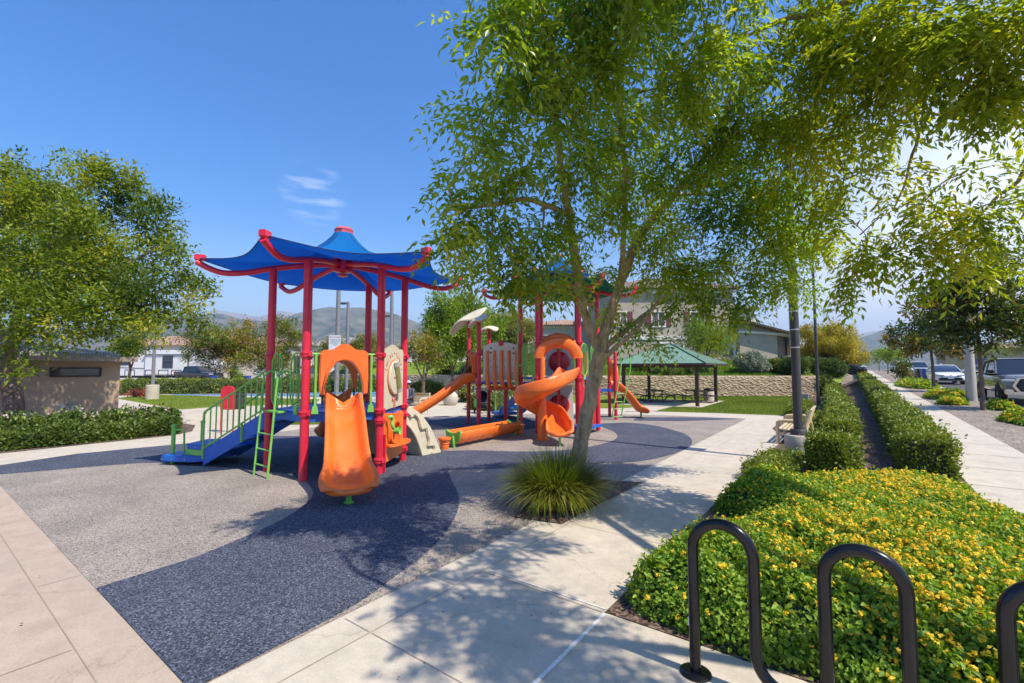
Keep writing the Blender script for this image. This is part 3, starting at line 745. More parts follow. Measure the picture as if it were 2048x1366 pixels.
# side D-E: moulded arch climber
ED = Edge(nm['D'], nm['E'])
outer = spline([(-.02, 1.03), (.2, .97), (.4, .86), (.58, .69), (.73, .50), (.86, .28), (.95, .12), (1.0, 0)], 5)
inner = spline([(-.02, .72), (.1, .66), (.22, .55), (.33, .41), (.42, .24), (.48, .10), (.52, 0)], 5)
n0 = 36
ou = [outer[int(i * (len(outer) - 1) / (n0 - 1))] for i in range(n0)]; inn = [inner[int(i * (len(inner) - 1) / (n0 - 1))] for i in range(n0)]
ac = MB()
G = []
for s_ in np.linspace(-.52, .52, 13):
    row = []
    for i, (d, z) in enumerate(ou):
        st = .035 * sin(i * .9 + 1.6 * sin(s_ * 5)) + .012 * sin(s_ * 19 + i)
        row.append(ED(s_, d + st * .7, max(0, z + st * .7)))
    G.append(row)
ac.grid(G)
ac.grid([[ED(s_, d, z) for d, z in inn] for s_ in (-.52, .52)])
cl_ = ac.build('arch_climber', BEIGE, fs)
for sg in (-1, 1):
    q = MB().prism([(d, z) for d, z in ou] + [(d, z) for d, z in inn[::-1]], ED(sg * .52, 0, 0), ED.n, ED.u, .04).build('side_plate', BEIGE, cl_, bevel=.01)
    zig = []
    for i in range(n0):
        t = i / (n0 - 1); f = .28 + .34 * (((t * 3.6 + .2) % 1) ** 1.3) + .03 * sin(i)
        zig.append((ou[i][0] * (1 - f) + inn[i][0] * f, ou[i][1] * (1 - f) + inn[i][1] * f))
    MB().prism(zig + [(d, z) for d, z in ou[::-1]], ED(sg * .552, 0, 0), ED.n, ED.u, .075).build('rock_step', BEIGE, q, bevel=.022)
MB().prism([(d, z) for d, z in inn] + [(-.02, 0)], ED(.45, 0, 0), ED.n, ED.u, .03).build('back_web', M('beige_shadow_plastic', (.60, .54, .39), .55), cl_)
# side F-A: stair with rails and transfer step
EF = Edge(nm['F'], nm['A'])
st = MB()
def zs(d): return DK - .02 - (DK - .02 - .22) * d / 1.28
for sg in (-1, 1): st.prism([(.02, zs(.02) - .24), (1.30, zs(1.30) - .18), (1.30, zs(1.30) + .10), (.02, zs(.02) + .06)], EF(sg * .42, 0, 0), EF.n, EF.u, .03)
stair = st.build('stair_stringer', BLUE, fs, bevel=.006)
for i in range(5):
    d = .14 + .25 * i; MB().box(EF(0, d, zs(d) - .04), (.80, .26, .035), rz=math.atan2(EF.e.y, EF.e.x)).build('tread', BLUE, stair, bevel=.006)
for sg in (-1, 1):
    hr = MB(); zr = lambda d: zs(d) + .10
    top = spline([EF(sg * .44, 1.30, .16), EF(sg * .44, 1.305, zr(1.3) + .55), EF(sg * .44, 1.28, zr(1.26) + .62), EF(sg * .44, 1.18, zr(1.18) + .66), EF(sg * .44, .05, zr(.05) + .66)], 6)
    hr.tube(top, .02, 10); hr.tube([EF(sg * .44, 1.30, zr(1.3) + .02), EF(sg * .44, .04, zr(.04) + .02)], .016, 8)
    for i in range(11):
        d = .10 + .108 * i; hr.tube([EF(sg * .44, d, zr(d) + .02), EF(sg * .44, d, zr(d) + .66)], .0125, 8)
    hr.box(EF(sg * .445, .58, zr(.58) - .14), (.03, .03, .34))
    hr.build('stair_rail', GREEN, fs)
low_ = [(1.30, .30), (1.42, .30), (1.62, .38), (2.2, .34), (2.24, -.46), (1.30, -.5)]
tp = MB().prism([(a, -b) for a, b in low_], EF(0, 0, .125), EF.n, -EF.e, .11).build('transfer_step', BLUE, fs, bevel=.012)
up_ = [(1.28, .36), (1.50, .36), (1.78, .26), (1.84, -.3), (1.28, -.46)]
MB().prism([(a, -b) for a, b in up_], EF(0, 0, .335), EF.n, -EF.e, .09).build('upper_step', BLUE, tp, bevel=.012)
MB().prism([(a + .02, -b * .94) for a, b in up_], EF(0, 0, .235), EF.n, -EF.e, .10).build('step_riser', GREEN, tp)
for a in (1.38, 1.52): MB().lathe([(.012, 0), (.01, .012)], EF(.363 if a < 1.5 else .355, a, .335), 8, ax=(EF.n, EF.u, EF.e)).build('bolt', BOLT, tp)
for a in (1.7, 1.95, 2.15): MB().lathe([(.012, 0), (.01, .012)], EF(.375, a, .12), 8, ax=(EF.n, EF.u, EF.e)).build('bolt', BOLT, tp)
for d, s_ in ((2.1, .2), (2.05, -.42)):
    MB().lathe([(.034, 0), (.034, .66), (.042, .665), (.042, .70), (.02, .72)], tuple(EF(s_, d, 0)), 14).build('grab_post', GREEN, tp)
MB().tube(spline([EF(.2, 2.08, .60), EF(.2, 1.98, .62), EF(.2, 1.90, .59), EF(.2, 1.885, .5), EF(.2, 1.88, .18)], 5), .016, 8).build('grab_handle', GREEN, tp)
# side A-B: ladder with loop barriers
EA = Edge(nm['A'], nm['B'])
loop_panel(fs, EA, -.49, -.17, DK + .06, 1.98); loop_panel(fs, EA, .12, .48, DK + .06, 1.98)
ld = MB()
for s_ in (-.43, .02):
    ld.tube(spline([EA(s_ + (.06 if s_ < 0 else .08), .02, 1.66), EA(s_ + .03, .06, 1.69), EA(s_, .14, 1.62), EA(s_, .17, 1.5), EA(s_ - .005, .22, .7), EA(s_ - .01, .27, 0)], 5), .018, 8)
ld.build('ladder_rail', GREEN, fs)
for z in (.18, .43, .68):
    MB().tube([EA(-.435, .26 - .06 * z, z), EA(.012, .26 - .06 * z, z)], .013, 8).build('rung', GREEN, fs)
MB().box(EA(-.2, .09, DK - .02), (.52, .14, .03)).build('ladder_step', GREEN, fs, bevel=.005)
PALEP = M('pale_panel', (.66, .62, .54), .5, .05, 4)
# ------------------------------------------------------------------ rear play structure
RC = (-6.74, 11.36); RZ = 1.49
rs = thing('play_structure', (RC[0], RC[1], 0), 'big red posted play structure with spiral slide and green canopy behind the tree', 'play structure', 'playground structures')
W6 = frame6(RC, 1.1, -90)                     # -90 -30 30 90 150 210
for k_, v in enumerate(W6): post(rs, *v, 3.93, r=.066, clamps=(RZ - .03, 2.42))
roof_arms(rs, RC, -90, [(.12, 4.12), (.6, 4.04), (1.1, 3.94), (1.55, 3.84), (1.85, 3.80), (2.05, 3.85), (2.22, 3.95)])
MB().lathe([(.14, 3.98), (.17, 4.0), (.10, 4.06), (.10, 4.75), (.03, 4.8)], (*RC, 0), 14).build('roof_hub', RED, rs)
canopy(rs, RC, -90, .42, 2.22, 1.72, 4.42, 4.01, 3.93, GREENFAB, 1.6)
roof_arms(rs, RC, -90, [(.12, 4.40), (.5, 4.34), (.85, 4.24), (1.1, 4.24), (1.28, 4.33)], .04)
c2 = canopy(rs, RC, -90, .10, 1.28, .98, 5.0, 4.40, 4.34, BLUEFAB, 1.8, 'top_canopy')
MB().lathe([(.08, 4.95), (.15, 4.97), (.15, 5.03), (.04, 5.07)], (*RC, 0), 8).build('canopy_cap', M('faded_red_plastic', (.62, .10, .13), .45), c2)
dk = MB().prism([(v[0] - RC[0], v[1] - RC[1]) for v in frame6(RC, 1.07, -90)], (RC[0], RC[1], RZ - .03), (1, 0, 0), (0, 1, 0), .06).build('deck', BLUE, rs, bevel=.008)
MB().lathe([(.045, 0), (.045, 2.30)], (*RC, 0), 14).build('centre_pole', RED, rs)
e210 = Edge(W6[5], W6[0]); eF = Edge(W6[0], W6[1]); eR = Edge(W6[1], W6[2]); eB = Edge(W6[3], W6[4]); eB2 = Edge(W6[2], W6[3])
P1, P2, P3, P4 = (-9.76, 10.88), (-8.90, 10.37), (-9.74, 11.87), (-8.75, 11.5)
# left deck with toppers
dk2 = MB().prism([(P1[0] + .05, P1[1] + .03), (P2[0], P2[1] + .06), (-7.75, 10.87), (-7.72, 11.87), (P3[0] + .05, P3[1] - .05)], (0, 0, 1.30), (1, 0, 0), (0, 1, 0), .06).build('bridge_deck', BLUE, rs, bevel=.008)
def topper(parent, x, y, z, w_, rz, tilt):
    G = []
    for i in range(15):
        row = []
        for j_ in range(15):
            u, v = i / 7 - 1, j_ / 7 - 1
            r_ = 1 / max(1, (abs(u) ** 3 + abs(v) ** 3) ** (1 / 3)); uu, vv = u * r_, v * r_
            zz = .10 * (1 - uu * uu) - .42 * vv * vv * (.6 + .4 * sin(uu * 2.6 + .6)) + .10 * uu * vv + .30 * tilt * uu - (.34 * abs(uu) ** 3 if uu < 0 else .05 * uu ** 3)
            a, b = uu * w_, vv * w_ * .75
            row.append((x + a * cos(rz) - b * sin(rz), y + a * sin(rz) + b * cos(rz), z + zz * w_ * 1.25))
        G.append(row)
    return MB().grid(G).build('cloud_topper', BEIGE, parent, solid=.07)
p1 = post(rs, *P1, 3.42, r=.058, clamps=(1.28, 2.22)); topper(p1, P1[0], P1[1], 3.38, .56, YAW, 1.5)
p2 = post(rs, *P2, 3.25, r=.064, clamps=(1.28, 2.16)); topper(p2, P2[0], P2[1], 3.22, .30, YAW, 1.2)
p3 = post(rs, *P3, 3.14, r=.06, clamps=(1.28,)); topper(p3, P3[0], P3[1], 3.10, .30, YAW + .5, .2)
post(rs, *P4, 1.28, r=.066)
eS = Edge(P1, P2)
hood(rs, eS, 1.33, 0, .38, .84); 
sl2 = chute(rs, eS, [(-.02, 1.36, .21, .25), (.25, 1.34, .21, .22), (.5, 1.20, .21, .16), (1.0, .86, .21, .15), (1.6, .50, .215, .15), (2.0, .30, .22, .15), (2.3, .24, .24, .14), (2.5, .235, .25, .05)])
MB().tube([eS(0, .28, 1.36), eS(0, .5, 1.22), eS(0, 1.0, .88), eS(0, 1.6, .52), eS(0, 2.0, .32)], .035, 10).build('slide_divider', ORANGE, sl2)
# ribbed barrier along the bridge
eG = Edge(P2, W6[5])
rp = MB().prism([(-.50, 1.40), (.56, 1.40), (.56, 2.42), (.3, 2.49), (.05, 2.52), (-.2, 2.50), (-.50, 2.40)], eG(0, .0, 0), eG.e, eG.u, .045).build('bridge_panel', GREYP if False else BEIGE, rs, bevel=.008)
for k_ in range(5):
    s_ = -.36 + .222 * k_
    MB().tube([eG(s_, .045, 2.26), eG(s_, .06, 1.95), eG(s_ + .01, .10, 1.62), eG(s_ + .03, .13, 1.40), eG(s_ + .05, .09, 1.24), eG(s_ + .07, -.05, 1.16), eG(s_ + .08, -.35, 1.13)], [.045, .040, .048, .060, .068, .070, .06], 12).build('rib', ORANGE, rp)
q = MB().prism([(-.09, .06), (-.05, .10), (.05, .10), (.09, .06), (.07, -.02), (.05, -.06), (-.05, -.06), (-.07, -.02)], eG(.06, .03, 2.46), eG.e, eG.u, .05)
q.build('ornament', REDP, rp, bevel=.012)
hl = MB()
for a in (-.27, -.05, .17, .40):
    for z in (1.58, 1.78, 1.98): hl.lathe([(.014, 0), (.014, .006)], eG(a, .022, z), 8, ax=(eG.e, eG.u, eG.n))
for a, z in ((-.26, 2.34), (-.26, 2.2), (.44, 2.32), (.44, 2.18)): hl.lathe([(.03, 0), (.03, .006)], eG(a, .022, z), 10, ax=(eG.e, eG.u, eG.n))
hl.build('hole_shade_disc', M('hole_shadow_plug', (.10, .09, .08), .7), rp)  # dark discs on the panel; the shade inside its holes is their colour
MB().lathe([(.12, 0), (.145, .015), (.14, .035), (.05, .03)], (P2[0] - .04, P2[1] - .07, .72), 20, ax=(eS.e, eS.u, eS.n)).build('talk_disc', GREEN, p2)
# barriers
loop_panel(rs, e210, -.45, -.08, RZ + .06, RZ + .95, bars=5); loop_panel(rs, e210, .12, .46, RZ + .06, RZ + .95, bars=5)
loop_panel(rs, eR, -.45, -.08, RZ + .06, RZ + .92); loop_panel(rs, eR, .14, .46, RZ + .06, RZ + .92)
g = MB()
for i in range(8): g.tube([eB2(-.45 + .13 * i, 0, RZ), eB2(-.45 + .13 * i, 0, RZ + .9)], .013, 6)
g.tube([eB2(-.5, 0, RZ + .9), eB2(.5, 0, RZ + .9)], .018, 8)
g.build('guard_rail', GREEN, rs)
bp = MB().prism([(-.40, 0), (.40, 0), (.42, .8), (.3, .92), (0, .98), (-.3, .92), (-.42, .8)], eB(0, 0, RZ + .02), eB.e, eB.u, .04).build('bubble_panel', PALEP, rs, bevel=.006)
MB().lathe([(.33, -.03), (.32, .05), (.26, .10), (.15, .14), (.02, .155)], eB(0, -.02, RZ + .45), 28, ax=(eB.e, eB.u, -eB.n)).build('bubble', M('red_bubble', (.62, .012, .02), .3, .05, coat=.15), bp)
MB().lathe([(.13, 0), (.15, .015), (.15, .03), (.04, .045)], eB(.0, -.05, RZ + .92), 22, ax=(eB.e, eB.u, -eB.n)).build('green_disc', GREEN, bp)
bp = MB().prism([(-.44, .08), (.44, .08), (.40, 1.2), (-.40, 1.2)], eB(0, 0, 0), eB.e, eB.u, .04).build('lower_panel', PALEP, rs, bevel=.006)
MB().lathe([(.32, -.03), (.31, .06), (.25, .13), (.14, .19), (.02, .21)], eB(0, -.02, .62), 28, ax=(eB.e, eB.u, -eB.n)).build('bubble', MATS['red_bubble'], bp)
cp = MB()
for i in range(4): cp.prism([(-.16, 0), (.14, .02), (.12, .06), (-.14, .05)], eB(.22, -.06 - .03 * i, 1.02 + .09 * i), eB.e, eB.u, .05)
cp.build('hand_hold', ORANGE, bp, bevel=.01)
ew = Edge(W6[2], W6[3])
MB().ring([(-.42, .1), (.42, .1), (.42, 1.25), (-.42, 1.25)], [(-.18, .55), (.2, .55), (.18, .98), (-.16, .98)], eR(0, -.02, 0), eR.e, eR.u, .05).build('window_panel', REDP, rs, bevel=.008)
MB().prism([(-.5, -.35), (.5, -.35), (.5, .3), (-.5, .3)], eR(-.05, -.1, .16), eR.e, eR.n, .06).build('low_deck', BLUE, rs, bevel=.01)
# entrance to the spiral slide
bars(rs, eF, RZ, (-.44, .44))
hd = MB()
for dd, rr, zz in ((.22, .50, 2.0), (-.28, .46, 2.14)):
    P = [(.52 * 0 + rr * cos(rad(a)), zz + .42 * sin(rad(a))) for a in range(180, -1, -12)]
    hd.sweep([(-.15, -.05), (-.10, .03), (0, .06), (.10, .03), (.15, -.05), (.10, -.02), (0, .01), (-.10, -.02)], [eF(a, dd, z) for a, z in P], up=tuple(eF.n), scales=[1] * len(P))
hd.build('slide_hood', ORANGE, rs)
SP = [(1.52, 12.15, 1.52), (1.45, 11.85, 1.50), (1.32, 11.35, 1.40), (1.08, 10.92, 1.28), (.72, 10.74, 1.14), (.36, 10.92, 1.01), (.24, 11.27, .88), (.42, 11.62, .74), (.78, 11.74, .60), (1.06, 11.52, .47), (1.13, 11.12, .38), (1.10, 10.72, .31), (1.07, 10.38, .28), (1.06, 10.16, .28)]
S = spline([LD(*p) for p in SP], 5)
nS = len(S); wv = [.21] * nS; ups = []
def lerp(a, b, t): return a + (b - a) * t
prs = []
col = Vector(LD(.745, 11.24))
for i, p in enumerate(S):
    t = i / (nS - 1); b = .42 * smst(.05, .2, t) * (1 - smst(.72, .9, t))
    c = Vector((col.x - p[0], col.y - p[1], 0)).normalized()
    ups.append(Vector((c.x * b, c.y * b, 1)).normalized())
    ww = .215 + .04 * smst(.8, .93, t) - .06 * smst(.965, 1., t); hh = .24 - .20 * smst(.90, 1., t)
    prs.append(slide_profile(ww, hh))
ss_ = MB().sweep(prs, S, up=ups, fixed_up=True).build('spiral_slide', ORANGE, rs, sub=1)
MB().lathe([(.16, 0), (.165, .02), (.13, .03), (.125, .4), (.10, .8), (.065, 1.2), (.06, 1.95), (.05, 2.0), (.02, 2.02)], tuple(col), 18).build('slide_column', ORANGE, ss_)
MB().tube([LD(1.06, 10.28, .0), LD(1.06, 10.28, .24)], .025, 8).build('slide_foot', GREEN, ss_)
# pole climber with leaf steps
lc = LD(.16, 12.85)
pc = MB().tube(spline([(lc[0], lc[1], 0), (lc[0], lc[1], 1.5), (lc[0], lc[1], 2.7), (lc[0] + .02, lc[1] + .05, 3.0), (W6[5][0], W6[5][1], 2.75)], 5), .022, 8).build('climber_pole', GREEN, rs)
for i in range(8):
    a = 1.9 * i; MB().prism([(0, -.03), (.08, -.06), (.17, -.03), (.20, .0), (.17, .03), (.08, .06), (0, .03)], (lc[0], lc[1], .14 + .24 * i), (cos(a), sin(a), 0), (-sin(a), cos(a), 0), .03).build('leaf_step', GREEN, pc, bevel=.006)
# back stair to a transfer step
es = Edge((-8.0, 12.98), (-8.33, 12.10))
st = MB()
def zs2(d): return 1.28 - 1.05 * d / 1.75
for sg in (-1, 1): st.prism([(.0, zs2(0) - .24), (1.78, zs2(1.78) - .2), (1.78, zs2(1.78) + .1), (0, zs2(0) + .06)], es(sg * .42, 0, 0), es.n, es.u, .03)
stair = st.build('stair_stringer', BLUE, rs, bevel=.006)
for i in range(6): MB().box(es(0, .15 + .29 * i, zs2(.15 + .29 * i) - .04), (.8, .28, .035), rz=math.atan2(es.e.y, es.e.x)).build('tread', BLUE, stair)
for sg in (-1, 1):
    hr = MB(); hr.tube([es(sg * .44, 1.76, .2), es(sg * .44, 1.76, zs2(1.76) + .65), es(sg * .44, .02, zs2(0) + .72)], .02, 8)
    for i in range(13): d = .08 + .135 * i; hr.tube([es(sg * .44, d, zs2(d) + .08), es(sg * .44, d, zs2(d) + .70)], .0125, 6)
    hr.build('stair_rail', GREEN, rs)
MB().prism([(0, 1.0), (.6, 1.0), (.6, .42), (0, .42)], es(-.7, -.6, 1.28), es.e, es.n, .05).build('landing', BLUE, rs) if False else None
tp = MB().prism([(1.8, .36), (2.2, .40), (2.55, .3), (2.6, -.3), (1.8, -.45)], es(0, 0, .13), es.n, -es.e, .10).build('transfer_step', BLUE, rs, bevel=.01)
MB().prism([(1.78, .34), (2.1, .30), (2.15, -.25), (1.78, -.4)], es(0, 0, .32), es.n, -es.e, .10).build('upper_step', BLUE, tp, bevel=.01)
for s_, d in ((.25, 2.4), (-.3, 2.35)): MB().lathe([(.034, 0), (.034, .70), (.042, .71), (.042, .75), (.02, .76)], tuple(es(s_, d, 0)), 12).build('grab_post', GREEN, tp)
# small right-hand deck with its own slide and loop ladder
T0 = LD(3.05, 16.2)
q4 = [LD(2.55, 15.75), LD(3.55, 15.75), LD(3.55, 16.75), LD(2.55, 16.75)]
for v in q4: post(rs, v[0], v[1], 2.3, r=.058, clamps=(.98,))
MB().prism([(v[0] - T0[0], v[1] - T0[1]) for v in q4], (T0[0], T0[1], .98), (1, 0, 0), (0, 1, 0), .06).build('low_deck', BLUE, rs, bevel=.008)
et = Edge(q4[1], q4[2])
hood(rs, et, 1.0, 0, .36, .95)
sl3 = chute(rs, et, [(-.02, 1.04, .21, .25), (.15, 1.02, .21, .22), (.34, .92, .21, .15), (.58, .66, .22, .15), (.78, .40, .22, .15), (.92, .27, .25, .16), (1.1, .235, .30, .14), (1.22, .23, .29, .05)])
MB().box(et(0, 1.0, .10), (.05, .05, .2)).build('slide_foot', GREEN, sl3)
lr = MB()
for a in (-.2, .2):
    lr.tube(spline([LD(3.52 + a * .8, 15.55 + a * .1, .10), LD(3.60 + a * .8, 15.45 + a * .1, .6), LD(3.85 + a * .8, 15.5, 1.9), LD(3.65 + a * .8, 15.6, 2.75), LD(3.3 + a * .8, 15.75, 2.6)], 6), .02, 8)
lr.build('ladder_rail', GREEN, rs)
rg = MB()
for z in (.12, .38, .62, .9): 
    x = 3.53 + .13 * z; rg.tube([LD(x - .16, 15.5 - .02, z), LD(x + .16, 15.5, z)], .014, 6)
rg.build('rung', GREEN, rs)

# ------------------------------------------------------------------ loose playground pieces
lg = thing('crawl_trough', (-7.14, 8.55, 0), 'long orange scalloped trough with green end plates lying between the play structures', 'crawl trough')
G = []; nL = 61
Ld = [(-7.08, 7.42), (-7.16, 9.72)]
for i in range(nL):
    t = i / (nL - 1); x, y = lerp(Ld[0][0], Ld[1][0], t), lerp(Ld[0][1], Ld[1][1], t); f = (t * 9) % 1
    r_ = .20 * (1 + .09 * (f ** .7)); row = []
    for a in range(180, 361, 12): row.append((x + r_ * cos(rad(a)), y, .36 + .27 / .2 * r_ * sin(rad(a))))
    G.append(row)
MB().grid(G).build('trough', ORANGE, lg, solid=.03)
for x, y, sg in ((*Ld[0], -1), (*Ld[1], 1)):
    pt_ = [(.23 * cos(rad(a)), .36 + .29 * sin(rad(a))) for a in range(180, 361, 12)] + [(.20, .39), (.1, .335), (0, .32), (-.1, .335), (-.20, .39)]
    ep = MB().prism(pt_, (x, y + sg * .02, 0), (1, 0, 0), (0, 0, 1), .05).build('end_plate', GREEN, lg, bevel=.012)
    MB().tube([(x + .03, y + sg * .02, 0), (x + .03, y + sg * .05, .14), (x + .01, y + sg * .05, .26)], .035, 10).build('leg', GREEN, ep)
for k_, (x, y, lb) in enumerate([(-7.08, 7.13, 'orange ridged stepping stump in front of the trough, next to the beige arch'), (-7.14, 9.98, 'orange ridged stepping stump at the far end of the trough by the spiral slide')]):
    s_ = MB().lathe([(.085, 0), (.09, .04), (.10, .07), (.095, .09), (.11, .12), (.105, .14), (.12, .17), (.115, .19), (.14, .20), (.145, .22), (.14, .245), (.05, .25)], (0, 0, 0), 20).build('stepping_stump', ORANGE, None)
    s_.location = (x, y, .008); tag(s_, lb, 'stepping stump', 'stepping stumps')
# ------------------------------------------------------------------ materials of buildings and vehicles
def stucco(name, col): return M(name, col, .9, .08, 1.5, .35, 60, dirt=tuple(c * .8 for c in col), spec=.2)
STUC = stucco('greige_stucco', (.42, .365, .285)); STUCB = stucco('warm_stucco', (.60, .53, .42)); STUCW = stucco('pale_stucco', (.68, .65, .60)); STUCT = stucco('tan_stucco', (.42, .31, .225))
TRIM = M('cream_trim', (.72, .69, .62), .6)
SHUT = M('maroon_shutter', (.14, .03, .035), .55)
def glassmat(name, col=(.03, .04, .05)):
    m, t, b = newmat(name)
    b.inputs['Base Color'].default_value = (*col, 1); b.inputs['Roughness'].default_value = .06; b.inputs['Specular IOR Level'].default_value = .8; b.inputs['Coat Weight'].default_value = .3
    n = nd(t, 'ShaderNodeTexNoise', Scale=3.); t.links.new(coords(t), n.inputs['Vector']); bumpn(t, b, n.outputs[0], .04, .02)
    return m
GLASS = glassmat('window_glass'); CARGLASS = glassmat('car_glass', (.015, .02, .022))
WGLASS = glassmat('daylit_glass', (.10, .14, .18))
def tilemat(name, a, b_, sc_=(3.2, 3.2, 1)):
    m, t, b = newmat(name)
    o = coords(t)
    br = nd(t, 'ShaderNodeTexBrick', Scale=3.2); br.inputs['Mortar Size'].default_value = .03
    br.inputs['Color1'].default_value = (*a, 1); br.inputs['Color2'].default_value = (*b_, 1); br.inputs['Mortar'].default_value = (*[c * .4 for c in a], 1)
    t.links.new(o, br.inputs['Vector'])
    n = nd(t, 'ShaderNodeTexNoise', Scale=1.2, Detail=6.); t.links.new(o, n.inputs['Vector'])
    t.links.new(mixc(t, 1., br.outputs[0], ramp(t, n.outputs[0], [(.3, (.8, .8, .8)), (.7, (1.15, 1.12, 1.1))]), 'MULTIPLY'), b.inputs['Base Color'])
    b.inputs['Roughness'].default_value = .85
    wv = nd(t, 'ShaderNodeTexWave', Scale=1.6, bands_direction='X'); t.links.new(o, wv.inputs['Vector']); bumpn(t, b, wv.outputs[0], .8, .06)
    return m
TILE = tilemat('clay_roof_tile', (.42, .25, .17), (.56, .38, .27)); TILEB = tilemat('brown_roof_tile', (.22, .16, .12), (.32, .24, .18)); TILEG = tilemat('grey_roof_tile', (.36, .33, .30), (.46, .42, .38))
def blockmat(name, a, b_, sx=3.4):
    m, t, b = newmat(name)
    o = coords(t)
    v = nd(t, 'ShaderNodeTexVoronoi', Scale=sx * 1.7); mpn = nd(t, 'ShaderNodeMapping'); mpn.inputs['Scale'].default_value = (1, 1, 1.7)
    t.links.new(o, mpn.inputs[0]); t.links.new(mpn.outputs[0], v.inputs['Vector'])
    n = nd(t, 'ShaderNodeTexNoise', Scale=9., Detail=8., Roughness=.7); t.links.new(o, n.inputs['Vector'])
    sep = nd(t, 'ShaderNodeSeparateColor'); t.links.new(v.outputs['Color'], sep.inputs[0])
    c = ramp(t, sep.outputs[0], [(0, a), (1, b_)])
    c = mixc(t, .6, c, ramp(t, n.outputs[0], [(.3, (.6, .57, .52)), (.65, (1.2, 1.18, 1.12))]), 'MULTIPLY')
    t.links.new(c, b.inputs['Base Color']); b.inputs['Roughness'].default_value = .95; b.inputs['Specular IOR Level'].default_value = .2
    h = mixc(t, .5, v.outputs['Distance'], n.outputs[0], 'ADD'); bumpn(t, b, h, 1., .07)
    return m
BLOCK = blockmat('split_face_block', (.34, .25, .165), (.54, .42, .29)); STONE = blockmat('stone_veneer', (.22, .17, .13), (.46, .38, .30), 3.)
SEAM = M('green_metal_roof', (.17, .28, .185), .38, .08, 2)
CHROME = M('chrome', (.75, .75, .76), .12, .03, metal=1.)
TYRE = M('tyre', (.015, .015, .016), .85); RIM = M('alloy_rim', (.22, .22, .23), .35, metal=.8); BLACKP = M('black_trim', (.012, .012, .013), .5)
LAMP = M('headlamp_lens', (.55, .58, .62), .08, .1, 30, coat=.8); TAIL = M('tail_lamp', (.35, .01, .015), .2)
def paint(name, c, metal=.0): return M(name, c, .25, .03, 1.5, metal=metal, coat=.9)
P_WHITE = paint('white_car_paint', (.80, .80, .79)); P_GREY = paint('grey_car_paint', (.20, .20, .19), .3); P_BLACK = paint('black_car_paint', (.012, .013, .017)); P_SILV = paint('silver_car_paint', (.50, .52, .54), .5); P_BRN = paint('dark_grey_paint', (.05, .045, .042), .3)
P_BLUE = paint('blue_car_paint', (.03, .06, .15), .3)

# ------------------------------------------------------------------ vehicles
def wheel(parent, x, y, r, w_=.22):
    sg = 1 if y > 0 else -1
    ax = (Vector((1, 0, 0)), Vector((0, 0, 1)), Vector((0, sg, 0)))
    o = MB().lathe([(r * .66, -w_), (r * .95, -w_), (r, -w_ * .8), (r, -.04), (r * .95, 0), (r * .70, .0), (r * .68, -.02)], (x, y, r), 24, ax=ax).build('wheel', TYRE, parent)
    m = MB()
    m.lathe([(r * .69, -.05), (r * .69, -.015), (r * .62, -.03), (r * .18, -.03), (r * .14, -.008), (.01, -.006)], (x, y, r), 20, ax=ax)
    m.build('rim', RIM, o)
    sp = MB()
    for k_ in range(6):
        a = k_ * PI / 3; sp.prism([(.1 * r, -.05 * r), (.66 * r, -.09 * r), (.66 * r, .09 * r), (.1 * r, .05 * r)], (x, y - sg * .016, r), (cos(a), 0, sin(a)), (-sin(a), 0, cos(a)), .02)
    return o
def body_loft(st, n=9):
    """st: (x, half width, z bottom, z belt, z top, crown)"""
    G = []
    for x, hw, zb, zm, zt in st:
        half = [(0, zb), (hw * .80, zb), (hw * .95, zb + .05), (hw, zb + (zm - zb) * .35), (hw * 1.0, zb + (zm - zb) * .75), (hw * .975, zm), (hw * .92, zm + (zt - zm) * .6), (hw * .80, zt), (hw * .4, zt + .012), (0, zt + .018)]
        G.append([(x, y, z) for y, z in half] + [(x, -y, z) for y, z in half[-2:0:-1]])
    m = MB().grid(G, True); k_ = len(G[0])
    m.f.append(tuple(range(k_ - 1, -1, -1))); m.m.append(0); b_ = (len(G) - 1) * k_; m.f.append(tuple(b_ + i for i in range(k_))); m.m.append(0)
    return m
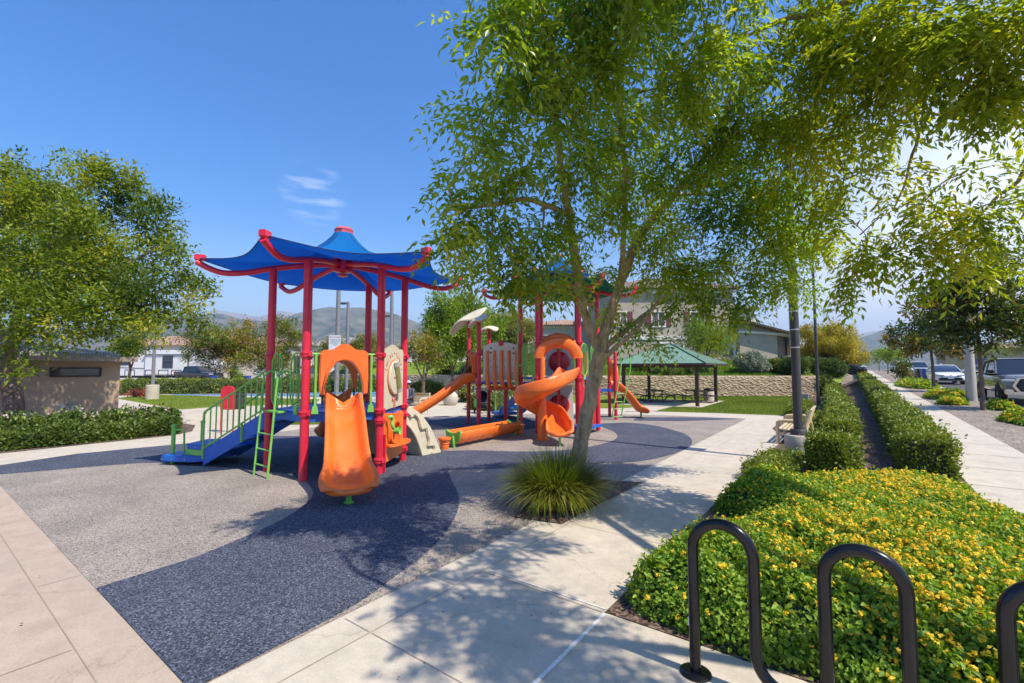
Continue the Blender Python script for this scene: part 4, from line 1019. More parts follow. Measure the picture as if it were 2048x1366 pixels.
def vehicle(name, label, loc, rz, kind, pnt, group=None, cat=None, plate=True, simple=False, z=None):
    root = thing(name, loc, label, cat or {'sedan': 'car', 'suv': 'car', 'pickup': 'pickup truck'}[kind], group, rz, local=True)
    if kind == 'sedan':
        L, W, R_ = 4.85, .91, .33; ax_ = (-1.42, 1.42)
        st = [(-2.42, .70, .42, .78, .86), (-2.36, .82, .28, .82, .95), (-1.9, .90, .22, .84, 1.0), (-1.0, .915, .20, .86, .95), (.6, .915, .20, .86, .93), (1.2, .915, .20, .80, .92), (1.9, .90, .20, .72, .83), (2.25, .83, .20, .64, .74), (2.40, .68, .24, .56, .64), (2.44, .55, .28, .5, .56)]
        gh = [(-2.0, .96), (-1.15, 1.40), (-.4, 1.45), (.15, 1.43), (1.25, .93)]; hwb, hwt = .82, .60
    elif kind == 'suv':
        L, W, R_ = 4.7, .94, .36; ax_ = (-1.40, 1.38)
        st = [(-2.33, .78, .40, 1.0, 1.10), (-2.25, .89, .30, 1.02, 1.14), (-1.5, .94, .26, 1.02, 1.10), (.6, .94, .24, .98, 1.06), (1.15, .94, .24, .94, 1.05), (1.9, .92, .24, .86, .99), (2.22, .85, .26, .74, .88), (2.34, .70, .32, .62, .70)]
        gh = [(-2.25, 1.12), (-1.95, 1.58), (-.8, 1.66), (.15, 1.62), (1.15, 1.05)]; hwb, hwt = .86, .66
    else:
        L, W, R_ = 5.8, 1.0, .41; ax_ = (-1.75, 1.85)
        st = [(-2.9, .93, .62, 1.20, 1.28), (-2.85, .98, .52, 1.22, 1.30), (-1.0, 1.0, .46, 1.22, 1.30), (-.75, 1.0, .44, 1.16, 1.24), (.9, 1.0, .44, 1.14, 1.22), (1.3, 1.0, .44, 1.10, 1.27), (2.3, .99, .46, 1.02, 1.25), (2.72, .95, .48, .95, 1.18), (2.84, .86, .50, .85, 1.05)]
        gh = [(-1.50, 1.28), (-1.42, 1.86), (-.4, 1.95), (.40, 1.93), (1.25, 1.26)]; hwb, hwt = .90, .74
    body_loft(st).build('body', pnt, root, sub=1)
    zb = min(gh[0][1], gh[-1][1])
    # glasshouse: dark glass, painted roof and pillars
    n = len(gh); zr = max(z for _, z in gh)
    def hw_at(z): return hwb + (hwt - hwb) * max(0, (z - zb)) / (zr - zb)
    G = [[(x, -hw_at(z), z) for x, z in gh], [(x, -hw_at(z) * .6, z + .012) for x, z in gh], [(x, hw_at(z) * .6, z + .012) for x, z in gh], [(x, hw_at(z), z) for x, z in gh]]
    m = MB().grid(G); m.f.append(tuple(range(n))); m.m.append(0); m.f.append(tuple(3 * n + i for i in range(n - 1, -1, -1))); m.m.append(0)
    m.build('glasshouse', CARGLASS, root, smooth=True, angle=25)
    rf = MB()
    T = gh[1:-1]
    rf.grid([[(x, s_ * (hw_at(z) + .012), z + .014 + .02 * (1 - s_ * s_)) for x, z in [(T[0][0] - .04, T[0][1] - .02)] + T + [(T[-1][0] + .05, T[-1][1] - .03)]] for s_ in (-1, -.6, 0, .6, 1)])
    for sg in (-1, 1):
        P = [(x, sg * (hw_at(z) + .008), z) for x, z in gh]
        rf.tube([P[-1], P[-2]], .032, 6); rf.tube([P[0], P[1]], .05, 6); rf.tube(P[1:-1], .03, 6)
        xm = (gh[1][0] + gh[-2][0]) / 2 - .15; rf.tube([(xm, sg * (hwb + .006), zb), (xm, sg * (hwt + .006), zr - .03)], .03, 6)
    rf.build('roof', pnt, root, solid=0)
    for x in ax_:
        for sg in (-1, 1):
            ax = (Vector((1, 0, 0)), Vector((0, 0, 1)), Vector((0, sg, 0)))
            MB().lathe([(R_ * 1.16, -.2), (R_ * 1.18, .006), (R_ * 1.10, .012), (.02, .012)], (x, sg * (W - .012), R_ + .02), 24, ax=ax).build('wheel_arch', BLACKP, root)
            wheel(root, x, sg * (W + .018), R_)
    if simple: return root
    xf = st[-1][0]
    for sg in (-1, 1):
        if kind == 'sedan': pts = [(2.16, sg * .87, .70), (2.30, sg * .76, .69), (2.42, sg * .50, .66), (2.44, sg * .36, .645)]; rr = .035
        elif kind == 'suv': pts = [(2.12, sg * .88, .84), (2.26, sg * .76, .84), (2.33, sg * .58, .83)]; rr = .06
        else: pts = [(2.62, sg * .96, 1.0), (2.78, sg * .88, 1.0), (2.86, sg * .66, .99)]; rr = .05
        MB().tube(pts, rr, 8).build('headlight', LAMP, root)
        MB().box((gh[-1][0] - .12, sg * (hwb + .14), zb + .10), (.14, .22, .15)).build('wing_mirror', pnt if kind != 'pickup' else BLACKP, root, bevel=.03)
        xr = st[0][0]; MB().box((xr + .02, sg * st[0][1] * .86, st[0][3] - .05), (.06, .26, .13 if kind != 'pickup' else .30)).build('tail_light', TAIL, root, bevel=.015)
    if kind == 'sedan':
        MB().prism([(-.62, .0), (.62, .0), (.70, .10), (.58, .20), (-.58, .20), (-.70, .10)], (2.43, 0, .27), (0, 1, 0), (0, 0, 1), .06).build('grille', BLACKP, root, bevel=.01)
        MB().box((2.455, 0, .585), (.03, 1.2, .02)).build('nose_strip', BLACKP, root)
        MB().lathe([(.055, -.01), (.055, .01)], (2.45, 0, .64), 16, ax=(Vector((0, 1, 0)), Vector((0, 0, 1)), Vector((1, 0, 0)))).build('badge', CHROME, root)
        if plate: MB().box((2.475, 0, .46), (.02, .34, .15)).build('licence_plate', WHITE, root)
    elif kind == 'pickup':
        hexa = [(-.52, .55), (.52, .55), (.66, .78), (.52, 1.07), (-.52, 1.07), (-.66, .78)]
        gr = MB().prism(hexa, (2.86, 0, 0), (0, 1, 0), (0, 0, 1), .10).build('grille', BLACKP, root, bevel=.01)
        MB().ring([(a * 1.14, .81 + (b - .81) * 1.18) for a, b in hexa], hexa, (2.90, 0, 0), (0, 1, 0), (0, 0, 1), .08).build('grille_surround', CHROME, gr, bevel=.012)
        sl__ = MB()
        for i in range(4): sl__.box((2.92, 0, .64 + .11 * i), (.02, 1.08 - abs(i - 1.5) * .10, .022))
        sl__.build('grille_bars', M('grille_grey', (.15, .15, .15), .4), gr)
        MB().box((2.88, 0, .47), (.14, 1.5, .13)).build('bumper', CHROME, root, bevel=.03)
        for sg in (-1, 1): MB().box((2.84, sg * .84, .53), (.16, .26, .22)).build('bumper_end', CHROME, root, bevel=.04)
        if plate: MB().box((2.96, 0, .47), (.01, .30, .12)).build('licence_plate', WHITE, root)
        MB().box((-2.2, 0, 1.33), (1.3, 1.66, .02)).build('bed_cover', BLACKP, root)
    else:
        MB().box((2.345, 0, .66), (.03, .8, .20)).build('grille', BLACKP, root, bevel=.01)
    return root
def hzz(x, y): return hz(x, y) - .12
vehicle('pickup_truck', 'grey pickup truck with big chrome framed grille parked at the kerb', (6.05, 30.3, hzz(6, 30.3)), -PI / 2, 'pickup', P_GREY)
vehicle('sedan', 'white sedan parked facing the viewer on the street behind the first street tree', (6.0, 50.3, hzz(6, 50) + .02), -PI / 2 + .03, 'sedan', P_WHITE)
vehicle('sedan', 'black car standing across the driveway under the golden tree', (*LD(28.6, 41)[:2], 1.26), .06, 'sedan', P_BLACK)
far = [(5.9, 68, 'suv', P_SILV, -1, 'silver car parked at the kerb beyond the refuse bins'), (5.9, 76, 'sedan', P_WHITE, -1, 'far white car parked second beyond the refuse bins'),
       (12.9, 62, 'sedan', P_SILV, -1, 'pale sedan seen from the back across the street'), (12.9, 70, 'suv', P_WHITE, -1, 'white car parked across the street beyond the pale sedan'), (12.9, 80, 'pickup', P_BRN, -1, 'dark pickup truck parked across the street in the distance'),
       (5.9, 92, 'suv', P_BLUE, -1, 'dark blue car parked farthest along the near kerb'), (12.9, 54, 'sedan', P_SILV, 1, 'silver car with red tail lamp across the street beside the white sedan'), (5.9, 84, 'suv', P_WHITE, -1, 'white tall car parked far along the near kerb')]
for x, y, kd, p_, sg, lb in far: vehicle('parked_car' if kd != 'pickup' else 'pickup_truck', lb, (x, y, hzz(x, y)), sg * PI / 2, kd, p_, 'cars parked along the street')
vehicle('pickup_truck', 'dark grey pickup truck parked in front of the white trailer', LD(-37.7, 55.3, .12), YAW * 0 + .35, 'pickup', P_BRN)
# fifth-wheel trailer behind the far hedge
rv = thing('camping_trailer', LD(-43, 57.5, .1), 'long white camping trailer parked beyond the hedge at the park edge', 'trailer', None, YAW, local=True)
RVW = M('trailer_white', (.74, .74, .72), .4, .05, 2); RVG = M('trailer_grey_band', (.25, .25, .26), .5)
sd = [(-6.5, .55), (4.2, .55), (4.4, 1.5), (6.4, 1.75), (6.6, 2.2), (6.0, 3.95), (-6.3, 3.95), (-6.5, 3.8)]
MB().prism(sd, (0, 0, 0), (1, 0, 0), (0, 0, 1), 2.5).build('body', RVW, rv, bevel=.06)
MB().box((.6, -1.35, 2.15), (5.0, .3, 2.4)).build('slide_out', RVW, rv, bevel=.03)
MB().box((.6, -1.40, 3.42), (5.3, .5, .08)).build('awning', RVG, rv)
for x, z, w_, h_ in ((.9, 2.5, 1.25, 1.5), (-4.6, 2.5, .9, .8)):
    f = MB().box((x, -1.525 if x > 0 else -1.27, z), (w_, .06, h_)).build('window', GLASS, rv)
    MB().box((x, -1.56 if x > 0 else -1.31, z - .1), (w_ - .06, .03, .04)).build('window_bar', BLACKP, f)
for x in (-3.9, -1.2, .4, 2.0):
    MB().ring([(-.62, -.5), (.62, -.5), (.62, .5), (-.62, .5)], [(-.56, -.44), (.56, -.44), (.56, .44), (-.56, .44)], (x, -1.515 if x > -1.9 else -1.265, 1.05 if x < -1.9 else 1.02), (1, 0, 0), (0, 0, 1), .03).build('hatch_frame', BLACKP, rv)
MB().box((3.25, -1.30, 2.3), (.09, .06, 3.0)).build('corner_trim', BLACKP, rv)
MB().box((-1.5, -1.27, .68), (9.6, .04, .28)).build('skirt_band', BLACKP, rv)
s_ = MB(); s_.tube(spline([(-6.3, -1.262, 1.9), (-3, -1.262, 1.75), (-1.9, -1.262, 1.7)], 5), .05, 6); s_.tube(spline([(3.4, -1.27, 1.62), (5, -1.27, 1.75), (6.3, -1.27, 2.3)], 5), .05, 6)
s_.build('swoosh_stripe', RVG, rv)
for x in (-2.6, -1.6): wheel(rv, x, -1.2, .38)
MB().tube([(5.2, -.9, 0), (5.2, -.9, 1.7)], .06, 8).build('landing_leg', BLACKP, rv); MB().tube([(5.2, .9, 0), (5.2, .9, 1.7)], .06, 8).build('landing_leg', BLACKP, rv)

# ------------------------------------------------------------------ buildings
def bwin(parent, x0, x1, z0, z1, y, shut=False, mull=1):
    f = MB().ring([(x0 - .09, z0 - .12), (x1 + .09, z0 - .12), (x1 + .09, z1 + .09), (x0 - .09, z1 + .09)], [(x0, z0), (x1, z0), (x1, z1), (x0, z1)], (0, y - .03, 0), (1, 0, 0), (0, 0, 1), .12).build('window', TRIM, parent)
    MB().box(((x0 + x1) / 2, y + .02, (z0 + z1) / 2), (x1 - x0, .04, z1 - z0)).build('pane', WGLASS, f)
    m = MB()
    for i in range(mull): m.box((x0 + (x1 - x0) * (i + 1) / (mull + 1), y - .015, (z0 + z1) / 2), (.05, .03, z1 - z0))
    m.build('mullion', WHITE, f)
    if shut:
        for x in (x0 - .32, x1 + .32): MB().box((x, y - .035, (z0 + z1) / 2), (.42, .06, z1 - z0 + .1)).build('shutter', SHUT, parent)
def hip(parent, x0, x1, y0, y1, z, h, ov=.45, mat=TILE, ridge='x', name='roof'):
    a, b, c, d = x0 - ov, x1 + ov, y0 - ov, y1 + ov; hw_ = min(b - a, d - c) / 2
    if ridge == 'x': r0, r1 = (a + hw_, (c + d) / 2, z + h), (b - hw_, (c + d) / 2, z + h)
    else: r0, r1 = ((a + b) / 2, c + hw_, z + h), ((a + b) / 2, d - hw_, z + h)
    m = MB()
    B = [(a, c, z), (b, c, z), (b, d, z), (a, d, z)]; T = [(p[0], p[1], z + .12) for p in B]
    v = B + T + [r0, r1]
    if ridge == 'x': fs_ = [(4, 5, 9, 8), (6, 7, 8, 9), (5, 6, 9), (7, 4, 8)]
    else: fs_ = [(5, 6, 9, 8), (7, 4, 8, 9), (4, 5, 8), (6, 7, 9)]
    m.add(v, fs_ + [(3, 2, 1, 0), (0, 1, 5, 4), (1, 2, 6, 5), (2, 3, 7, 6), (3, 0, 4, 7)])
    return m.build(name, mat, parent, smooth=False)
# house beyond the shelter
hA = thing('house', LD(13, 37.2, 2.3), 'greige two storey house with maroon shutters rising behind the green roofed shelter', 'house', None, YAW, local=True)
X = lambda px, dep=37.2: (px - 1024) / 915 * dep - 13
MB().box((0, 5, 2.9), (10.2, 10, 6.2)).build('wall', STUC, hA)
hip(hA, -5.1, 5.1, 0, 10, 6.0, 1.9, .5, TILEB)
MB().box((0, -.03, 1.95), (10.3, .1, .28)).build('belt_course', TRIM, hA); MB().box((0, -.03, 5.78), (10.3, .1, .3)).build('eave_trim', TRIM, hA)
bwin(hA, -1.55, -.55, 2.95, 4.05, 0, True); bwin(hA, -4.6, -3.7, 2.95, 4.05, 0, True); bwin(hA, 1.6, 2.7, 2.95, 4.05, 0, True); bwin(hA, -.8, .9, .2, 1.35, 0); MB().box((.05, -.06, 1.55), (2.1, .14, .14)).build('window_head', TRIM, hA)
MB().box((3.5, -.12, .2), (2.9, .3, 2.0)).build('stone_base', STONE, hA); MB().box((5.0, -.12, .55), (.22, .34, 2.9)).build('pilaster', TRIM, hA)
# single-storey wing with porch
MB().box((6.7, 2.3, 1.25), (3.0, 6, 3.0)).build('wing_wall', STUC, hA)
MB().prism([(4.9, 3.25), (9.55, 2.05), (9.55, 2.19), (4.9, 3.42)], (0, 2.2, .0), (1, 0, 0), (0, 0, 1), 7.2).build('wing_roof', TILEB, hA)
MB().prism([(5.15, 2.58), (9.3, 1.92), (9.3, 2.02), (5.15, 3.2)], (0, -.66, 0), (1, 0, 0), (0, 0, 1), .12).build('gable_wall', STUC, hA)
MB().prism([(5.1, 2.25), (9.35, 2.0), (9.35, 1.80), (5.1, 2.05)], (0, -.78, .25), (1, 0, 0), (0, 0, 1), .12).build('gable_trim', TRIM, hA)
MB().box((8.75, .9, 1.05), (1.1, 2.4, 2.2)).build('porch_wall', stucco('brown_stucco', (.26, .20, .15)), hA)
MB().box((8.15, -.55, 1.0), (.16, .16, 2.1)).build('porch_post', WHITE, hA); MB().box((9.15, -.5, 1.0), (.24, .24, 2.1)).build('porch_post', BROWN, hA); MB().box((9.2, -.7, -.05), (.75, .75, .9)).build('porch_pier', STONE, hA); MB().box((9.2, -.7, .43), (.85, .85, .1)).build('pier_cap', TRIM, hA)
# taller rear wing to the right
MB().box((8.0, 10.5, 2.6), (5.6, 6, 5.4)).build('rear_wall', STUCB, hA); hip(hA, 5.2, 10.8, 7.5, 13.5, 5.3, 1.2, .45, TILEB)
bwin(hA, 5.5, 6.4, 3.6, 4.7, 7.5); bwin(hA, 6.7, 7.6, 3.6, 4.7, 7.5); bwin(hA, 8.9, 9.5, 3.2, 4.6, 7.5); bwin(hA, 9.9, 10.4, 3.2, 4.6, 7.5)
MB().box((9.7, 7.38, 2.95), (2.3, .2, .2)).build('sill_band', TRIM, hA)
def house(label, lat, dep, z, w_, d_, h, rh, wall, tile, rz=YAW, wins=(), ridge='x', garage=None):
    o = thing('house', LD(lat, dep, z), label, 'house', 'houses around the park', rz, local=True)
    MB().box((0, d_ / 2, h / 2 - .3), (w_, d_, h + .6)).build('wall', wall, o); hip(o, -w_ / 2, w_ / 2, 0, d_, h, rh, .5, tile, ridge)
    MB().box((0, -.02, h - .16), (w_ + .05, .08, .24)).build('eave_trim', TRIM, o)
    for x, zz, a, b in wins: bwin(o, x - a / 2, x + a / 2, zz - b / 2, zz + b / 2, 0)
    if garage:
        x, a = garage; g_ = MB().box((x, -.03, 1.1), (a, .06, 2.2)).build('garage_door', WHITE, o)
        s2 = MB(); [s2.box((x, -.065, .55 * i), (a, .01, .02)) for i in (1, 2, 3)]; s2.build('panel_groove', GREYP, g_)
    return o
house('cream house with clay tile roof directly behind the big play structure', 5.6, 46, 2.35, 8.6, 9, 3.75, 1.1, STUCB, TILE, YAW, [(2.9, 2.2, .9, 1.3), (-2.2, 2.2, .9, 1.1)])
house('pale house with pinkish tile roof half hidden by trees left of the cloud toppers', -2.4, 62, 2.5, 9.5, 9, 5.8, 1.6, STUCW, TILE, YAW, [(-2.5, 4.3, 1, 1.3), (1.8, 4.3, 1, 1.3), (0, 1.5, 1.6, 1.4)])
house('white two storey house behind the camping trailer', -61, 78, .1, 13, 10, 5.6, 2.0, STUCW, TILE, YAW, [(-3, 4.2, 1.2, 1.3), (3, 4.2, 1.2, 1.3)], garage=(2, 4.5))
house('cream two storey house behind the dark grey pickup', -45, 80, .1, 13, 10, 5.6, 1.9, STUCB, TILE, YAW, [(-4, 4.2, 1.2, 1.3), (0, 4.2, 1.2, 1.3), (4, 4.2, 1.2, 1.3), (-3.5, 1.4, 1.6, 1.5)], garage=(2.5, 4.6))
house('pale two storey house seen behind the play tower posts', -31, 80, .1, 12, 10, 5.6, 1.9, STUCW, TILEG, YAW, [(-3, 4.2, 1.2, 1.3), (3, 4.2, 1.2, 1.3), (-3.5, 1.4, 1.6, 1.5)], garage=(2.5, 4.6))
house('pale house with grey roof beyond the sport court lights', -17, 84, .3, 13, 10, 4.6, 1.8, STUCW, TILEG, YAW, [(-3, 2.6, 1.4, 1.3), (3, 2.6, 1.4, 1.3)])
house('tan two storey house across the street beyond the white sedan', 131, 140, 1.35, 16, 11, 6.3, 2.0, STUCT, TILEB, -PI / 2, [(-3.4, 4, 1.2, 1.3), (0, 4, 1.2, 1.3), (3.2, 4, 1.2, 1.3)], garage=(1, 4.6))
house('cream house across the street behind the grey pickup truck', 80, 70, 1.3, 12, 9, 4.2, 1.3, STUCB, TILEB, -PI / 2, [(-3, 1.6, 1.4, 1.5), (1, 4, 1.2, 1.3), (3.4, 1.6, 1.0, 1.8)])
house('tan house across the street in the far distance', 112.5, 110, 1.35, 14, 11, 5.0, 1.6, STUCT, TILE, -PI / 2, [(-3, 4, 1.2, 1.3), (3, 4, 1.2, 1.3)], garage=(0, 4.6))
# restroom block on the left
rb = thing('restroom_block', (-22.7, 5.23, 0), 'low tan stucco restroom block with two slot windows behind the rose bed', 'building')
MB().box((-25.7, -.8, 1.0), (6, 12.06, 2.04)).build('wall', STUCT, rb)
MB().box((-25.55, -.72, 2.09), (6.75, 12.7, .17)).build('fascia', M('weathered_fascia', (.30, .24, .19), .8, .2, 8), rb)
hip(rb, -28.3, -22.9, -6.4, 4.9, 2.18, .75, .3, TILEG, 'y')
for y0, y1 in ((3.36, 4.62), (1.30, 2.42), (-1.2, 0)):
    f = MB().ring([(y0 - .06, 1.44), (y1 + .06, 1.44), (y1 + .06, 1.78), (y0 - .06, 1.78)], [(y0, 1.49), (y1, 1.49), (y1, 1.73), (y0, 1.73)], (-22.70, 0, 0), (0, 1, 0), (0, 0, 1), .10).build('window', BLACKP, rb)
    MB().box((-22.71, (y0 + y1) / 2, 1.61), (.04, y1 - y0, .24)).build('pane', GLASS, f)
v = MB().box((-22.69, 3.75, .30), (.06, .55, .34)).build('vent', M('galvanised', (.28, .28, .29), .5, metal=.6), rb)
s_ = MB()
for i in range(5): s_.box((-22.655, 3.75, .18 + .06 * i), (.02, .50, .02))
s_.build('louvre', MATS['galvanised'], v)
# retaining wall
wl = MB(); WP = [LD(*p) for p in [(19.2, 28.8), (18.2, 28.85), (7.1, 28.85), (-1, 30.9), (-7, 34.9), (-14, 37.8), (-20, 40)]]
pts_ = []
for a, b in zip(WP[:-1], WP[1:]):
    n = max(1, int(math.dist(a, b) / .4))
    pts_ += [tuple(lerp(a[i], b[i], k_ / n) for i in range(2)) for k_ in range(n)]
r_ = np.random.default_rng(2)
G = []
for x, y in pts_:
    G.append([(x - FWD[0] * (.06 * r_.random()), y - FWD[1] * (.06 * r_.random()), z) for z in np.linspace(-.1, 1.22, 7)] + [(x, y, 1.30), (x + FWD[0] * .35, y + FWD[1] * .35, 1.30), (x + FWD[0] * .35, y + FWD[1] * .35, -.1)])
tag(wl.grid(G).build('retaining_wall', BLOCK, None, angle=70), 'long split-face block retaining wall behind the shelter and the lawn', 'wall')

# ------------------------------------------------------------------ picnic shelter and its furniture
sh = thing('picnic_shelter', (-7.47, 23.75, 0), 'open picnic shelter with green standing seam roof on brown posts', 'shelter')
for x in (-9.24, -5.7):
    for y in (21.95, 25.55): MB().box((x, y, 1.0), (.15, .15, 2.02)).build('post', BROWN, sh, bevel=.01)
A = [(-9.75, 21.42), (-5.19, 21.42), (-5.19, 26.08), (-9.75, 26.08)]; ap = (-7.47, 23.75, 3.04)
rf = MB(); rf.add([(*p, 1.99) for p in A] + [ap], [(0, 1, 4), (1, 2, 4), (2, 3, 4), (3, 0, 4)])
rf.add([(*p, 1.96) for p in A], [(3, 2, 1, 0)])
roof = rf.build('roof', SEAM, sh, smooth=False)
sm = MB()
for i in range(4):
    p, q = A[i], A[(i + 1) % 4]
    for k_ in range(1, 16):
        t = k_ / 16; b0 = (lerp(p[0], q[0], t), lerp(p[1], q[1], t)); f = 1 - abs(2 * t - 1)
        mx_, my_ = (p[0] + q[0]) / 2, (p[1] + q[1]) / 2
        e = (b0[0] + (ap[0] - mx_) * f, b0[1] + (ap[1] - my_) * f, 1.99 + 1.05 * f)
        sm.tube([(b0[0], b0[1], 1.997), (e[0], e[1], e[2] + .005)], .014, 4)
sm.build('seam', SEAM, roof)
cp_ = MB()
for p in A: cp_.tube([(*p, 2.0), (ap[0], ap[1], ap[2] + .01)], .035, 6)
cp_.build('hip_cap', M('dark_green_cap', (.03, .09, .06), .5), roof)
fb = MB()
for i in range(4):
    p, q = A[i], A[(i + 1) % 4]; dx, dy = q[0] - p[0], q[1] - p[1]
    fb.box(((p[0] + q[0]) / 2, (p[1] + q[1]) / 2, 1.945), (abs(dx) + .04 if abs(dx) > .1 else .05, abs(dy) + .04 if abs(dy) > .1 else .05, .09))
for x in (-9.24, -5.7): fb.box((x, 23.75, 1.87), (.12, 3.6, .14))
for y in (21.95, 25.55): fb.box((-7.47, y, 1.87), (3.4, .12, .14))
fb.build('beam', BROWN, sh)
def picnic(loc, rz, label):
    o = thing('picnic_table', loc, label, 'picnic table', 'picnic tables under the shelter', rz, local=True)
    for z, x, w_ in ((.60, 0, .66), (.36, -.70, .24), (.36, .70, .24)):
        m = MB(); nb = 5 if w_ > .5 else 2
        for i in range(nb): m.box((x - w_ / 2 + w_ * (i + .5) / nb, 0, z), (w_ / nb - .012, 1.7, .035))
        m.build('tabletop' if w_ > .5 else 'seat', BROWN, o)
    for y in (-.6, .6):
        m = MB(); m.tube(spline([(-.84, y, .33), (-.88, y, .22), (-.76, y, .08), (-.5, y, .035), (.5, y, .035), (.76, y, .08), (.88, y, .22), (.84, y, .33)], 6), .024, 8)
        m.tube([(-.82, y, .335), (-.6, y, .335)], .022, 8); m.tube([(.82, y, .335), (.6, y, .335)], .022, 8)
        for sg in (-1, 1): m.tube([(sg * .22, y, .57), (sg * .22, y, .3), (sg * .30, y, .04)], .024, 8); m.tube(spline([(sg * .58, y, .34), (sg * .42, y, .26), (sg * .36, y, .04)], 5), .022, 8)
        m.tube([(-.30, y, .57), (.30, y, .57)], .022, 8); m.tube([(-.22, y, .3), (.22, y, .3)], .02, 8)
        m.build('leg', BROWN, o)
    return o
picnic(LD(7.45, 24.1, .02), YAW, 'brown steel picnic table under the left half of the shelter')
picnic(LD(9.42, 23.7, .02), YAW, 'brown steel picnic table beside the litter bin in the shelter')
def litter(loc, label, mat, s_=1.):
    o = thing('litter_bin', loc, label, 'litter bin', None, 0, local=True)
    MB().lathe([(.24, 0), (.265, .03), (.265, .52), (.25, .54)], (0, 0, 0), 22).build('body', mat, o); MB().lathe([(.275, .535), (.28, .60), (.22, .66), (.12, .68)], (0, 0, 0), 22).build('lid', DARK, o)
litter(LD(10.55, 24.6, .02), 'pale stone litter bin with black lid at the corner of the shelter', M('exposed_aggregate', (.52, .47, .39), .9, .2, 60))

# ------------------------------------------------------------------ lamp posts
lp = thing('lamp_post', (-.84, 10.2, 0), 'thick dark lamp post on a round concrete base beside the walkway hedge', 'lamp post')
MB().lathe([(.235, 0), (.235, .16), (.228, .163), (.228, .167), (.235, .17), (.235, .32), (.228, .323), (.228, .327), (.235, .33), (.235, .47), (.225, .485), (.1, .487)], (-.84, 10.2, 0), 32).build('base', CONCL, lp)
po = MB().lathe([(.135, .48), (.135, .575), (.125, .59), (.078, .592), (.076, 2.0), (.066, 6.6), (.03, 6.62)], (-.84, 10.2, 0), 24).build('pole', BRONZE, lp)
for z in (2.13, 2.47, 2.82): MB().lathe([(.0795, z - .012), (.0805, z), (.0795, z + .012)], (-.84, 10.2, 0), 20).build('strap', BOLT, po)
MB().box((-.92, 10.36, 2.66), (.012, .34, .80)).build('sign_board', M('white_sign_back', (.70, .70, .70), .5), lp)
MB().box((-1.15, 10.2, 6.55), (.7, .26, .10)).build('luminaire', BRONZE, lp, bevel=.02)
lp = thing('lamp_post', (-1.32, 26.5, 0), 'thin dark lamp post rising beside a grey utility box', 'lamp post')
MB().lathe([(.10, 0), (.10, .12), (.075, .13), (.05, 7.6)], (-1.32, 26.5, 0), 14).build('pole', BRONZE, lp); MB().box((-1.6, 26.5, 7.5), (.7, .28, .1)).build('luminaire', BRONZE, lp)
ub = thing('utility_box', (-1.75, 24.8, 0), 'grey utility box on the ground by the thin lamp post', 'utility box')
MB().box((-1.75, 24.8, .28), (.30, .30, .56)).build('cabinet', GREYP, ub, bevel=.02); MB().box((-1.75, 24.8, .575), (.34, .34, .03)).build('lid', GREYP, ub)
lp = thing('lamp_post', LD(-20.5, 26.2, 0), 'grey lamp post on a pale concrete base standing in the left lawn', 'lamp post')
x, y, _ = LD(-20.5, 26.2)
MB().lathe([(.32, 0), (.32, .80), (.30, .82), (.1, .83)], (x, y, 0), 24).build('base', CONCL, lp)
GPOLE = M('grey_pole_paint', (.20, .20, .21), .5, .1)
MB().lathe([(.09, .8), (.07, 6.2)], (x, y, 0), 14).build('pole', GPOLE, lp); MB().box((x + .4, y + .2, 6.15), (.7, .3, .1), rz=YAW).build('luminaire', BRONZE, lp)
for lat, dep, h, r_, sd, lb in [(-10.55, 27.6, 8.6, .14, 1, 'thick grey court light pole carrying the rules sign'), (-11.9, 33, 6.6, .12, -1, 'grey court light pole with a lamp arm pointing left, behind the rules sign'), (-8.2, 31, 7.6, .13, 0, 'grey court light pole seen beside the right tower posts'), (-9.05, 35, 5.9, .11, -1, 'shorter grey court light pole close behind the right tower posts')]:
    x, y, _ = LD(lat, dep); lp = thing('court_light', (x, y, 0), lb, 'light pole', 'poles around the sport court')
    MB().lathe([(r_ * 1.6, 0), (r_ * 1.6, .15), (r_, .2), (r_ * .85, h)], (x, y, 0), 14).build('pole', GPOLE, lp)
    if sd: 
        q = LD(lat + sd * .45, dep); MB().box((q[0], q[1], h - .12), (.62, .3, .12), rz=YAW).build('luminaire', BRONZE, lp)
    if r_ == .14:
        q = LD(lat - .1, dep - .17); sg_ = MB().box((q[0], q[1], 3.2), (.70, .03, 1.1), rz=YAW).build('sign_board', M('pale_sign', (.62, .68, .74), .4), lp)
        tx = MB(); ex, ey, ez = Vector((RGT[0], RGT[1], 0)), Vector((0, 0, 1)), Vector((-FWD[0], -FWD[1], 0))
        q0 = Vector((q[0], q[1], 0)) + ez * .02
        put_text(tx, 'COURT RULES', .10, q0 + ey * 3.60, ex, ey, ez)
        tx.build('sign_heading', LETTER, sg_, smooth=False)
        tx = MB()
        for i, ln in enumerate(('PARK HOURS DAWN TO DUSK', 'NO BIKES OR SKATES', 'NO PETS ON COURT', 'NO GLASS')): put_text(tx, ln, .052, q0 + ey * (3.46 - .10 * i), ex, ey, ez)
        tx.build('sign_lines', BRONZE, sg_, smooth=False)
cl = thing('street_light', (4.19, 28.1, hz(4.19, 28.1)), 'concrete street light pole beside the grey pickup truck', 'street light')
z0 = hz(4.19, 28.1)
MB().lathe([(.19, z0 - .05), (.185, z0 + .4), (.12, z0 + 5.5), (.085, z0 + 8.2)], (4.19, 28.1, 0), 18).build('pole', M('spun_concrete', (.46, .43, .38), .85, .15, 30, .2, 60), cl)
MB().tube(spline([(4.19, 28.1, z0 + 8.0), (4.8, 28.1, z0 + 8.5), (6.2, 28.1, z0 + 8.75)], 6), .035, 8).build('arm', GPOLE, cl); MB().box((6.5, 28.1, z0 + 8.75), (.7, .3, .12)).build('luminaire', GPOLE, cl, bevel=.03)

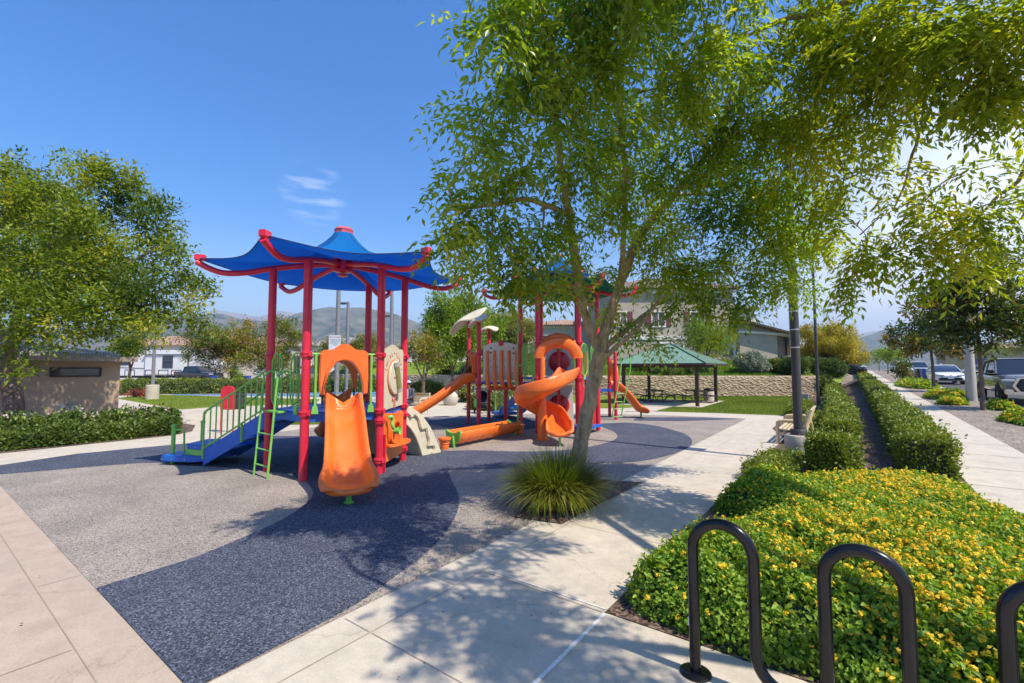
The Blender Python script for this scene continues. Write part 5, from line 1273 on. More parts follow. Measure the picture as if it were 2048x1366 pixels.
# ------------------------------------------------------------------ bench, bike rack, bins
bn = thing('park_bench', (-1.15, 13.0, 0), 'tan metal bench facing the walkway behind the thick lamp post', 'bench')
for y in (12.25, 13.75):
    MB().tube(spline([(-1.42, y, 0), (-1.42, y, .40), (-1.40, y, .50), (-1.30, y, .535), (-1.02, y, .545), (-.92, y, .52)], 6), .036, 10).build('leg', TAN, bn)
    MB().tube(spline([(-.80, y, 0), (-.84, y, .3), (-.86, y, .5), (-.78, y, .78)], 6), .032, 10).build('leg', TAN, bn)
m = MB()
for i in range(7): m.box((-1.37 + .075 * i, 13.0, .335 - .006 * i), (.05, 1.5, .022))
m.box((-1.40, 13, .32), (.03, 1.5, .05)); m.box((-.9, 13, .29), (.03, 1.5, .05))
m.build('seat', TAN, bn)
m = MB()
for i in range(6): m.box((-.86 + .018 * i, 13.0, .42 + .062 * i), (.022, 1.5, .042))
m.box((-.755, 13, .79), (.035, 1.54, .04)); m.build('backrest', TAN, bn)
br = thing('bike_rack', (-.77, 2.79, 0), 'black looped tube bike rack standing on the paving in front of the lantana', 'bike rack')
P = [(-.77, 2.79, 0)]; rr = .156; xs = -.77; zt, zb_ = .855 - .156, .215
for k_ in range(4):
    x0 = xs + 2 * k_ * .312
    P += [(x0, 2.79, zb_ if k_ else .1), (x0, 2.79, zt - .01)] + [(x0 + rr - rr * cos(rad(a)), 2.79, zt + rr * sin(rad(a))) for a in range(0, 181, 12)] + [(x0 + 2 * rr, 2.79, zt - .01), (x0 + 2 * rr, 2.79, zb_)]
    if k_ < 3: P += [(x0 + 3 * rr - rr * cos(rad(a)), 2.79, zb_ - rr * sin(rad(a))) for a in range(12, 169, 12)]
P += [(xs + 7 * .312, 2.79, 0)]
ob = MB().tube(P, .0305, 20).build('tube', BLACK, br)
for x in (xs, xs + 7 * .312): MB().lathe([(.085, 0), (.085, .008), (.075, .014), (.034, .016)], (x, 2.79, 0), 24).build('flange', BLACK, br)
MB().box((xs - .0295, 2.785, .28), (.006, .012, .05)).build('sticker', WHITE, br)
def wheelie(x, y, label, mat):
    o = thing('wheelie_bin', (x, y, hzz(x, y)), label, 'refuse bin', 'refuse bins at the kerb', .2, local=True)
    MB().add([(-.22, -.25, .08), (.22, -.25, .08), (.22, .25, .08), (-.22, .25, .08), (-.3, -.34, 1.0), (.3, -.34, 1.0), (.3, .34, 1.0), (-.3, .34, 1.0)], [(3, 2, 1, 0), (4, 5, 6, 7), (0, 1, 5, 4), (1, 2, 6, 5), (2, 3, 7, 6), (3, 0, 4, 7)]).build('body', mat, o, bevel=.02)
    MB().box((0, .02, 1.03), (.64, .74, .07)).build('lid', mat, o, bevel=.02)
    for x_ in (-.27, .27): MB().lathe([(.1, -.03), (.1, .03)], (x_, .3, .1), 12, ax=(Vector((0, 1, 0)), Vector((0, 0, 1)), Vector((1, 0, 0)))).build('wheel', TYRE, o)
BINB = M('blue_bin', (.02, .06, .35), .4); BINK = M('black_bin', (.02, .02, .022), .5)
wheelie(5.25, 54.2, 'blue wheelie bin behind the white sedan', BINB); wheelie(5.2, 57.5, 'black wheelie bin left of the blue one', BINK)
for lat, dep, lb, m_ in ((-34.2, 52.5, 'blue bin beside the nose of the dark grey pickup', BINB), (-32.2, 54, 'black bin left of the pink tree trunk', BINK), (-31.2, 54, 'blue bin behind the pink tree trunk', BINB)):
    x, y, _ = LD(lat, dep); wheelie(x, y, lb, m_)
# red standing panel and other furniture of the plaza
x, y, _ = LD(-7.72, 12.5)
rpn = thing('playground_toy', (x, y, 0), 'red round topped play panel on thin red legs behind the stair rail', 'play panel')
poly = [(-.19, .62), (.19, .62), (.19, 1.1)] + [(.19 * cos(rad(a)), 1.1 + .17 * sin(rad(a))) for a in range(15, 166, 15)] + [(-.19, 1.1)]
MB().prism(poly, (x, y, 0), (RGT[0], RGT[1], 0), (0, 0, 1), .06).build('board', M('scarlet_plastic', (.66, .02, .04), .4), rpn, bevel=.012)
for sg in (-1, 1): MB().lathe([(.022, 0), (.022, .66)], (x + RGT[0] * .165 * sg, y + RGT[1] * .165 * sg, 0), 8).build('leg', RED, rpn)
x, y, _ = LD(-11.8, 19.9); litter((x, y, 0), 'black litter bin behind the red panel', DARK)
def planter(lat, dep, label, r=.75):
    x, y, _ = LD(lat, dep); o = thing('planter', (x, y, 0), label, 'planter', 'round concrete planters')
    MB().lathe([(r * .86, 0), (r * .9, .08), (r, .36), (r, .42), (r * .88, .43), (r * .86, .34), (.05, .34)], (x, y, 0), 28).build('bowl', CONCL, o); MB().lathe([(r * .87, .335), (.02, .36)], (x, y, 0), 20).build('soil', MULCH, o)
planter(-4.23, 22.0, 'round concrete planter holding the slim tree behind the left orange slide')
planter(-7.9, 22.5, 'round concrete planter seen through the orange slide hood')
x, y, _ = LD(-2.95, 22); o = MB().ball((0, 0, .3), (.42, .34, .42), 12).build('stone_seat', CONCL, None); o.location = (x, y, 0); tag(o, 'pale rounded stone seat left of the stroller', 'seat')
# ------------------------------------------------------------------ the seated person, the chair, the stroller
pb = thing('park_bench', LD(-3.78, 17.55, 0), 'tan bench with the seated person behind the beige arch climber', 'bench', None, YAW - .5, local=True)
for x in (-.55, .55):
    MB().tube(spline([(x, -.26, 0), (x, -.26, .42), (x, -.20, .60), (x, .1, .62), (x, .18, .58)], 5), .025, 8).build('leg', TAN, pb); MB().tube([(x, .22, 0), (x, .24, .45), (x, .32, .82)], .022, 8).build('leg', TAN, pb)
m = MB()
for i in range(5): m.box((0, -.22 + .10 * i, .43), (1.16, .07, .025))
m.build('seat', TAN, pb)
m = MB()
for i in range(4): m.box((0, .25 + .025 * i, .52 + .085 * i), (1.16, .025, .06))
m.build('backrest', TAN, pb)
pr = thing('person', LD(-3.92, 17.45, 0), 'person in a grey cap and dark plaid shirt over white seated on the tan bench', 'person', None, YAW - .5, local=True)
SKIN = M('skin', (.30, .17, .11), .55, .06, 8)
def skin_body(name, pts, edges, radii, mat, parent, sub=2, root=0):
    me = bpy.data.meshes.new(name); me.from_pydata(pts, edges, []); o = link(name, me, mat, parent)
    md = o.modifiers.new('skin', 'SKIN'); sv = me.skin_vertices[0].data if me.skin_vertices else None
    if sv is None:
        bm = bmesh.new(); bm.from_mesh(me); bm.verts.layers.skin.verify(); bm.to_mesh(me); bm.free(); sv = me.skin_vertices[0].data
    for i, r in enumerate(radii): sv[i].radius = r if isinstance(r, tuple) else (r, r); sv[i].use_root = (i == root)
    md.use_smooth_shade = True
    s = o.modifiers.new('sub', 'SUBSURF'); s.levels = s.render_levels = sub
    return o
# faces -y (towards the walkway), sits at z .46
J = {'pel': (0, .05, .53), 'wai': (0, .04, .68), 'che': (0, .02, .86), 'nek': (0, .0, 1.0), 'hd0': (0, -.02, 1.06), 'hd1': (0, -.035, 1.15), 'hd2': (0, -.03, 1.22)}
names = list(J); pts = [J[k_] for k_ in names]; E_ = [(0, 1), (1, 2), (2, 3), (3, 4), (4, 5), (5, 6)]; rd = [(.145, .115), (.125, .10), (.15, .105), .05, .062, (.072, .088), (.062, .078)]
def addp(p, r, f): pts.append(p); rd.append(r); E_.append((f, len(pts) - 1)); return len(pts) - 1
for sg in (-1, 1):
    s1 = addp((sg * .165, .03, .93), .052, 2); e1 = addp((sg * .23, -.03, .70), .042, s1); w1 = addp((sg * .13, -.24, .60), .028, e1); h1 = addp((sg * .10, -.30, .575), (.03, .018), w1)
    for k_ in range(4): f1 = addp((sg * (.10 + (k_ - 1.5) * .019), -.355, .567 - .003 * k_), .0085, h1); addp((sg * (.10 + (k_ - 1.5) * .021), -.385 + .006 * abs(k_ - 1.5), .545), .0075, f1)
    t1 = addp((sg * .06, -.315, .575), .010, h1); addp((sg * .045, -.345, .562), .008, t1)
    hp = addp((sg * .10, .02, .50), .092, 0); kn = addp((sg * .13, -.40, .48), .062, hp); an = addp((sg * .13, -.42, .10), .038, kn); addp((sg * .135, -.55, .04), (.04, .028), an)
skin_body('body', pts, E_, rd, SKIN, pr)
CAP = M('grey_cap_cloth', (.42, .44, .46), .8, .1, 20); HAIR = M('dark_hair', (.012, .009, .008), .5, .3, 40)
MB().ball((0, -.01, 1.185), (.092, .108, .10), 14).build('hair', HAIR, pr)
m = MB(); m.grid([[(.098 * cos(a) * cos(b), -.022 + .115 * sin(a) * cos(b), 1.20 + .098 * sin(b)) for a in np.linspace(0, 2 * PI, 20)] for b in np.linspace(.05, PI / 2, 7)]); m.prism([(-.07, 0), (.07, 0), (.06, .06), (0, .085), (-.06, .06)], (0, -.12, 1.21), (-1, 0, 0), (0, -1, -.15), .01); m.build('cap', CAP, pr)
for sg in (-1, 1): MB().ball((sg * .03, -.118, 1.155), (.014, .008, .009), 8).build('eye', M('eye_dark', (.01, .008, .008), .2), pr); MB().ball((sg * .078, -.02, 1.145), (.012, .022, .032), 8).build('ear', SKIN, pr)
MB().ball((0, -.126, 1.13), (.014, .018, .022), 8).build('nose', SKIN, pr); MB().ball((0, -.115, 1.098), (.028, .010, .007), 8).build('mouth', M('lips', (.25, .07, .06), .5), pr)
def torso(r, z0, z1, open_=None):
    G = []
    for z in np.linspace(z0, z1, 9):
        t = (z - .5) / .48; ww = .150 + .030 * t - .06 * max(0, t - .8) * 4; dd = .122 - .01 * t; row = []
        angs = np.linspace(0, 2 * PI, 28) if not open_ else np.linspace(-PI / 2 + open_, 1.5 * PI - open_, 26)
        for a in angs: row.append(((ww + r) * cos(a), .03 + (dd + r) * sin(a) - .02 * t, z))
        G.append(row)
    return G
MB().grid(torso(.012, .50, .975)).build('white_top', M('white_tee', (.78, .78, .77), .8, .05, 20), pr)
def plaid():
    m, t, b = newmat('plaid_cloth'); o = coords(t)
    w1 = nd(t, 'ShaderNodeTexWave', Scale=7., bands_direction='X'); w2 = nd(t, 'ShaderNodeTexWave', Scale=7., bands_direction='Z')
    t.links.new(o, w1.inputs['Vector']); t.links.new(o, w2.inputs['Vector'])
    c = mixc(t, w1.outputs[0], (.03, .035, .06), (.16, .15, .17)); c = mixc(t, .5, c, ramp(t, w2.outputs[0], [(.4, (.25, .25, .3)), (.6, (1, 1, 1))]), 'MULTIPLY'); t.links.new(c, b.inputs['Base Color']); b.inputs['Roughness'].default_value = .85
    return m
PL = plaid()
pl_ = MB().grid(torso(.024, .50, .985, .55)).build('plaid_shirt', PL, pr, solid=.008)
for sg in (-1, 1): MB().tube(spline([(sg * .14, .03, .95), (sg * .19, .02, .92), (sg * .235, -.03, .70), (sg * .16, -.18, .625)], 5), [.066] * 6 + [.062] * 5 + [.056] * 5, 12).build('sleeve', PL, pl_)
JEAN = M('dark_jeans', (.03, .04, .07), .8, .2, 30)
tr = MB()
for sg in (-1, 1): tr.tube(spline([(sg * .09, .10, .50), (sg * .11, -.10, .50), (sg * .13, -.38, .48), (sg * .132, -.43, .40), (sg * .13, -.42, .13)], 4), .088, 12)
tr.build('trousers', JEAN, pr)
for sg in (-1, 1): MB().ball((sg * .135, -.50, .045), (.05, .12, .045), 12).build('shoe', M('white_shoe', (.6, .6, .6), .6), pr)
so_ = thing('stroller', LD(-1.15, 17.9, 0), 'dark folding stroller with grey frame standing behind the red posts', 'stroller', None, YAW + .2, local=True)
for x, y, r in ((-.22, -.35, .11), (.22, -.35, .11), (-.27, .32, .15), (.27, .32, .15)): MB().lathe([(r * .7, -.025), (r, -.02), (r, .02), (r * .7, .025)], (x, y, r), 18, ax=(Vector((0, 1, 0)), Vector((0, 0, 1)), Vector((1, 0, 0)))).build('wheel', TYRE, so_)
GR = M('grey_tube', (.35, .36, .38), .35, metal=.6); CL = M('dark_cloth', (.03, .035, .05), .85, .2, 20)
m = MB()
for sg in (-1, 1): m.tube([(sg * .22, -.35, .11), (sg * .25, .1, .55), (sg * .25, .5, 1.0)], .014, 8); m.tube([(sg * .27, .32, .15), (sg * .25, .05, .5), (sg * .23, -.3, .45)], .014, 8)
m.tube([(-.25, .5, 1.0), (.25, .5, 1.0)], .016, 8); m.build('frame', GR, so_)
MB().add([(-.21, -.25, .42), (.21, -.25, .42), (.21, .1, .36), (-.21, .1, .36), (-.21, .28, .86), (.21, .28, .86)], [(0, 1, 2, 3), (3, 2, 5, 4)]).build('seat', CL, so_, solid=.05)
MB().grid([[(.23 * cos(a), .20 - .36 * sin(b), .62 + .34 * sin(a) * 1 * (.6 + .4 * cos(b))) for a in np.linspace(0, PI, 12)] for b in np.linspace(-.1, 1.1, 6)]).build('hood', CL, so_, solid=.015)
MB().box((0, .15, .25), (.34, .38, .10)).build('basket', CL, so_, bevel=.03)
# ------------------------------------------------------------------ plants: leaves as small folded faces
def leaf_mesh(name, P, D, U, L, W, T, mat, parent, shape=0, fold=.22):
    """P base, D direction, U rough up-vector of the blade, L, W sizes, T tint"""
    n = len(P); D = unit(D); S = unit(np.cross(D, U)); Nn = np.cross(S, D)
    L = np.broadcast_to(np.asarray(L, float), (n,))[:, None]; W = np.broadcast_to(np.asarray(W, float), (n,))[:, None]
    lift = Nn * W * fold
    tip = P + D * L
    if shape == 0:
        a = P + D * L * .45
        V = np.stack([P, a - S * W * .5 + lift, tip, a + S * W * .5 + lift], 1); k = 4
        F = np.array([[0, 2, 1], [0, 3, 2]])
        loops = (np.arange(n)[:, None, None] * k + F[None]).reshape(-1); starts = np.arange(2 * n) * 3
    else:
        a, b = P + D * L * .28, P + D * L * .66; tip = tip - Nn * L * .10
        V = np.stack([P, a - S * W * .46 + lift, b - S * W * .40 + lift * .8, tip, b + S * W * .40 + lift * .8, a + S * W * .46 + lift], 1); k = 6
        F = np.array([[0, 3, 2, 1], [0, 5, 4, 3]])
        loops = (np.arange(n)[:, None, None] * k + F[None]).reshape(-1); starts = np.arange(2 * n) * 4
    off = np.array(OFF.get(parent.name, (0, 0, 0)) if parent is not None else (0, 0, 0))
    me = fast_mesh(name, V.reshape(-1, 3) - off, loops, starts)
    at_ = me.attributes.new('tint', 'FLOAT', 'POINT'); at_.data.foreach_set('value', np.repeat(np.clip(T, 0, 1), k).astype(np.float32))
    return link(name, me, mat, parent)
def twig_mesh(name, A, B, ra, rb, mat, parent):
    n = len(A); D = unit(B - A); h = np.where(np.abs(D[:, 2:3]) > .9, [[1., 0, 0]], [[0, 0, 1.]]); S = unit(np.cross(D, h)); T = np.cross(D, S)
    ring = [(cos(a), sin(a)) for a in (0, 2 * PI / 3, 4 * PI / 3)]
    V = np.stack([A + (S * c + T * s) * ra for c, s in ring] + [B + (S * c + T * s) * rb for c, s in ring], 1)
    F = np.array([[0, 1, 4, 3], [1, 2, 5, 4], [2, 0, 3, 5]]); loops = (np.arange(n)[:, None, None] * 6 + F[None]).reshape(-1)
    off = np.array(OFF.get(parent.name, (0, 0, 0)))
    return link(name, fast_mesh(name, V.reshape(-1, 3) - off, loops, np.arange(3 * n) * 4), mat, parent)
def join_mesh(a, b):
    """fold the twigs into the crown as its second material"""
    bm = bmesh.new(); bm.from_mesh(b.data)
    for f in bm.faces: f.material_index = 1
    bm.from_mesh(a.data); mats = [a.data.materials[0], b.data.materials[0]]
    lay = bm.verts.layers.float.get('tint')
    bm.to_mesh(a.data); bm.free(); a.data.materials.clear()
    for m in mats: a.data.materials.append(m)
    me = b.data; bpy.data.objects.remove(b); bpy.data.meshes.remove(me)
def rdir(n): return unit(rng.normal(size=(n, 3)))
def make_tree(name, label, base, limbs, blobs, bark, leaf, group=None, compound=True, LL=.095, LW=.030, dens=1., droop=.35, tint=.5, flower=None, twig=True, rt=None, cat='tree', tuft_r=.26):
    """limbs: list of (points, radii); blobs: (centre, radius[, density])"""
    root = thing(name, base, label, cat, group)
    tm = MB(); nodes = []
    for pts, rs in limbs:
        S = spline(pts, 6); R_ = [float(np.interp(i / (len(S) - 1), np.linspace(0, 1, len(rs)), rs)) for i in range(len(S))]
        S = [(p[0] + .012 * sin(i * 1.7 + p[2] * 3), p[1] + .012 * cos(i * 1.3 + p[2] * 2), p[2]) for i, p in enumerate(S)]
        tm.tube(S, R_, 12)
        nodes += [(np.array(p), r) for p, r in zip(S, R_)][len(S) // 4:]
    TA, TB = [], []; allP, allD, allU, allL, allT = [], [], [], [], []; FP = []
    bl = [(np.array(b[0], float), b[1], b[2] if len(b) > 2 else 1.) for b in blobs]
    bl.sort(key=lambda b: min(np.linalg.norm(b[0] - n[0]) for n in nodes))
    top = max(b[0][2] for b in bl); bot = min(b[0][2] for b in bl)
    for c, r, dn in bl:
        k_ = min(nodes, key=lambda n: np.linalg.norm(n[0] - c) + .4 * max(0, n[0][2] - c[2])); d = np.linalg.norm(k_[0] - c)
        if d > .1:
            r0 = min(k_[1] * .6, .012 + .018 * d) if k_[1] < .2 else .03; mid = (k_[0] + c) / 2 + np.array([0, 0, .10 * d]) + rng.normal(size=3) * .05 * d
            S = spline([tuple(k_[0]), tuple(mid), tuple(c)], 5); tm.tube(S, [float(lerp(r0, .008, i / (len(S) - 1))) for i in range(len(S))], 6)
            nodes += [(np.array(S[i]), lerp(r0, .008, i / (len(S) - 1))) for i in (3, 6, 9)]
        m = max(3, int(dens * dn * 2.45 * r * r / tuft_r ** 2))
        q = rdir(m) * (r * rng.random((m, 1)) ** .45); q[:, 2] *= .85
        tc = c + q; TA.append(np.repeat(c[None], m, 0) * .6 + tc * .4 + 0); TB.append(tc)
        out = unit(q + rdir(m) * .35 * r)
        ns = 10
        P = np.repeat(tc, ns, 0) + rng.normal(size=(m * ns, 3)) * tuft_r * .27; O = unit(np.repeat(out, ns, 0) * .7 + rdir(m * ns) * .8 + np.array([0, 0, -droop]))
        tt = np.repeat(rng.normal(size=m) * .16, ns) + rng.normal(size=m * ns) * .10 + tint + .17 * rng.normal()
        if compound:
            Ls = tuft_r * (.85 + .5 * rng.random(m * ns))[:, None]; Sd = unit(np.cross(O, np.array([0, 0, 1.]) + rdir(m * ns) * .3))
            for jx in range(9):
                t = (jx // 2 + 1) / 5 if jx < 8 else 1.0; sg = 0 if jx == 8 else (1 if jx % 2 else -1)
                pos = P + O * Ls * t + np.array([0, 0, -1.]) * (Ls * .45 * t * t)
                dr = unit(O * .65 + Sd * sg * .85 + np.array([0, 0, -.45]) * (t + .2) + rng.normal(size=pos.shape) * .22)
                allP.append(pos); allD.append(dr); allU.append(np.array([0, 0, 1.]) + rdir(len(pos)) * .75); allL.append(LL * (.75 + .5 * rng.random(len(pos)))); allT.append(tt + rng.normal(size=len(pos)) * .06)
        else:
            for jx in range(5):
                dr = unit(O + rdir(m * ns) * .9); allP.append(P + dr * tuft_r * .15 + rng.normal(size=P.shape) * tuft_r * .35); allD.append(dr); allU.append(np.array([0, 0, 1.]) + rdir(len(P)) * .8); allL.append(LL * (.7 + .6 * rng.random(len(P)))); allT.append(tt + rng.normal(size=len(P)) * .08)
        if flower is not None:
            sel = rng.random(m) < flower[1]; FP.append(tc[sel] + out[sel] * tuft_r * .75)
    tm.build('trunk', bark, root, angle=80)
    P = np.concatenate(allP); D = np.concatenate(allD); U = np.concatenate(allU); L = np.concatenate(allL); T = np.concatenate(allT)
    cr = leaf_mesh('crown', P, D, U, L, L * (LW / LL), T, leaf, root)
    if twig:
        tw = twig_mesh('crown_twigs', np.concatenate(TA), np.concatenate(TB), .007, .003, bark, root)
        join_mesh(cr, tw)
    if flower is not None and len(FP):
        F_ = np.concatenate(FP); n = len(F_); k_ = 16
        Pp = np.repeat(F_, k_, 0) + rng.normal(size=(n * k_, 3)) * flower[2]
        leaf_mesh('blossom', Pp, rdir(n * k_), rdir(n * k_), .05 + .03 * rng.random(n * k_), .05, rng.random(n * k_), flower[0], root)
    return root
def auto_blobs(c, rx, ry, rz_, n, r, seed, flat=.0, shell=.55):
    q = np.random.default_rng(seed); out = []
    for i in range(n):
        d = unit(q.normal(size=3)); s = q.random() ** shell; out.append(((c[0] + d[0] * rx * s, c[1] + d[1] * ry * s, c[2] + d[2] * rz_ * s - flat * (d[0] ** 2 + d[1] ** 2) * s), r * (.7 + .6 * q.random())))
    return out
def trunk_limbs(base, top, r, n, spread, seed, h0=.45):
    q = np.random.default_rng(seed); b = np.array(base, float); t = np.array(top, float); f = b + (t - b) * h0
    L = [([tuple(b), tuple((b + f) / 2 + q.normal(size=3) * .02), tuple(f)], [r * 1.25, r, r * .85])]
    for i in range(n):
        a = 2 * PI * i / n + q.random(); e = t + np.array([cos(a) * spread, sin(a) * spread, q.normal() * .3 * (t[2] - f[2]) * .3]); m = f + (e - f) * .5 + np.array([cos(a), sin(a), 0]) * spread * .08
        L.append(([tuple(f), tuple(m), tuple(e)], [r * .6, r * .35, r * .12]))
    return L
# --- ash in the tree pit
def B(l): return [(pd(px, py, dp), rp / 915 * dp, *(x)) for px, py, dp, rp, *x in l]
b0 = at(1148, 972)
fk = pd(1200, 705, 6.75)
def adep(px, py):
    """the crown leans over the walkway: its top and its left lobes stand nearer than the trunk"""
    d = (4.25 + 2.55 * smst(-20, 620, py)) * (.765 + .235 * smst(880, 1130, px))
    k_ = .804 * (px - 1024) / 915 - .595 - .726 * (738 - py) / 915          # keep its shade off the slide
    return max(3.3, min(d, -3.85 / k_)) if k_ < -.2 else d
def pm(px, py, *_): return pd(px, py, adep(px, py))
def BM(l): return [(pm(px, py), rp / 915 * adep(px, py), *x) for px, py, dp, rp, *x in l]
limbs = [([(b0[0], b0[1], -.03), (b0[0] + .01, b0[1], .10), pd(1163, 880, 6.66), pd(1182, 790, 6.7), fk], [.19, .138, .108, .10, .105]),
         ([fk, pd(1178, 655, 6.7), pm(1160, 585), pm(1152, 520), pm(1138, 430), pm(1122, 330), pm(1105, 200), pm(1095, 60)], [.075, .068, .060, .052, .045, .035, .025, .012]),
         ([fk, pd(1216, 640, 6.8), pm(1242, 565), pm(1282, 470), pm(1348, 390), pm(1420, 300), pm(1470, 180)], [.085, .078, .070, .058, .045, .032, .014]),
         ([pd(1214, 690, 6.75), pd(1258, 655, 6.9), pd(1310, 612, 7.2), pd(1370, 560, 7.5)], [.045, .036, .028, .012]),
         ([pd(1208, 715, 6.75), pd(1262, 668, 6.6), pd(1300, 625, 6.6), pd(1330, 575, 6.6)], [.04, .032, .026, .012]),
         ([pm(1138, 430), pm(1060, 400), pm(980, 410), pm(905, 420)], [.035, .026, .02, .008]),
         ([pm(1242, 565), pm(1250, 400), pm(1240, 220), pm(1230, 40)], [.04, .034, .026, .012])]
main = BM([(1000, 15, 6.2, 52), (1015, 105, 6, 60), (1060, 170, 6.3, 50), (962, 232, 6, 36, .8), (955, 305, 6.2, 40, 1.3), (896, 378, 6.4, 33), (882, 440, 6.4, 26), (906, 500, 6.5, 20), (926, 522, 6.6, 10), (960, 430, 6.3, 45), (1015, 400, 6.3, 55), (1020, 290, 7, 55),
          (1095, 235, 6, 65), (1080, 85, 5.6, 68), (1160, 30, 5.5, 75), (1175, 150, 6.5, 75), (1130, 330, 6.8, 58), (1085, 460, 7, 55), (1030, 490, 6.9, 45), (1040, 555, 7, 38), (1110, 545, 7.2, 40), (985, 480, 6.6, 34), (1005, 560, 6.9, 24),
          (1220, 265, 6, 72), (1260, 55, 5, 80), (1320, 175, 5.5, 78), (1290, 345, 6.5, 66), (1220, 400, 7.2, 48), (1335, 455, 7, 62), (1380, 285, 6, 72), (1410, 115, 5, 85), (1325, 545, 7.2, 45), (1290, 668, 7.2, 28, .9), (1255, 640, 7.3, 14), (1405, 540, 7.5, 55), (1455, 400, 6.5, 72),
          (1480, 245, 5.8, 78), (1515, 490, 7, 58), (1540, 365, 6, 66), (1390, 605, 7.8, 34), (1465, 590, 7.5, 40), (1545, 560, 7, 40), (1205, 545, 7.2, 24, .7), (1228, 605, 7.3, 20, .8), (1175, 470, 6.9, 40, .8), (1590, 470, 6.6, 48), (1610, 560, 6.8, 30), (1440, 650, 8.0, 22, .6),
          (1050, -70, 5.6, 85), (1240, -90, 5, 100), (1400, -70, 5, 100), (1300, -180, 5, 110), (1480, -160, 5.5, 120)])
main += [((-1.3, 3.2, 5.0), .45), ((-.6, 3.5, 5.3), .55)]
make_tree('ash_tree', 'grey barked ash tree with forked trunk growing from the soil pit by the sedge clump', b0, limbs, main, BARK, LF_ASH, dens=3.7, LL=.082, LW=.030)
# --- street ash overhanging from the right
sb = (3.35, 2.6, 0)
sf = (3.2, 2.7, 2.3)
limbs = [([sb, (3.33, 2.6, 1.2), sf], [.14, .12, .12]),
         ([sf, (2.6, 3.3, 3.6), pd(1960, -140, 3.7), pd(1690, 8, 4.3), pd(1560, 42, 4.7), pd(1450, 95, 5.1)], [.09, .075, .06, .036, .024, .010]),
         ([sf, (2.7, 4.2, 3.4), pd(1980, 60, 4.3), pd(1845, 190, 4.5), pd(1832, 290, 4.7), pd(1790, 420, 4.9)], [.08, .06, .032, .022, .016, .008]),
         ([pd(1845, 215, 4.5), pd(1900, 236, 4.4), pd(1960, 240, 4.3)], [.014, .012, .006]),
         ([sf, (3.4, 3.4, 4.2), (3.0, 3.6, 6.0)], [.08, .06, .03]),
         ([(2.6, 3.3, 3.6), (1.4, 2.6, 4.4), (.4, 2.4, 4.9), (-.3, 2.6, 5.1)], [.06, .045, .03, .012]),
         ([pd(1980, 60, 4.3), pd(2060, 300, 4.2), pd(1990, 400, 4.5), pd(1900, 470, 4.6)], [.03, .022, .015, .008])]
over = B([(1560, 100, 4.7, 75), (1640, 150, 4.7, 70), (1565, 200, 5.2, 60), (1650, 255, 5, 68), (1600, 320, 5.4, 55), (1620, 420, 5.6, 48, .8), (1690, 360, 5.2, 52, .8), (1690, 100, 4.3, 75), (1790, 130, 4.3, 80), (1760, 235, 4.6, 70), (1690, 450, 5.3, 32, .7),
          (1850, 40, 3.9, 95), (1950, 90, 3.7, 90), (2030, 50, 3.5, 100), (1935, 190, 4.1, 52), (2000, 170, 3.8, 70), (2050, 230, 3.8, 34), (1780, 340, 4.8, 44, .7), (1850, 410, 4.6, 48, .8), (1930, 345, 4.4, 40, .8), (1965, 430, 4.4, 40, .8), (2000, 385, 4.4, 30, .8), (1905, 470, 4.5, 44), (1975, 490, 4.4, 34), (1860, 490, 4.6, 34), (1790, 505, 4.9, 34, .8), (1735, 495, 5, 30, 1.1), (1720, 470, 5, 40), (1700, 560, 5.1, 10, .8), (1920, 535, 4.6, 24), (1800, 60, 4.2, 80), (1640, 30, 4.6, 70),
          (1700, -60, 4.2, 70), (1850, -90, 3.8, 70), (2100, 120, 3.6, 70), (2120, -40, 3.4, 80)])
over += [((1.2, 2.6, 4.8), .5), ((.1, 3.1, 5.1), .42), ((.8, 3.6, 5.0), .45), ((2.2, 2.4, 5.2), .6)]
make_tree('street_ash_tree', 'tree overhanging from beyond the right edge with sunlit leaves across the upper right sky', sb, limbs, over, BARK, LF_OVER, dens=2.6, LL=.090, LW=.031, droop=.5)
# --- large elm by the restroom block
lb_ = LD(-15.25, 14)
eb = B([(30, 420, 14, 75), (110, 385, 14.5, 62), (175, 350, 13.5, 50), (235, 365, 14, 42), (160, 440, 13, 65), (245, 430, 14.5, 55), (310, 420, 14, 38), (60, 500, 13.5, 75), (150, 530, 13, 70), (240, 510, 13.5, 62), (320, 480, 14.5, 42), (340, 455, 15, 22), (330, 545, 14, 40), (380, 560, 14.5, 30), (285, 575, 13, 60), (390, 600, 14, 26), (350, 625, 13.5, 38), (200, 610, 12.5, 65), (100, 600, 12.5, 75), (20, 590, 13, 75), (50, 655, 12, 48), (140, 660, 12, 40), (225, 650, 12.5, 36), (290, 640, 13, 30), (20, 715, 12, 26, .8), (50, 740, 11.8, 14, .7), (95, 690, 12, 22), (30, 350, 15, 45), (-60, 420, 14, 80), (-60, 560, 14, 90), (-100, 650, 14, 80), (60, 420, 17, 80), (150, 470, 17, 80), (240, 560, 16.5, 70), (80, 560, 17, 80), (305, 660, 12.6, 24), (405, 655, 14, 14), (200, 335, 14, 26), (270, 372, 14, 16), (345, 500, 14, 30), (405, 560, 14.2, 16), (425, 585, 14.4, 11), (398, 640, 13.8, 13), (150, 322, 14, 15), (252, 346, 14, 13), (55, 342, 14.5, 22), (300, 398, 14.3, 16)])
lt = pd(60, 560, 13.8)
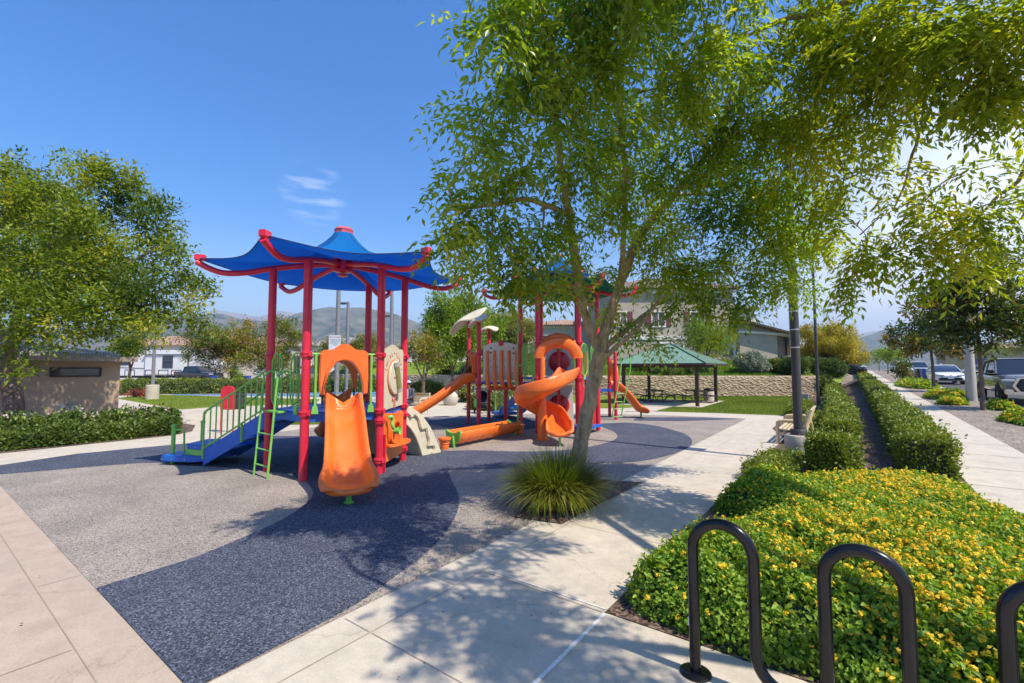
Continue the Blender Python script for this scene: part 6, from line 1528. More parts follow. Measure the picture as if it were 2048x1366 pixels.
limbs = [([lb_, pd(28, 800, 14), pd(10, 745, 14), pd(20, 690, 13.9)], [.26, .23, .21, .2]), ([pd(20, 690, 13.9), lt, pd(110, 480, 13.8), pd(160, 390, 13.8)], [.16, .11, .07, .03]), ([pd(20, 690, 13.9), pd(100, 620, 13.3), pd(200, 560, 13.3), pd(320, 490, 13.8)], [.13, .09, .06, .02]),
         ([pd(20, 690, 13.9), pd(-40, 580, 14), pd(-20, 430, 14.2)], [.12, .08, .03]), ([pd(100, 620, 13.3), pd(220, 620, 12.8), pd(350, 600, 13.6)], [.07, .05, .015])]
eb = [(c, r * .82, *x) for c, r, *x in eb]
make_tree('elm_tree', 'broad leafy tree in front of the tan restroom block', lb_, limbs, eb, BARK2, LF_LEFT, compound=False, LL=.13, LW=.06, dens=3.5, droop=.12, tuft_r=.38)
# --- flowering myrtles and garden trees beyond the playground
def myrtle(label, px, py_base, dep, cw, ch, top, seed, n=16, fl=.16, z=0.):
    fl *= 1.7
    x, y, _ = LD((px - 1024) / 915 * dep, dep); m_ = dep / 915; H_ = EYE + (738 - top) * m_
    c = (x, y, H_ - ch * m_ / 2); rr = cw * m_ / 2
    make_tree('crape_myrtle', label, (x, y, z), trunk_limbs((x, y, z), (x, y, c[2]), .09, 4, rr * .45, seed, .35), auto_blobs(c, rr * .85, rr * .85, ch * m_ / 2 * .85, n, rr * .36, seed), BARK2, LF_MYR, 'pink flowering trees', False, .15, .07, 1.5, .05, .5, (LF_PINK, fl, .07), tuft_r=.40)
myrtle('crape myrtle with the brightest pink blossom left of the play tower', 465, 0, 36, 160, 100, 645, 11, 24, .3)
myrtle('crape myrtle with sparse blossom behind the leftmost red post', 560, 0, 39, 110, 130, 632, 12, 18, .16)
myrtle('crape myrtle with pale blossom behind the orange slide hood', 712, 0, 40, 110, 84, 662, 13, 16, .3)
myrtle('small crape myrtle between the two nearest red posts', 640, 0, 42, 62, 66, 672, 14, 9, .3)
myrtle('crape myrtle standing in the round planter behind the left orange slide', 848, 0, 22, 96, 86, 662, 15, 14, .08, .36)
def garden(name, label, px, dep, cw, ch, top, leaf, seed, n=18, z=0., group='trees around the park', LL=.17, LW=.08, dens=1.6, bark=None, rt=.1, spread=.45, h0=.4):
    x, y, _ = LD((px - 1024) / 915 * dep, dep); m_ = dep / 915; H_ = EYE + (738 - top) * m_
    c = (x, y, H_ - ch * m_ / 2); rr = cw * m_ / 2
    return make_tree(name, label, (x, y, z), trunk_limbs((x, y, z), (x, y, c[2]), rt, 4, rr * spread, seed, h0), auto_blobs(c, rr * .86, rr * .86, ch * m_ / 2 * .86, n, min(rr, ch * m_ / 2) * .42, seed), bark or BARK2, leaf, group, False, LL, LW, dens, .08, .5, tuft_r=.40)
garden('bushy_tree', 'bright green bushy tree left of the cloud toppers', 905, 26, 140, 165, 578, LF_GRN, 21, 30)
garden('bushy_tree', 'paler grey green tree behind the cloud toppers', 1010, 40, 130, 130, 612, LF_PALE, 22, 22, 1.8)
garden('bushy_tree', 'green tree behind the bright bushy tree, partly over the toppers', 968, 33, 90, 110, 600, LF_GRN, 27, 16, 1.2)
garden('young_tree', 'small dense tree rising behind the right end of the shelter roof', 1412, 31.5, 110, 95, 622, LF_GRN, 23, 20, 1.4, LL=.12, LW=.055)
garden('golden_tree', 'wide golden leaved tree over the black car', 1665, 42, 180, 100, 642, LF_OCH, 24, 40, 1.27, LL=.17, spread=.6, h0=.3, rt=.16)
garden('young_tree', 'slim bright green tree top behind the golden tree', 1655, 55, 34, 90, 612, LF_GRN, 25, 8, 1.4)
garden('young_tree', 'small tree with thin trunk left of the pale trailer', 262, 33, 90, 110, 612, LF_LEFT, 26, 14)
garden('young_tree', 'round clipped tree beside the pink tree trunk', 478, 50, 30, 24, 738, LF_GRN, 28, 6, .1)
def street_tree(x, y, h, cw, ch, label, leaf, seed, name='street_tree', n=12):
    z = hz(x, y); make_tree(name, label, (x, y, z), trunk_limbs((x, y, z), (x, y, z + h - ch / 2), .06, 4, cw * .25, seed, .5), auto_blobs((x, y, z + h - ch / 2), cw / 2 * .85, cw / 2 * .85, ch / 2 * .85, n, min(cw, ch) * .24, seed), BARK2, leaf, 'young street trees', False, .17, .08, .7, .08, .5, tuft_r=.42)
street_tree(3.7, 60, 3.6, 3.0, 2.4, 'bright young street tree beyond the magnolias, nearest of the far ones', LF_GRN, 31); street_tree(3.7, 74, 3.6, 3.0, 2.4, 'second far young street tree up the sidewalk', LF_GRN, 32); street_tree(3.7, 96, 3.8, 3.4, 2.6, 'farthest young street tree up the sidewalk', LF_GRN, 33); street_tree(15.3, 72, 4.6, 5.5, 3, 'spreading olive green tree across the street beyond the parked cars', LF_PALE, 34, n=16); street_tree(15.4, 95, 4.4, 5, 3, 'olive green tree farther across the street', LF_PALE, 35)
street_tree(.2, 80, 4.4, 4.6, 3.2, 'green tree on the house side of the far sidewalk', LF_GRN, 36)
street_tree(3.3, 47.5, 2.1, 1.1, 1.9, 'narrow dark green sapling in front of the refuse bins', LF_MAG, 37, n=8)
# --- magnolias in the parkway
def magnolia(x, y, label, seed, blobs, rt):
    z = hz(x, y); top = max(b[0][2] for b in blobs)
    limbs = [([(x, y, z), (x + .01, y, z + 1.0), (x - .02, y, z + (top - z) * .55), (x, y, top - .1)], [rt * 1.2, rt, rt * .7, rt * .2])]
    make_tree('magnolia_tree', label, (x, y, z), limbs, blobs, BARK2, LF_MAG, 'magnolias in the parkway', False, .20, .085, 1.25, -.1, .5, tuft_r=.34)
magnolia(3.73, 23.2, 'nearer magnolia with bronze tinted leaves in the parkway by the grey pickup', 41, B([(1965, 540, 16.4, 38), (2000, 530, 16, 30), (1930, 570, 16.4, 36), (1990, 590, 15.8, 48), (2050, 590, 16, 40), (1900, 610, 16.6, 38), (1950, 630, 16, 48), (2020, 640, 16, 48), (1870, 585, 16.6, 24), (1840, 622, 16.6, 26), (1900, 660, 16.4, 38), (1975, 668, 15.8, 32), (2045, 670, 16, 28), (2090, 640, 16.2, 44), (1965, 500, 16.4, 24)]), .065)
magnolia(3.69, 34.8, 'farther magnolia with low spreading crown in front of the white sedan', 42, B([(1868, 640, 25.8, 30), (1840, 655, 25.8, 28), (1900, 655, 25.6, 32), (1815, 690, 25.6, 24), (1790, 668, 25.8, 18), (1860, 685, 25.5, 34), (1905, 695, 25.5, 30), (1775, 690, 25.8, 12), (1880, 610, 26, 24), (1835, 690, 26, 20)]), .075)
# --- hedges: leafy shell over a dense core
def hedge(name, label, path, width, height, leaf, n, L0=.04, group=None, core=None, flowers=None, zf=None, lump=.042, parts=True, cat='hedge', ref=8.):
    """path: list of (x, y); width, height numbers or per-point lists"""
    P = np.array(path, float); seg = np.linalg.norm(np.diff(P, axis=0), axis=1); cum = np.concatenate([[0], np.cumsum(seg)])
    zf = zf or (lambda x, y: 0.)
    Wd = np.broadcast_to(np.asarray(width, float), (len(P),)); Hd = np.broadcast_to(np.asarray(height, float), (len(P),))
    root = thing(name, (P[0][0], P[0][1], zf(*P[0])), label, cat, group)
    # density falls with distance
    ss = np.linspace(0, cum[-1], 400); X = np.stack([np.interp(ss, cum, P[:, i]) for i in (0, 1)], 1); dist = np.linalg.norm(X, axis=1)
    wt = 1 / np.maximum(dist, 3) ** 1.3; cdf = np.cumsum(wt); cdf /= cdf[-1]
    s = np.interp(rng.random(n), cdf, ss); s = np.clip(s + rng.normal(size=n) * .02, 0, cum[-1])
    x = np.interp(s, cum, P[:, 0]); y = np.interp(s, cum, P[:, 1]); w_ = np.interp(s, cum, Wd); h = np.interp(s, cum, Hd)
    i = np.clip(np.searchsorted(cum, s, side='right') - 1, 0, len(seg) - 1); T = np.diff(P, axis=0)[i] / seg[i][:, None]; S = np.stack([T[:, 1], -T[:, 0]], 1)
    per = w_ + 2 * h; u = rng.random(n) * per
    top = (u > h) & (u < h + w_); left = u <= h
    a = np.where(top, (u - h) / w_ - .5, np.where(left, -.5, .5)); zz = np.where(top, h, np.where(left, u, u - h - w_))
    end = (rng.random(n) < .9 * (w_ / np.maximum(cum[-1], 1))) ; es = rng.random(n) < .75
    s2 = np.where(es, 0, cum[-1]); x = np.where(end, np.interp(s2, cum, P[:, 0]), x); y = np.where(end, np.interp(s2, cum, P[:, 1]), y)
    a = np.where(end, rng.random(n) - .5, a); zz = np.where(end, rng.random(n) * h, zz)
    rd_ = .82 + .18 * np.minimum(1, (1 - zz / h) * 5); a = a * rd_
    ph = s * 2.1 + a * 2; bulge = lump * (np.sin(s * 6.4 + np.sin(s * 1.3) * 1.5) * 1.2 + np.sin(ph * 2.9 + zz * 5) * .7 + np.sin(s * 7.3 + zz * 9 + a * 4) * .5)
    dirn = np.stack([S[:, 0] * np.where(top, a * 1.2, np.sign(a)), S[:, 1] * np.where(top, a * 1.2, np.sign(a)), np.where(top, 1.0, .25)], 1)
    ed = np.stack([np.where(es, -T[:, 0], T[:, 0]), np.where(es, -T[:, 1], T[:, 1]), np.full(n, .2)], 1); dirn = unit(np.where(end[:, None], ed, dirn))
    z0 = np.array([zf(px, py) for px, py in zip(x, y)])
    pos = np.stack([x + S[:, 0] * a * w_, y + S[:, 1] * a * w_, z0 + zz], 1) + dirn * bulge[:, None] - dirn * (rng.random((n, 1)) ** 2 * .10) + rng.normal(size=(n, 3)) * .012
    long_ = rng.random(n) < .05; pos += (dirn + [0, 0, .5]) * (long_ * rng.random(n) * .13)[:, None]
    pos[:, 2] = np.maximum(pos[:, 2], z0 + .02)
    d = np.linalg.norm(pos - np.array([0, 0, EYE]), axis=1); L = L0 * np.maximum(1, d / ref) ** .8 * (.7 + .6 * rng.random(n))
    dr = unit(dirn * .7 + rdir(n) * .9 + np.array([0, 0, .25]))
    tint = .42 + .16 * np.sin(s * 3 + a * 5) * .6 + rng.normal(size=n) * .18 + np.where(top, .12, 0)
    leaf_mesh('foliage', pos, dr, dirn + rdir(n) * .6, L, L * .55, tint, leaf, root)
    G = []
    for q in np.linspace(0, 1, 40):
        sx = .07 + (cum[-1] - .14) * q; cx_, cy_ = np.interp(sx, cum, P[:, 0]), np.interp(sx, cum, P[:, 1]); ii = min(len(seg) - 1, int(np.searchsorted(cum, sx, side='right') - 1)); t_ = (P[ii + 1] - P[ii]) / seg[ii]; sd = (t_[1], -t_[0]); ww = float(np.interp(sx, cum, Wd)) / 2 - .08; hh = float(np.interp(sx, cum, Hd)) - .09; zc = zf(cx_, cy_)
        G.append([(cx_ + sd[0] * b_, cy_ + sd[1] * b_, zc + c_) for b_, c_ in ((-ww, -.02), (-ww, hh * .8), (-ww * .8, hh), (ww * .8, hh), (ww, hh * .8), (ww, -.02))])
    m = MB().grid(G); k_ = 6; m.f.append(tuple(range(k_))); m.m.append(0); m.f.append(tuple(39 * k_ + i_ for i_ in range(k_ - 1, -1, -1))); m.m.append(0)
    m.build('shade_core', core or CORE, root, smooth=False)  # solid dark filler closing the gaps; the hedge's inner shade is its colour
    if flowers:
        fm, nf, rr, nn = flowers; sel = rng.choice(np.where(top | (rng.random(n) < .15))[0], nf); c = pos[sel] + dirn[sel] * .05
        Pp = np.repeat(c, nn, 0) + rng.normal(size=(nf * nn, 3)) * rr; leaf_mesh('blossom', Pp, rdir(nf * nn), rdir(nf * nn), rr * 1.1, rr * 1.1, rng.random(nf * nn), fm, root)
    return root
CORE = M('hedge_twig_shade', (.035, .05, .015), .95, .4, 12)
hedge('clipped_hedge', 'long clipped hedge behind the lamp post, left of the dark mulch gap', [(-.22, 11.1), (-.24, 14), (-.32, 18), (-.55, 22.5), (-.75, 28), (-.8, 34)], [.50, .54, .52, .5, .5, .5], [.62, .66, .66, .7, .7, .7], LF_HEDGE, 42000, .042, 'hedge rows along the sidewalk', zf=hz)
hedge('clipped_hedge', 'long clipped hedge with stray shoots running along the sidewalk edge', [(.92, 9.7), (.93, 13), (.93, 18), (.92, 25), (.90, 33), (.86, 44), (.84, 54)], [.66, .62, .58, .55, .52, .5, .5], [.60, .62, .60, .6, .6, .6, .6], LF_HEDGE, 60000, .042, 'hedge rows along the sidewalk', zf=hz)
hedge('clipped_shrub', 'single squarish clipped shrub right of the round lamp base', [(-.36, 8.85), (-.16, 9.55)], .55, .62, LF_HEDGE, 9000, .042, cat='shrub', zf=hz)
for (x0, y0, x1, y1, w_, h, n, lb) in [(-1.12, 8.0, -1.0, 9.75, .62, .24, 6500, 'low spreading ground cover patch between the walkway and the lamp base'), (-1.25, 14.6, -.95, 19, .5, .22, 5200, 'low ground cover patch behind the tan bench beside the hedge'), (-1.6, 19.5, -1.7, 24, .7, .3, 4200, 'low ground cover patch beside the lawn kerb')]:
    hedge('ground_cover', lb, [(x0, y0), ((x0 + x1) / 2, (y0 + y1) / 2), (x1, y1)], w_, h, LF_HEDGE, n, .04, 'ground cover patches', cat='ground cover', zf=hz, lump=.03)
hedge('clipped_hedge', 'dark clipped hedge along the front of the rose bed at left', [(-14.75, 4.55), (-14.66, 2.6), (-14.55, .5), (-14.4, -2.5)], .7, .36, LF_DHEDGE, 30000, .055, 'hedges of the rose bed', ref=10)
hedge('clipped_hedge', 'dark hedge at the back of the rose bed dotted with pink blooms', [(-16.6, 5.0), (-16.5, 2.5), (-16.4, 0), (-16.2, -2.5)], 1.4, .47, LF_DHEDGE, 26000, .06, 'hedges of the rose bed', flowers=(LF_ROSE, 90, .045, 12), ref=10)
hedge('clipped_hedge', 'long low green hedge beyond the blue sport court', [LD(-26.5, 31.5)[:2], LD(-20, 33)[:2], LD(-14, 34.5)[:2], LD(-9.5, 35.5)[:2], LD(-4, 43)[:2]], 1.3, .95, LF_HEDGE, 24000, .08, ref=25)
sh_ = [(4.9, 30.6, 1.15, .8, LF_GREY, 'grey leaved shrub on the bank behind the trunk of the ash'), (16.1, 31, 1.5, 1.25, LF_GREY, 'large grey leaved shrub on the bank at the right end of the wall'), (8.8, 31.5, .8, .5, LF_HEDGE, 'low green shrub on the bank left of the shelter peak'), (12.6, 32, .9, .55, LF_HEDGE, 'small green shrub on the bank under the small dense tree'), (10.6, 30.4, 2.8, .45, LF_DHEDGE, 'dark spreading shrub on the bank behind the shelter roof'), (14.3, 34, .8, .75, LF_HEDGE, 'rounded green shrub against the house pilaster'), (18.6, 31, 2.0, .95, LF_DHEDGE, 'dark clipped shrub at the wall end behind the lamp post'), (-5.2, 35.2, 1.0, .8, LF_DHEDGE, 'dark rounded shrub on the bank at the left'), (-3.2, 33.5, .9, .8, LF_GREY, 'grey rounded shrub on the bank at the left'), (20.6, 34.5, 1.4, .9, LF_HEDGE, 'green shrub behind the thin lamp post'), (19.8, 29.4, 1.3, .9, LF_DHEDGE, 'dark green shrub beside the thin lamp post'), (25.6, 38.5, 3.0, 1.5, LF_DHEDGE, 'large dark shrub in front of the tail of the black car'), (22.3, 36.5, 1.6, .8, LF_HEDGE, 'green shrub in front of the black car')]
def shrub(name, label, x, y, z, w_, h, leaf, group=None, flowers=None, LL=.10):
    """a rounded bush: stems fanning from the base, leaves through an uneven dome"""
    base = (x, y, z - .05); q = np.random.default_rng(int(abs(x * 31 + y * 17)) + 5); bl = []
    for i in range(max(5, int(7 * w_))):
        a = q.random() * 2 * PI; r_ = w_ * .42 * math.sqrt(q.random()); bl.append(((x + r_ * cos(a), y + r_ * sin(a), z + h * (.35 + .35 * q.random() * (1 - r_ / w_))), .30 * min(w_, h * 1.4) * (.8 + .5 * q.random())))
    L = [([base, (x + .02, y, z + h * .25), (x + .1 * w_ * cos(i * 2.1), y + .1 * w_ * sin(i * 2.1), z + h * .5)], [.03, .02, .01]) for i in range(3)]
    return make_tree(name, label, (x, y, z), L, bl, BARK2, leaf, group, False, LL, LL * .5, 3.2, -.2, .5, flower=flowers, twig=False, cat='shrub', tuft_r=.20)
for lat, dep, w_, h, lf, lb in sh_:
    zt = bank_z(max(0, dep - wdep(lat))) if lat < 19.5 else (.35 if dep < 33 else 1.0)
    x, y, _ = LD(lat, dep); shrub('garden_shrub', lb, x, y, zt, w_ * 1.15, h * 1.1, lf, 'shrubs on the bank')
for lat, dep, w_, h, lf, fl, lb in [(-1.0, 19.6, 1.6, .6, LF_PALE, None, 'dark tufted planting bed behind the left slide'), (-1.4, 24.5, 2.6, .9, LF_HEDGE, (LF_ROSE, .5, .06), 'white flowering shrubs behind the stroller'), (-5.2, 27, 2.0, .9, LF_PALE, None, 'yellow green grasses behind the seated person'), (-23.2, 28.5, .9, .35, LF_DRY, None, 'small red flowering plant beside the far hedge')]:
    x, y, _ = LD(lat, dep); shrub('planted_shrub', lb, x, y, 0, w_, h, lf, None, fl, .12)
# --- lantana
def lantana(root, poly, hfun, n, nf, L0=.046, zf=hz, fsc=1.):
    P = np.array(poly); lo, hi = P.min(0), P.max(0)
    def inside(X):
        c = np.zeros(len(X), bool); j = len(P) - 1
        for i in range(len(P)):
            a, b = P[i], P[j]; m = ((a[1] > X[:, 1]) != (b[1] > X[:, 1])) & (X[:, 0] < (b[0] - a[0]) * (X[:, 1] - a[1]) / (b[1] - a[1] + 1e-12) + a[0]); c ^= m; j = i
        return c
    def edge_d(X):
        d = np.full(len(X), 1e9)
        for i in range(len(P)):
            a, b = P[i], P[(i + 1) % len(P)]; ab = b - a; t = np.clip(((X - a) @ ab) / (ab @ ab), 0, 1); d = np.minimum(d, np.linalg.norm(X - (a + t[:, None] * ab), axis=1))
        return d
    X = np.empty((0, 2))
    while len(X) < n:
        q = lo + rng.random((n * 2, 2)) * (hi - lo); w_ = 1 / np.maximum(np.linalg.norm(q, axis=1), 2.2) ** 1.0; w_ /= w_.max(); q = q[(rng.random(len(q)) < w_)]; X = np.concatenate([X, q[inside(q)]])
    X = X[:n]; e = edge_d(X); h = hfun(X, e); z0 = np.array([zf(a, b) for a, b in X])
    edge = e < .22; zfrac = np.where(edge, rng.random(n) ** .8, 1 - .35 * rng.random(n) ** 2)
    z = z0 + h * zfrac
    g = np.stack([(hfun(X + [.05, 0], edge_d(X + [.05, 0])) - h) / .05, (hfun(X + [0, .05], edge_d(X + [0, .05])) - h) / .05], 1)
    nrm = unit(np.concatenate([-g * .8, np.ones((n, 1))], 1))
    pos = np.concatenate([X, z[:, None]], 1) + rng.normal(size=(n, 3)) * .015
    sh_t = rng.random(n) < .03; pos[:, 2] += sh_t * rng.random(n) * .09; dr = unit(nrm * .35 + rdir(n) * 1.0); d = np.linalg.norm(pos - [0, 0, EYE], axis=1); L = L0 * np.maximum(1, d / 5.5) ** .75 * (.7 + .6 * rng.random(n))
    leaf_mesh('foliage', pos, dr, nrm + rdir(n) * .55, L, L * .6, .42 + .2 * rng.normal(size=n) + .18 * (zfrac > .8), LF_LANT, root, shape=1, fold=.18)
    # flower heads: domes of small florets on the upper face
    cl_ = np.sin(X[:, 0] * 2.3 + 1) + np.sin(X[:, 1] * 1.7 + X[:, 0]) + rng.normal(size=n) * .8
    cand = np.where((zfrac > .62))[0]; pr_ = np.exp(cl_[cand] * .6) * np.linalg.norm(X[cand], axis=1) ** .6; sel = rng.choice(cand, nf, p=pr_ / pr_.sum()); c = np.concatenate([X[sel], (z0 + h)[sel][:, None] * 1], 1) * 1.; c[:, 2] = pos[sel][:, 2] + .02 + .02 * rng.random(nf); nn = nrm[sel]
    k_ = 13; o = rdir(nf * k_); o += np.repeat(nn, k_, 0) * .9; o = unit(o); dd = np.repeat(np.linalg.norm(c - [0, 0, EYE], axis=1), k_); s_ = fsc * np.repeat(.6 + .6 * rng.random(nf), k_) * np.maximum(1, dd / 7) ** .6
    leaf_mesh('flowers', np.repeat(c, k_, 0) + o * (.015 * s_)[:, None] , unit(np.cross(o, rdir(nf * k_))), o, .017 * s_, .017 * s_, np.repeat(rng.random(nf) * .6, k_) + rng.random(nf * k_) * .4, LF_YEL, root, fold=0)
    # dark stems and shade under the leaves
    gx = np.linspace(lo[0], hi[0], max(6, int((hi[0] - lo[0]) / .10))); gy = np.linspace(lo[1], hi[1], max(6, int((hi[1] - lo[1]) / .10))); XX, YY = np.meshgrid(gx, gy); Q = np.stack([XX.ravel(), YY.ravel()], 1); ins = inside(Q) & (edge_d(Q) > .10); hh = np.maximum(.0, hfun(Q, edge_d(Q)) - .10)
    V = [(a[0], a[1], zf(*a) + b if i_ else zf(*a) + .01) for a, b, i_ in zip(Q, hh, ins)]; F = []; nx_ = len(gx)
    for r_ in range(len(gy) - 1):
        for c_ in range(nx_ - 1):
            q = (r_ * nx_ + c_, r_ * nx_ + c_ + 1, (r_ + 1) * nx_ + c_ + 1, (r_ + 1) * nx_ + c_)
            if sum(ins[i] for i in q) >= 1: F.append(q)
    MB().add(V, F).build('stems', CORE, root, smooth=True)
BED = [(-1.40, 3.35), (-1.28, 3.2), (-.7, 3.10), (.4, 3.12), (1.5, 3.14), (2.35, 3.2), (2.2, 5), (1.55, 6.6), (1.28, 8.2), (1.26, 9.2), (.55, 9.35), (.1, 9.1), (-.45, 8.6), (-.85, 8.0), (-1.22, 7.4), (-1.36, 6.6), (-1.38, 5.95), (-.95, 5.75), (-.75, 5.55), (-1.0, 5.25), (-1.38, 5.05), (-1.45, 4.3)]
def bed_h(X, e):
    return np.clip(e / .34, .0, 1) ** .5 * (.43 + .09 * np.sin(X[:, 0] * 2.1 + 1.2) * np.sin(X[:, 1] * 1.7) + .07 * np.sin(X[:, 0] * 5.2 + np.sin(X[:, 1] * 3)) * np.cos(X[:, 1] * 4.6) + .035 * np.sin(X[:, 0] * 13 + X[:, 1] * 11)) * np.clip(np.clip(1.27 - .112 * X[:, 1], .30, 1) + .32 * np.exp(-((X[:, 0] + 1.0) / .5) ** 2 - ((X[:, 1] - 6.5) / .9) ** 2), .3, 1) + .02
lt_ = thing('lantana_bed', (.2, 5.5, 0), 'dense yellow flowering lantana bed behind the black bike rack', 'ground cover', None, kind='stuff')
lantana(lt_, BED, bed_h, 175000, 6200, .033)
for k_, (x, y, rx, ry, n, nf, lb) in enumerate([(4.15, 19.2, .62, 1.3, 3400, 420, 'yellow lantana patch in the parkway at the right edge, nearest of all'), (4.3, 23.9, .34, .8, 1200, 150, 'small yellow lantana patch right of the nearer magnolia trunk'), (3.2, 25.6, .38, .5, 900, 130, 'small low lantana patch between the street light and the nearer magnolia'), (3.55, 29.6, .72, 1.9, 3200, 520, 'yellow lantana patch in front of the concrete street light pole'), (3.55, 42.0, .95, 4.2, 4200, 700, 'broad yellow lantana patch in front of the white sedan')]):
    poly = [(x + rx * cos(a) * (1 + .12 * sin(3 * a + k_)), y + ry * sin(a) * (1 + .1 * cos(2 * a + k_))) for a in np.linspace(0, 2 * PI, 22)[:-1]]
    o = thing('lantana_patch', (x, y, hz(x, y)), lb, 'ground cover', 'lantana patches in the parkway')
    lantana(o, poly, lambda X, e: np.clip(e / .25, 0, 1) ** .5 * (.24 + .05 * np.sin(X[:, 0] * 5 + X[:, 1] * 3)) + .01, n, int(nf * 2.2), .05, fsc=1.5)
# --- sedge clump in front of the ash
sg_ = thing('sedge_clump', (-3.02, 5.0, .01), 'arching green sedge clump in front of the ash trunk beside the walkway', 'grass clump')
def blades(root, c, n, R0, Lm, mat, width=.006, lean=1.0, nseg=6):
    a = rng.random(n) * 2 * PI; r0 = R0 * np.sqrt(rng.random(n)); base = np.stack([c[0] + r0 * np.cos(a), c[1] + r0 * np.sin(a), np.full(n, c[2])], 1)
    a2 = a + rng.normal(size=n) * .5; out = np.stack([np.cos(a2), np.sin(a2), np.zeros(n)], 1); L = Lm * (.55 + .5 * rng.random(n)); el = np.clip(.25 + 1.0 * (r0 / R0) + rng.normal(size=n) * .22, .05, 1.5) * lean
    side = np.stack([-np.sin(a2), np.cos(a2), np.zeros(n)], 1); p = base.copy(); V = []; wd = width * (.7 + .6 * rng.random(n))[:, None]
    for s in range(nseg + 1):
        t = s / nseg; V.append(p - side * wd * (1 - t ** 1.5) * .5); V.append(p + side * wd * (1 - t ** 1.5) * .5)
        ang = el * (.35 + 1.15 * t); d = out * np.sin(ang)[:, None] + np.array([0, 0, 1.]) * np.cos(ang)[:, None]; p = p + d * (L / nseg)[:, None]; p[:, 2] = np.maximum(p[:, 2], c[2] + .015)
    V = np.stack(V, 1); k_ = V.shape[1]; F = np.array([[2 * s, 2 * s + 1, 2 * s + 3, 2 * s + 2] for s in range(nseg)]); loops = (np.arange(n)[:, None, None] * k_ + F[None]).reshape(-1)
    me = fast_mesh('blades', V.reshape(-1, 3) - np.array(OFF[root.name]), loops, np.arange(n * nseg) * 4)
    at_ = me.attributes.new('tint', 'FLOAT', 'POINT'); at_.data.foreach_set('value', np.repeat(np.clip(.45 + .22 * rng.normal(size=n) + .25 * (el > 1.1), 0, 1), k_).astype(np.float32))
    return link('blades', me, mat, root)
blades(sg_, (-3.04, 5.04, .01), 4200, .25, .84, LF_BLADE, .014, 1.18)
blades(sg_, (-3.02, 5.2, .01), 900, .24, .76, LF_BLADE, .013, 1.2)

# --- turf blades, bank cover, litter
def scatter(poly, n):
    P = np.array(poly)[:, :2]; lo, hi = P.min(0), P.max(0); X = np.empty((0, 2))
    while len(X) < n:
        q = lo + rng.random((n * 2, 2)) * (hi - lo); c = np.zeros(len(q), bool); j = len(P) - 1
        for i in range(len(P)):
            a, b = P[i], P[j]; m = ((a[1] > q[:, 1]) != (b[1] > q[:, 1])) & (q[:, 0] < (b[0] - a[0]) * (q[:, 1] - a[1]) / (b[1] - a[1] + 1e-12) + a[0]); c ^= m; j = i
        X = np.concatenate([X, q[c]])
    return X[:n]
def turf(label, polys, n, h, mat, zf, width=.012):
    A = np.concatenate([scatter(p, k_) for p, k_ in polys]); n = len(A); z = np.array([zf(*a) for a in A]); P = np.concatenate([A, z[:, None]], 1)
    o = leaf_mesh('grass', P, rdir(n) * .45 + [0, 0, 1.], rdir(n), h * (.6 + .7 * rng.random(n)), width, .35 + .25 * rng.normal(size=n) + .15 * np.sin(A[:, 0] * 1.3) * np.sin(A[:, 1] * .9), mat, None)
    return tag(o, label, 'grass', None, 'stuff')
LF_TURF = leafmat('turf_blade', [(0, (.08, .13, .015)), (.5, (.19, .26, .03)), (1, (.33, .38, .07))], .3)
lawnp = [at(1312, 823), at(1440, 826.5), at(1570, 831.5), at(1588, 806), at(1597, 794.5), *wallbase[1:3], at(1452, 802), at(1405, 816), at(1345, 814.5)]
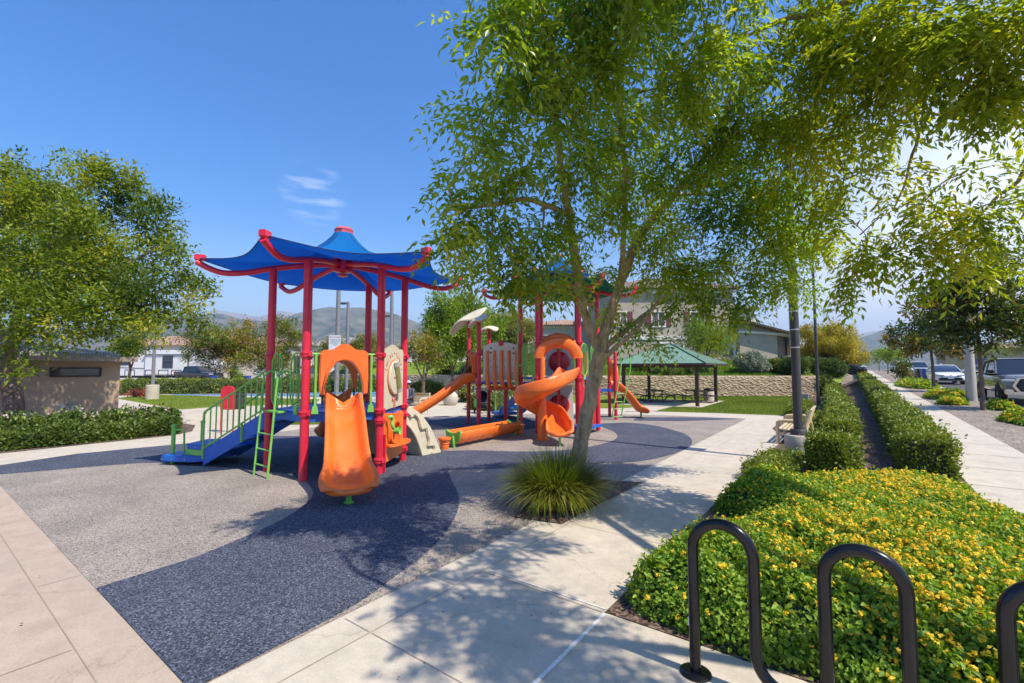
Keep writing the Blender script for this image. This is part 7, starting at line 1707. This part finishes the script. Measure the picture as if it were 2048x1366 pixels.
turf('short mown grass covering the lawns by the shelter and the court', [(lawnp, 42000), ([at(238, 797), at(300, 790), at(385, 792), at(640, 800), at(625, 808), at(440, 812), at(365, 818)], 12000), ([at(575, 849), at(562, 837), at(640, 830), at(740, 830), at(640, 848)], 9000)], 0, .05, LF_TURF, lambda x, y: .008, .014)
def tz(x, y):
    lat, dep = x * RGT[0] + y * RGT[1], x * FWD[0] + y * FWD[1]; d = max(0, dep - wdep(lat) - .12); e = smst(-.7, -4.5, x)
    return hz(0, y) + (bank_z(d) - hz(0, y)) * e + .05 * sin(lat * 1.7) * sin(d * 1.1) * e - .02
bankp = [LD(-6, 35.5), LD(0, 31.5), LD(7.5, 29.2), LD(18.6, 29.2), LD(22, 33), LD(23.5, 37), LD(8, 38), LD(-2, 42)]
turf('tufted green ground cover on the bank above the retaining wall', [(bankp, 46000)], 0, .16, LF_GRN, tz, .05)
# a few dead leaves and specks on the paving
n = 130; X = np.concatenate([np.stack([-2.9 + 1.4 * rng.random(60), 1.2 + 9 * rng.random(60)], 1), np.stack([-6.5 + 6.5 * rng.random(40), -.6 + 3.4 * rng.random(40)], 1), np.stack([-9 + 6 * rng.random(30), 1.3 + 5 * rng.random(30)], 1)])
s_ = .010 + .028 * rng.random(n) ** 3
tag(leaf_mesh('fallen_leaves', np.concatenate([X, np.full((n, 1), .016)], 1), np.concatenate([rng.normal(size=(n, 2)), np.zeros((n, 1))], 1), np.tile([[.1, .1, 1.]], (n, 1)), s_, s_ * .6, rng.random(n), leafmat('dead_leaf', [(0, (.10, .06, .03)), (1, (.28, .17, .08))], .1), None), 'dead leaves and specks scattered over the paving', 'litter', None, 'stuff')
# ------------------------------------------------------------------ air that fades the far hills
hb = MB().box((0, 0, 387), (19600, 19600, 790)).build('haze', None, None, smooth=False)
hm = bpy.data.materials.new('haze_air'); hm.use_nodes = True
t = hm.node_tree; t.nodes.clear()
vo = t.nodes.new('ShaderNodeVolumePrincipled'); om = t.nodes.new('ShaderNodeOutputMaterial')
vo.inputs['Color'].default_value = (.62, .79, 1.0, 1); vo.inputs['Density'].default_value = 2.0e-4; vo.inputs['Anisotropy'].default_value = .2
t.links.new(vo.outputs[0], om.inputs['Volume']); hb.data.materials.append(hm)
tag(hb, kind='stuff')
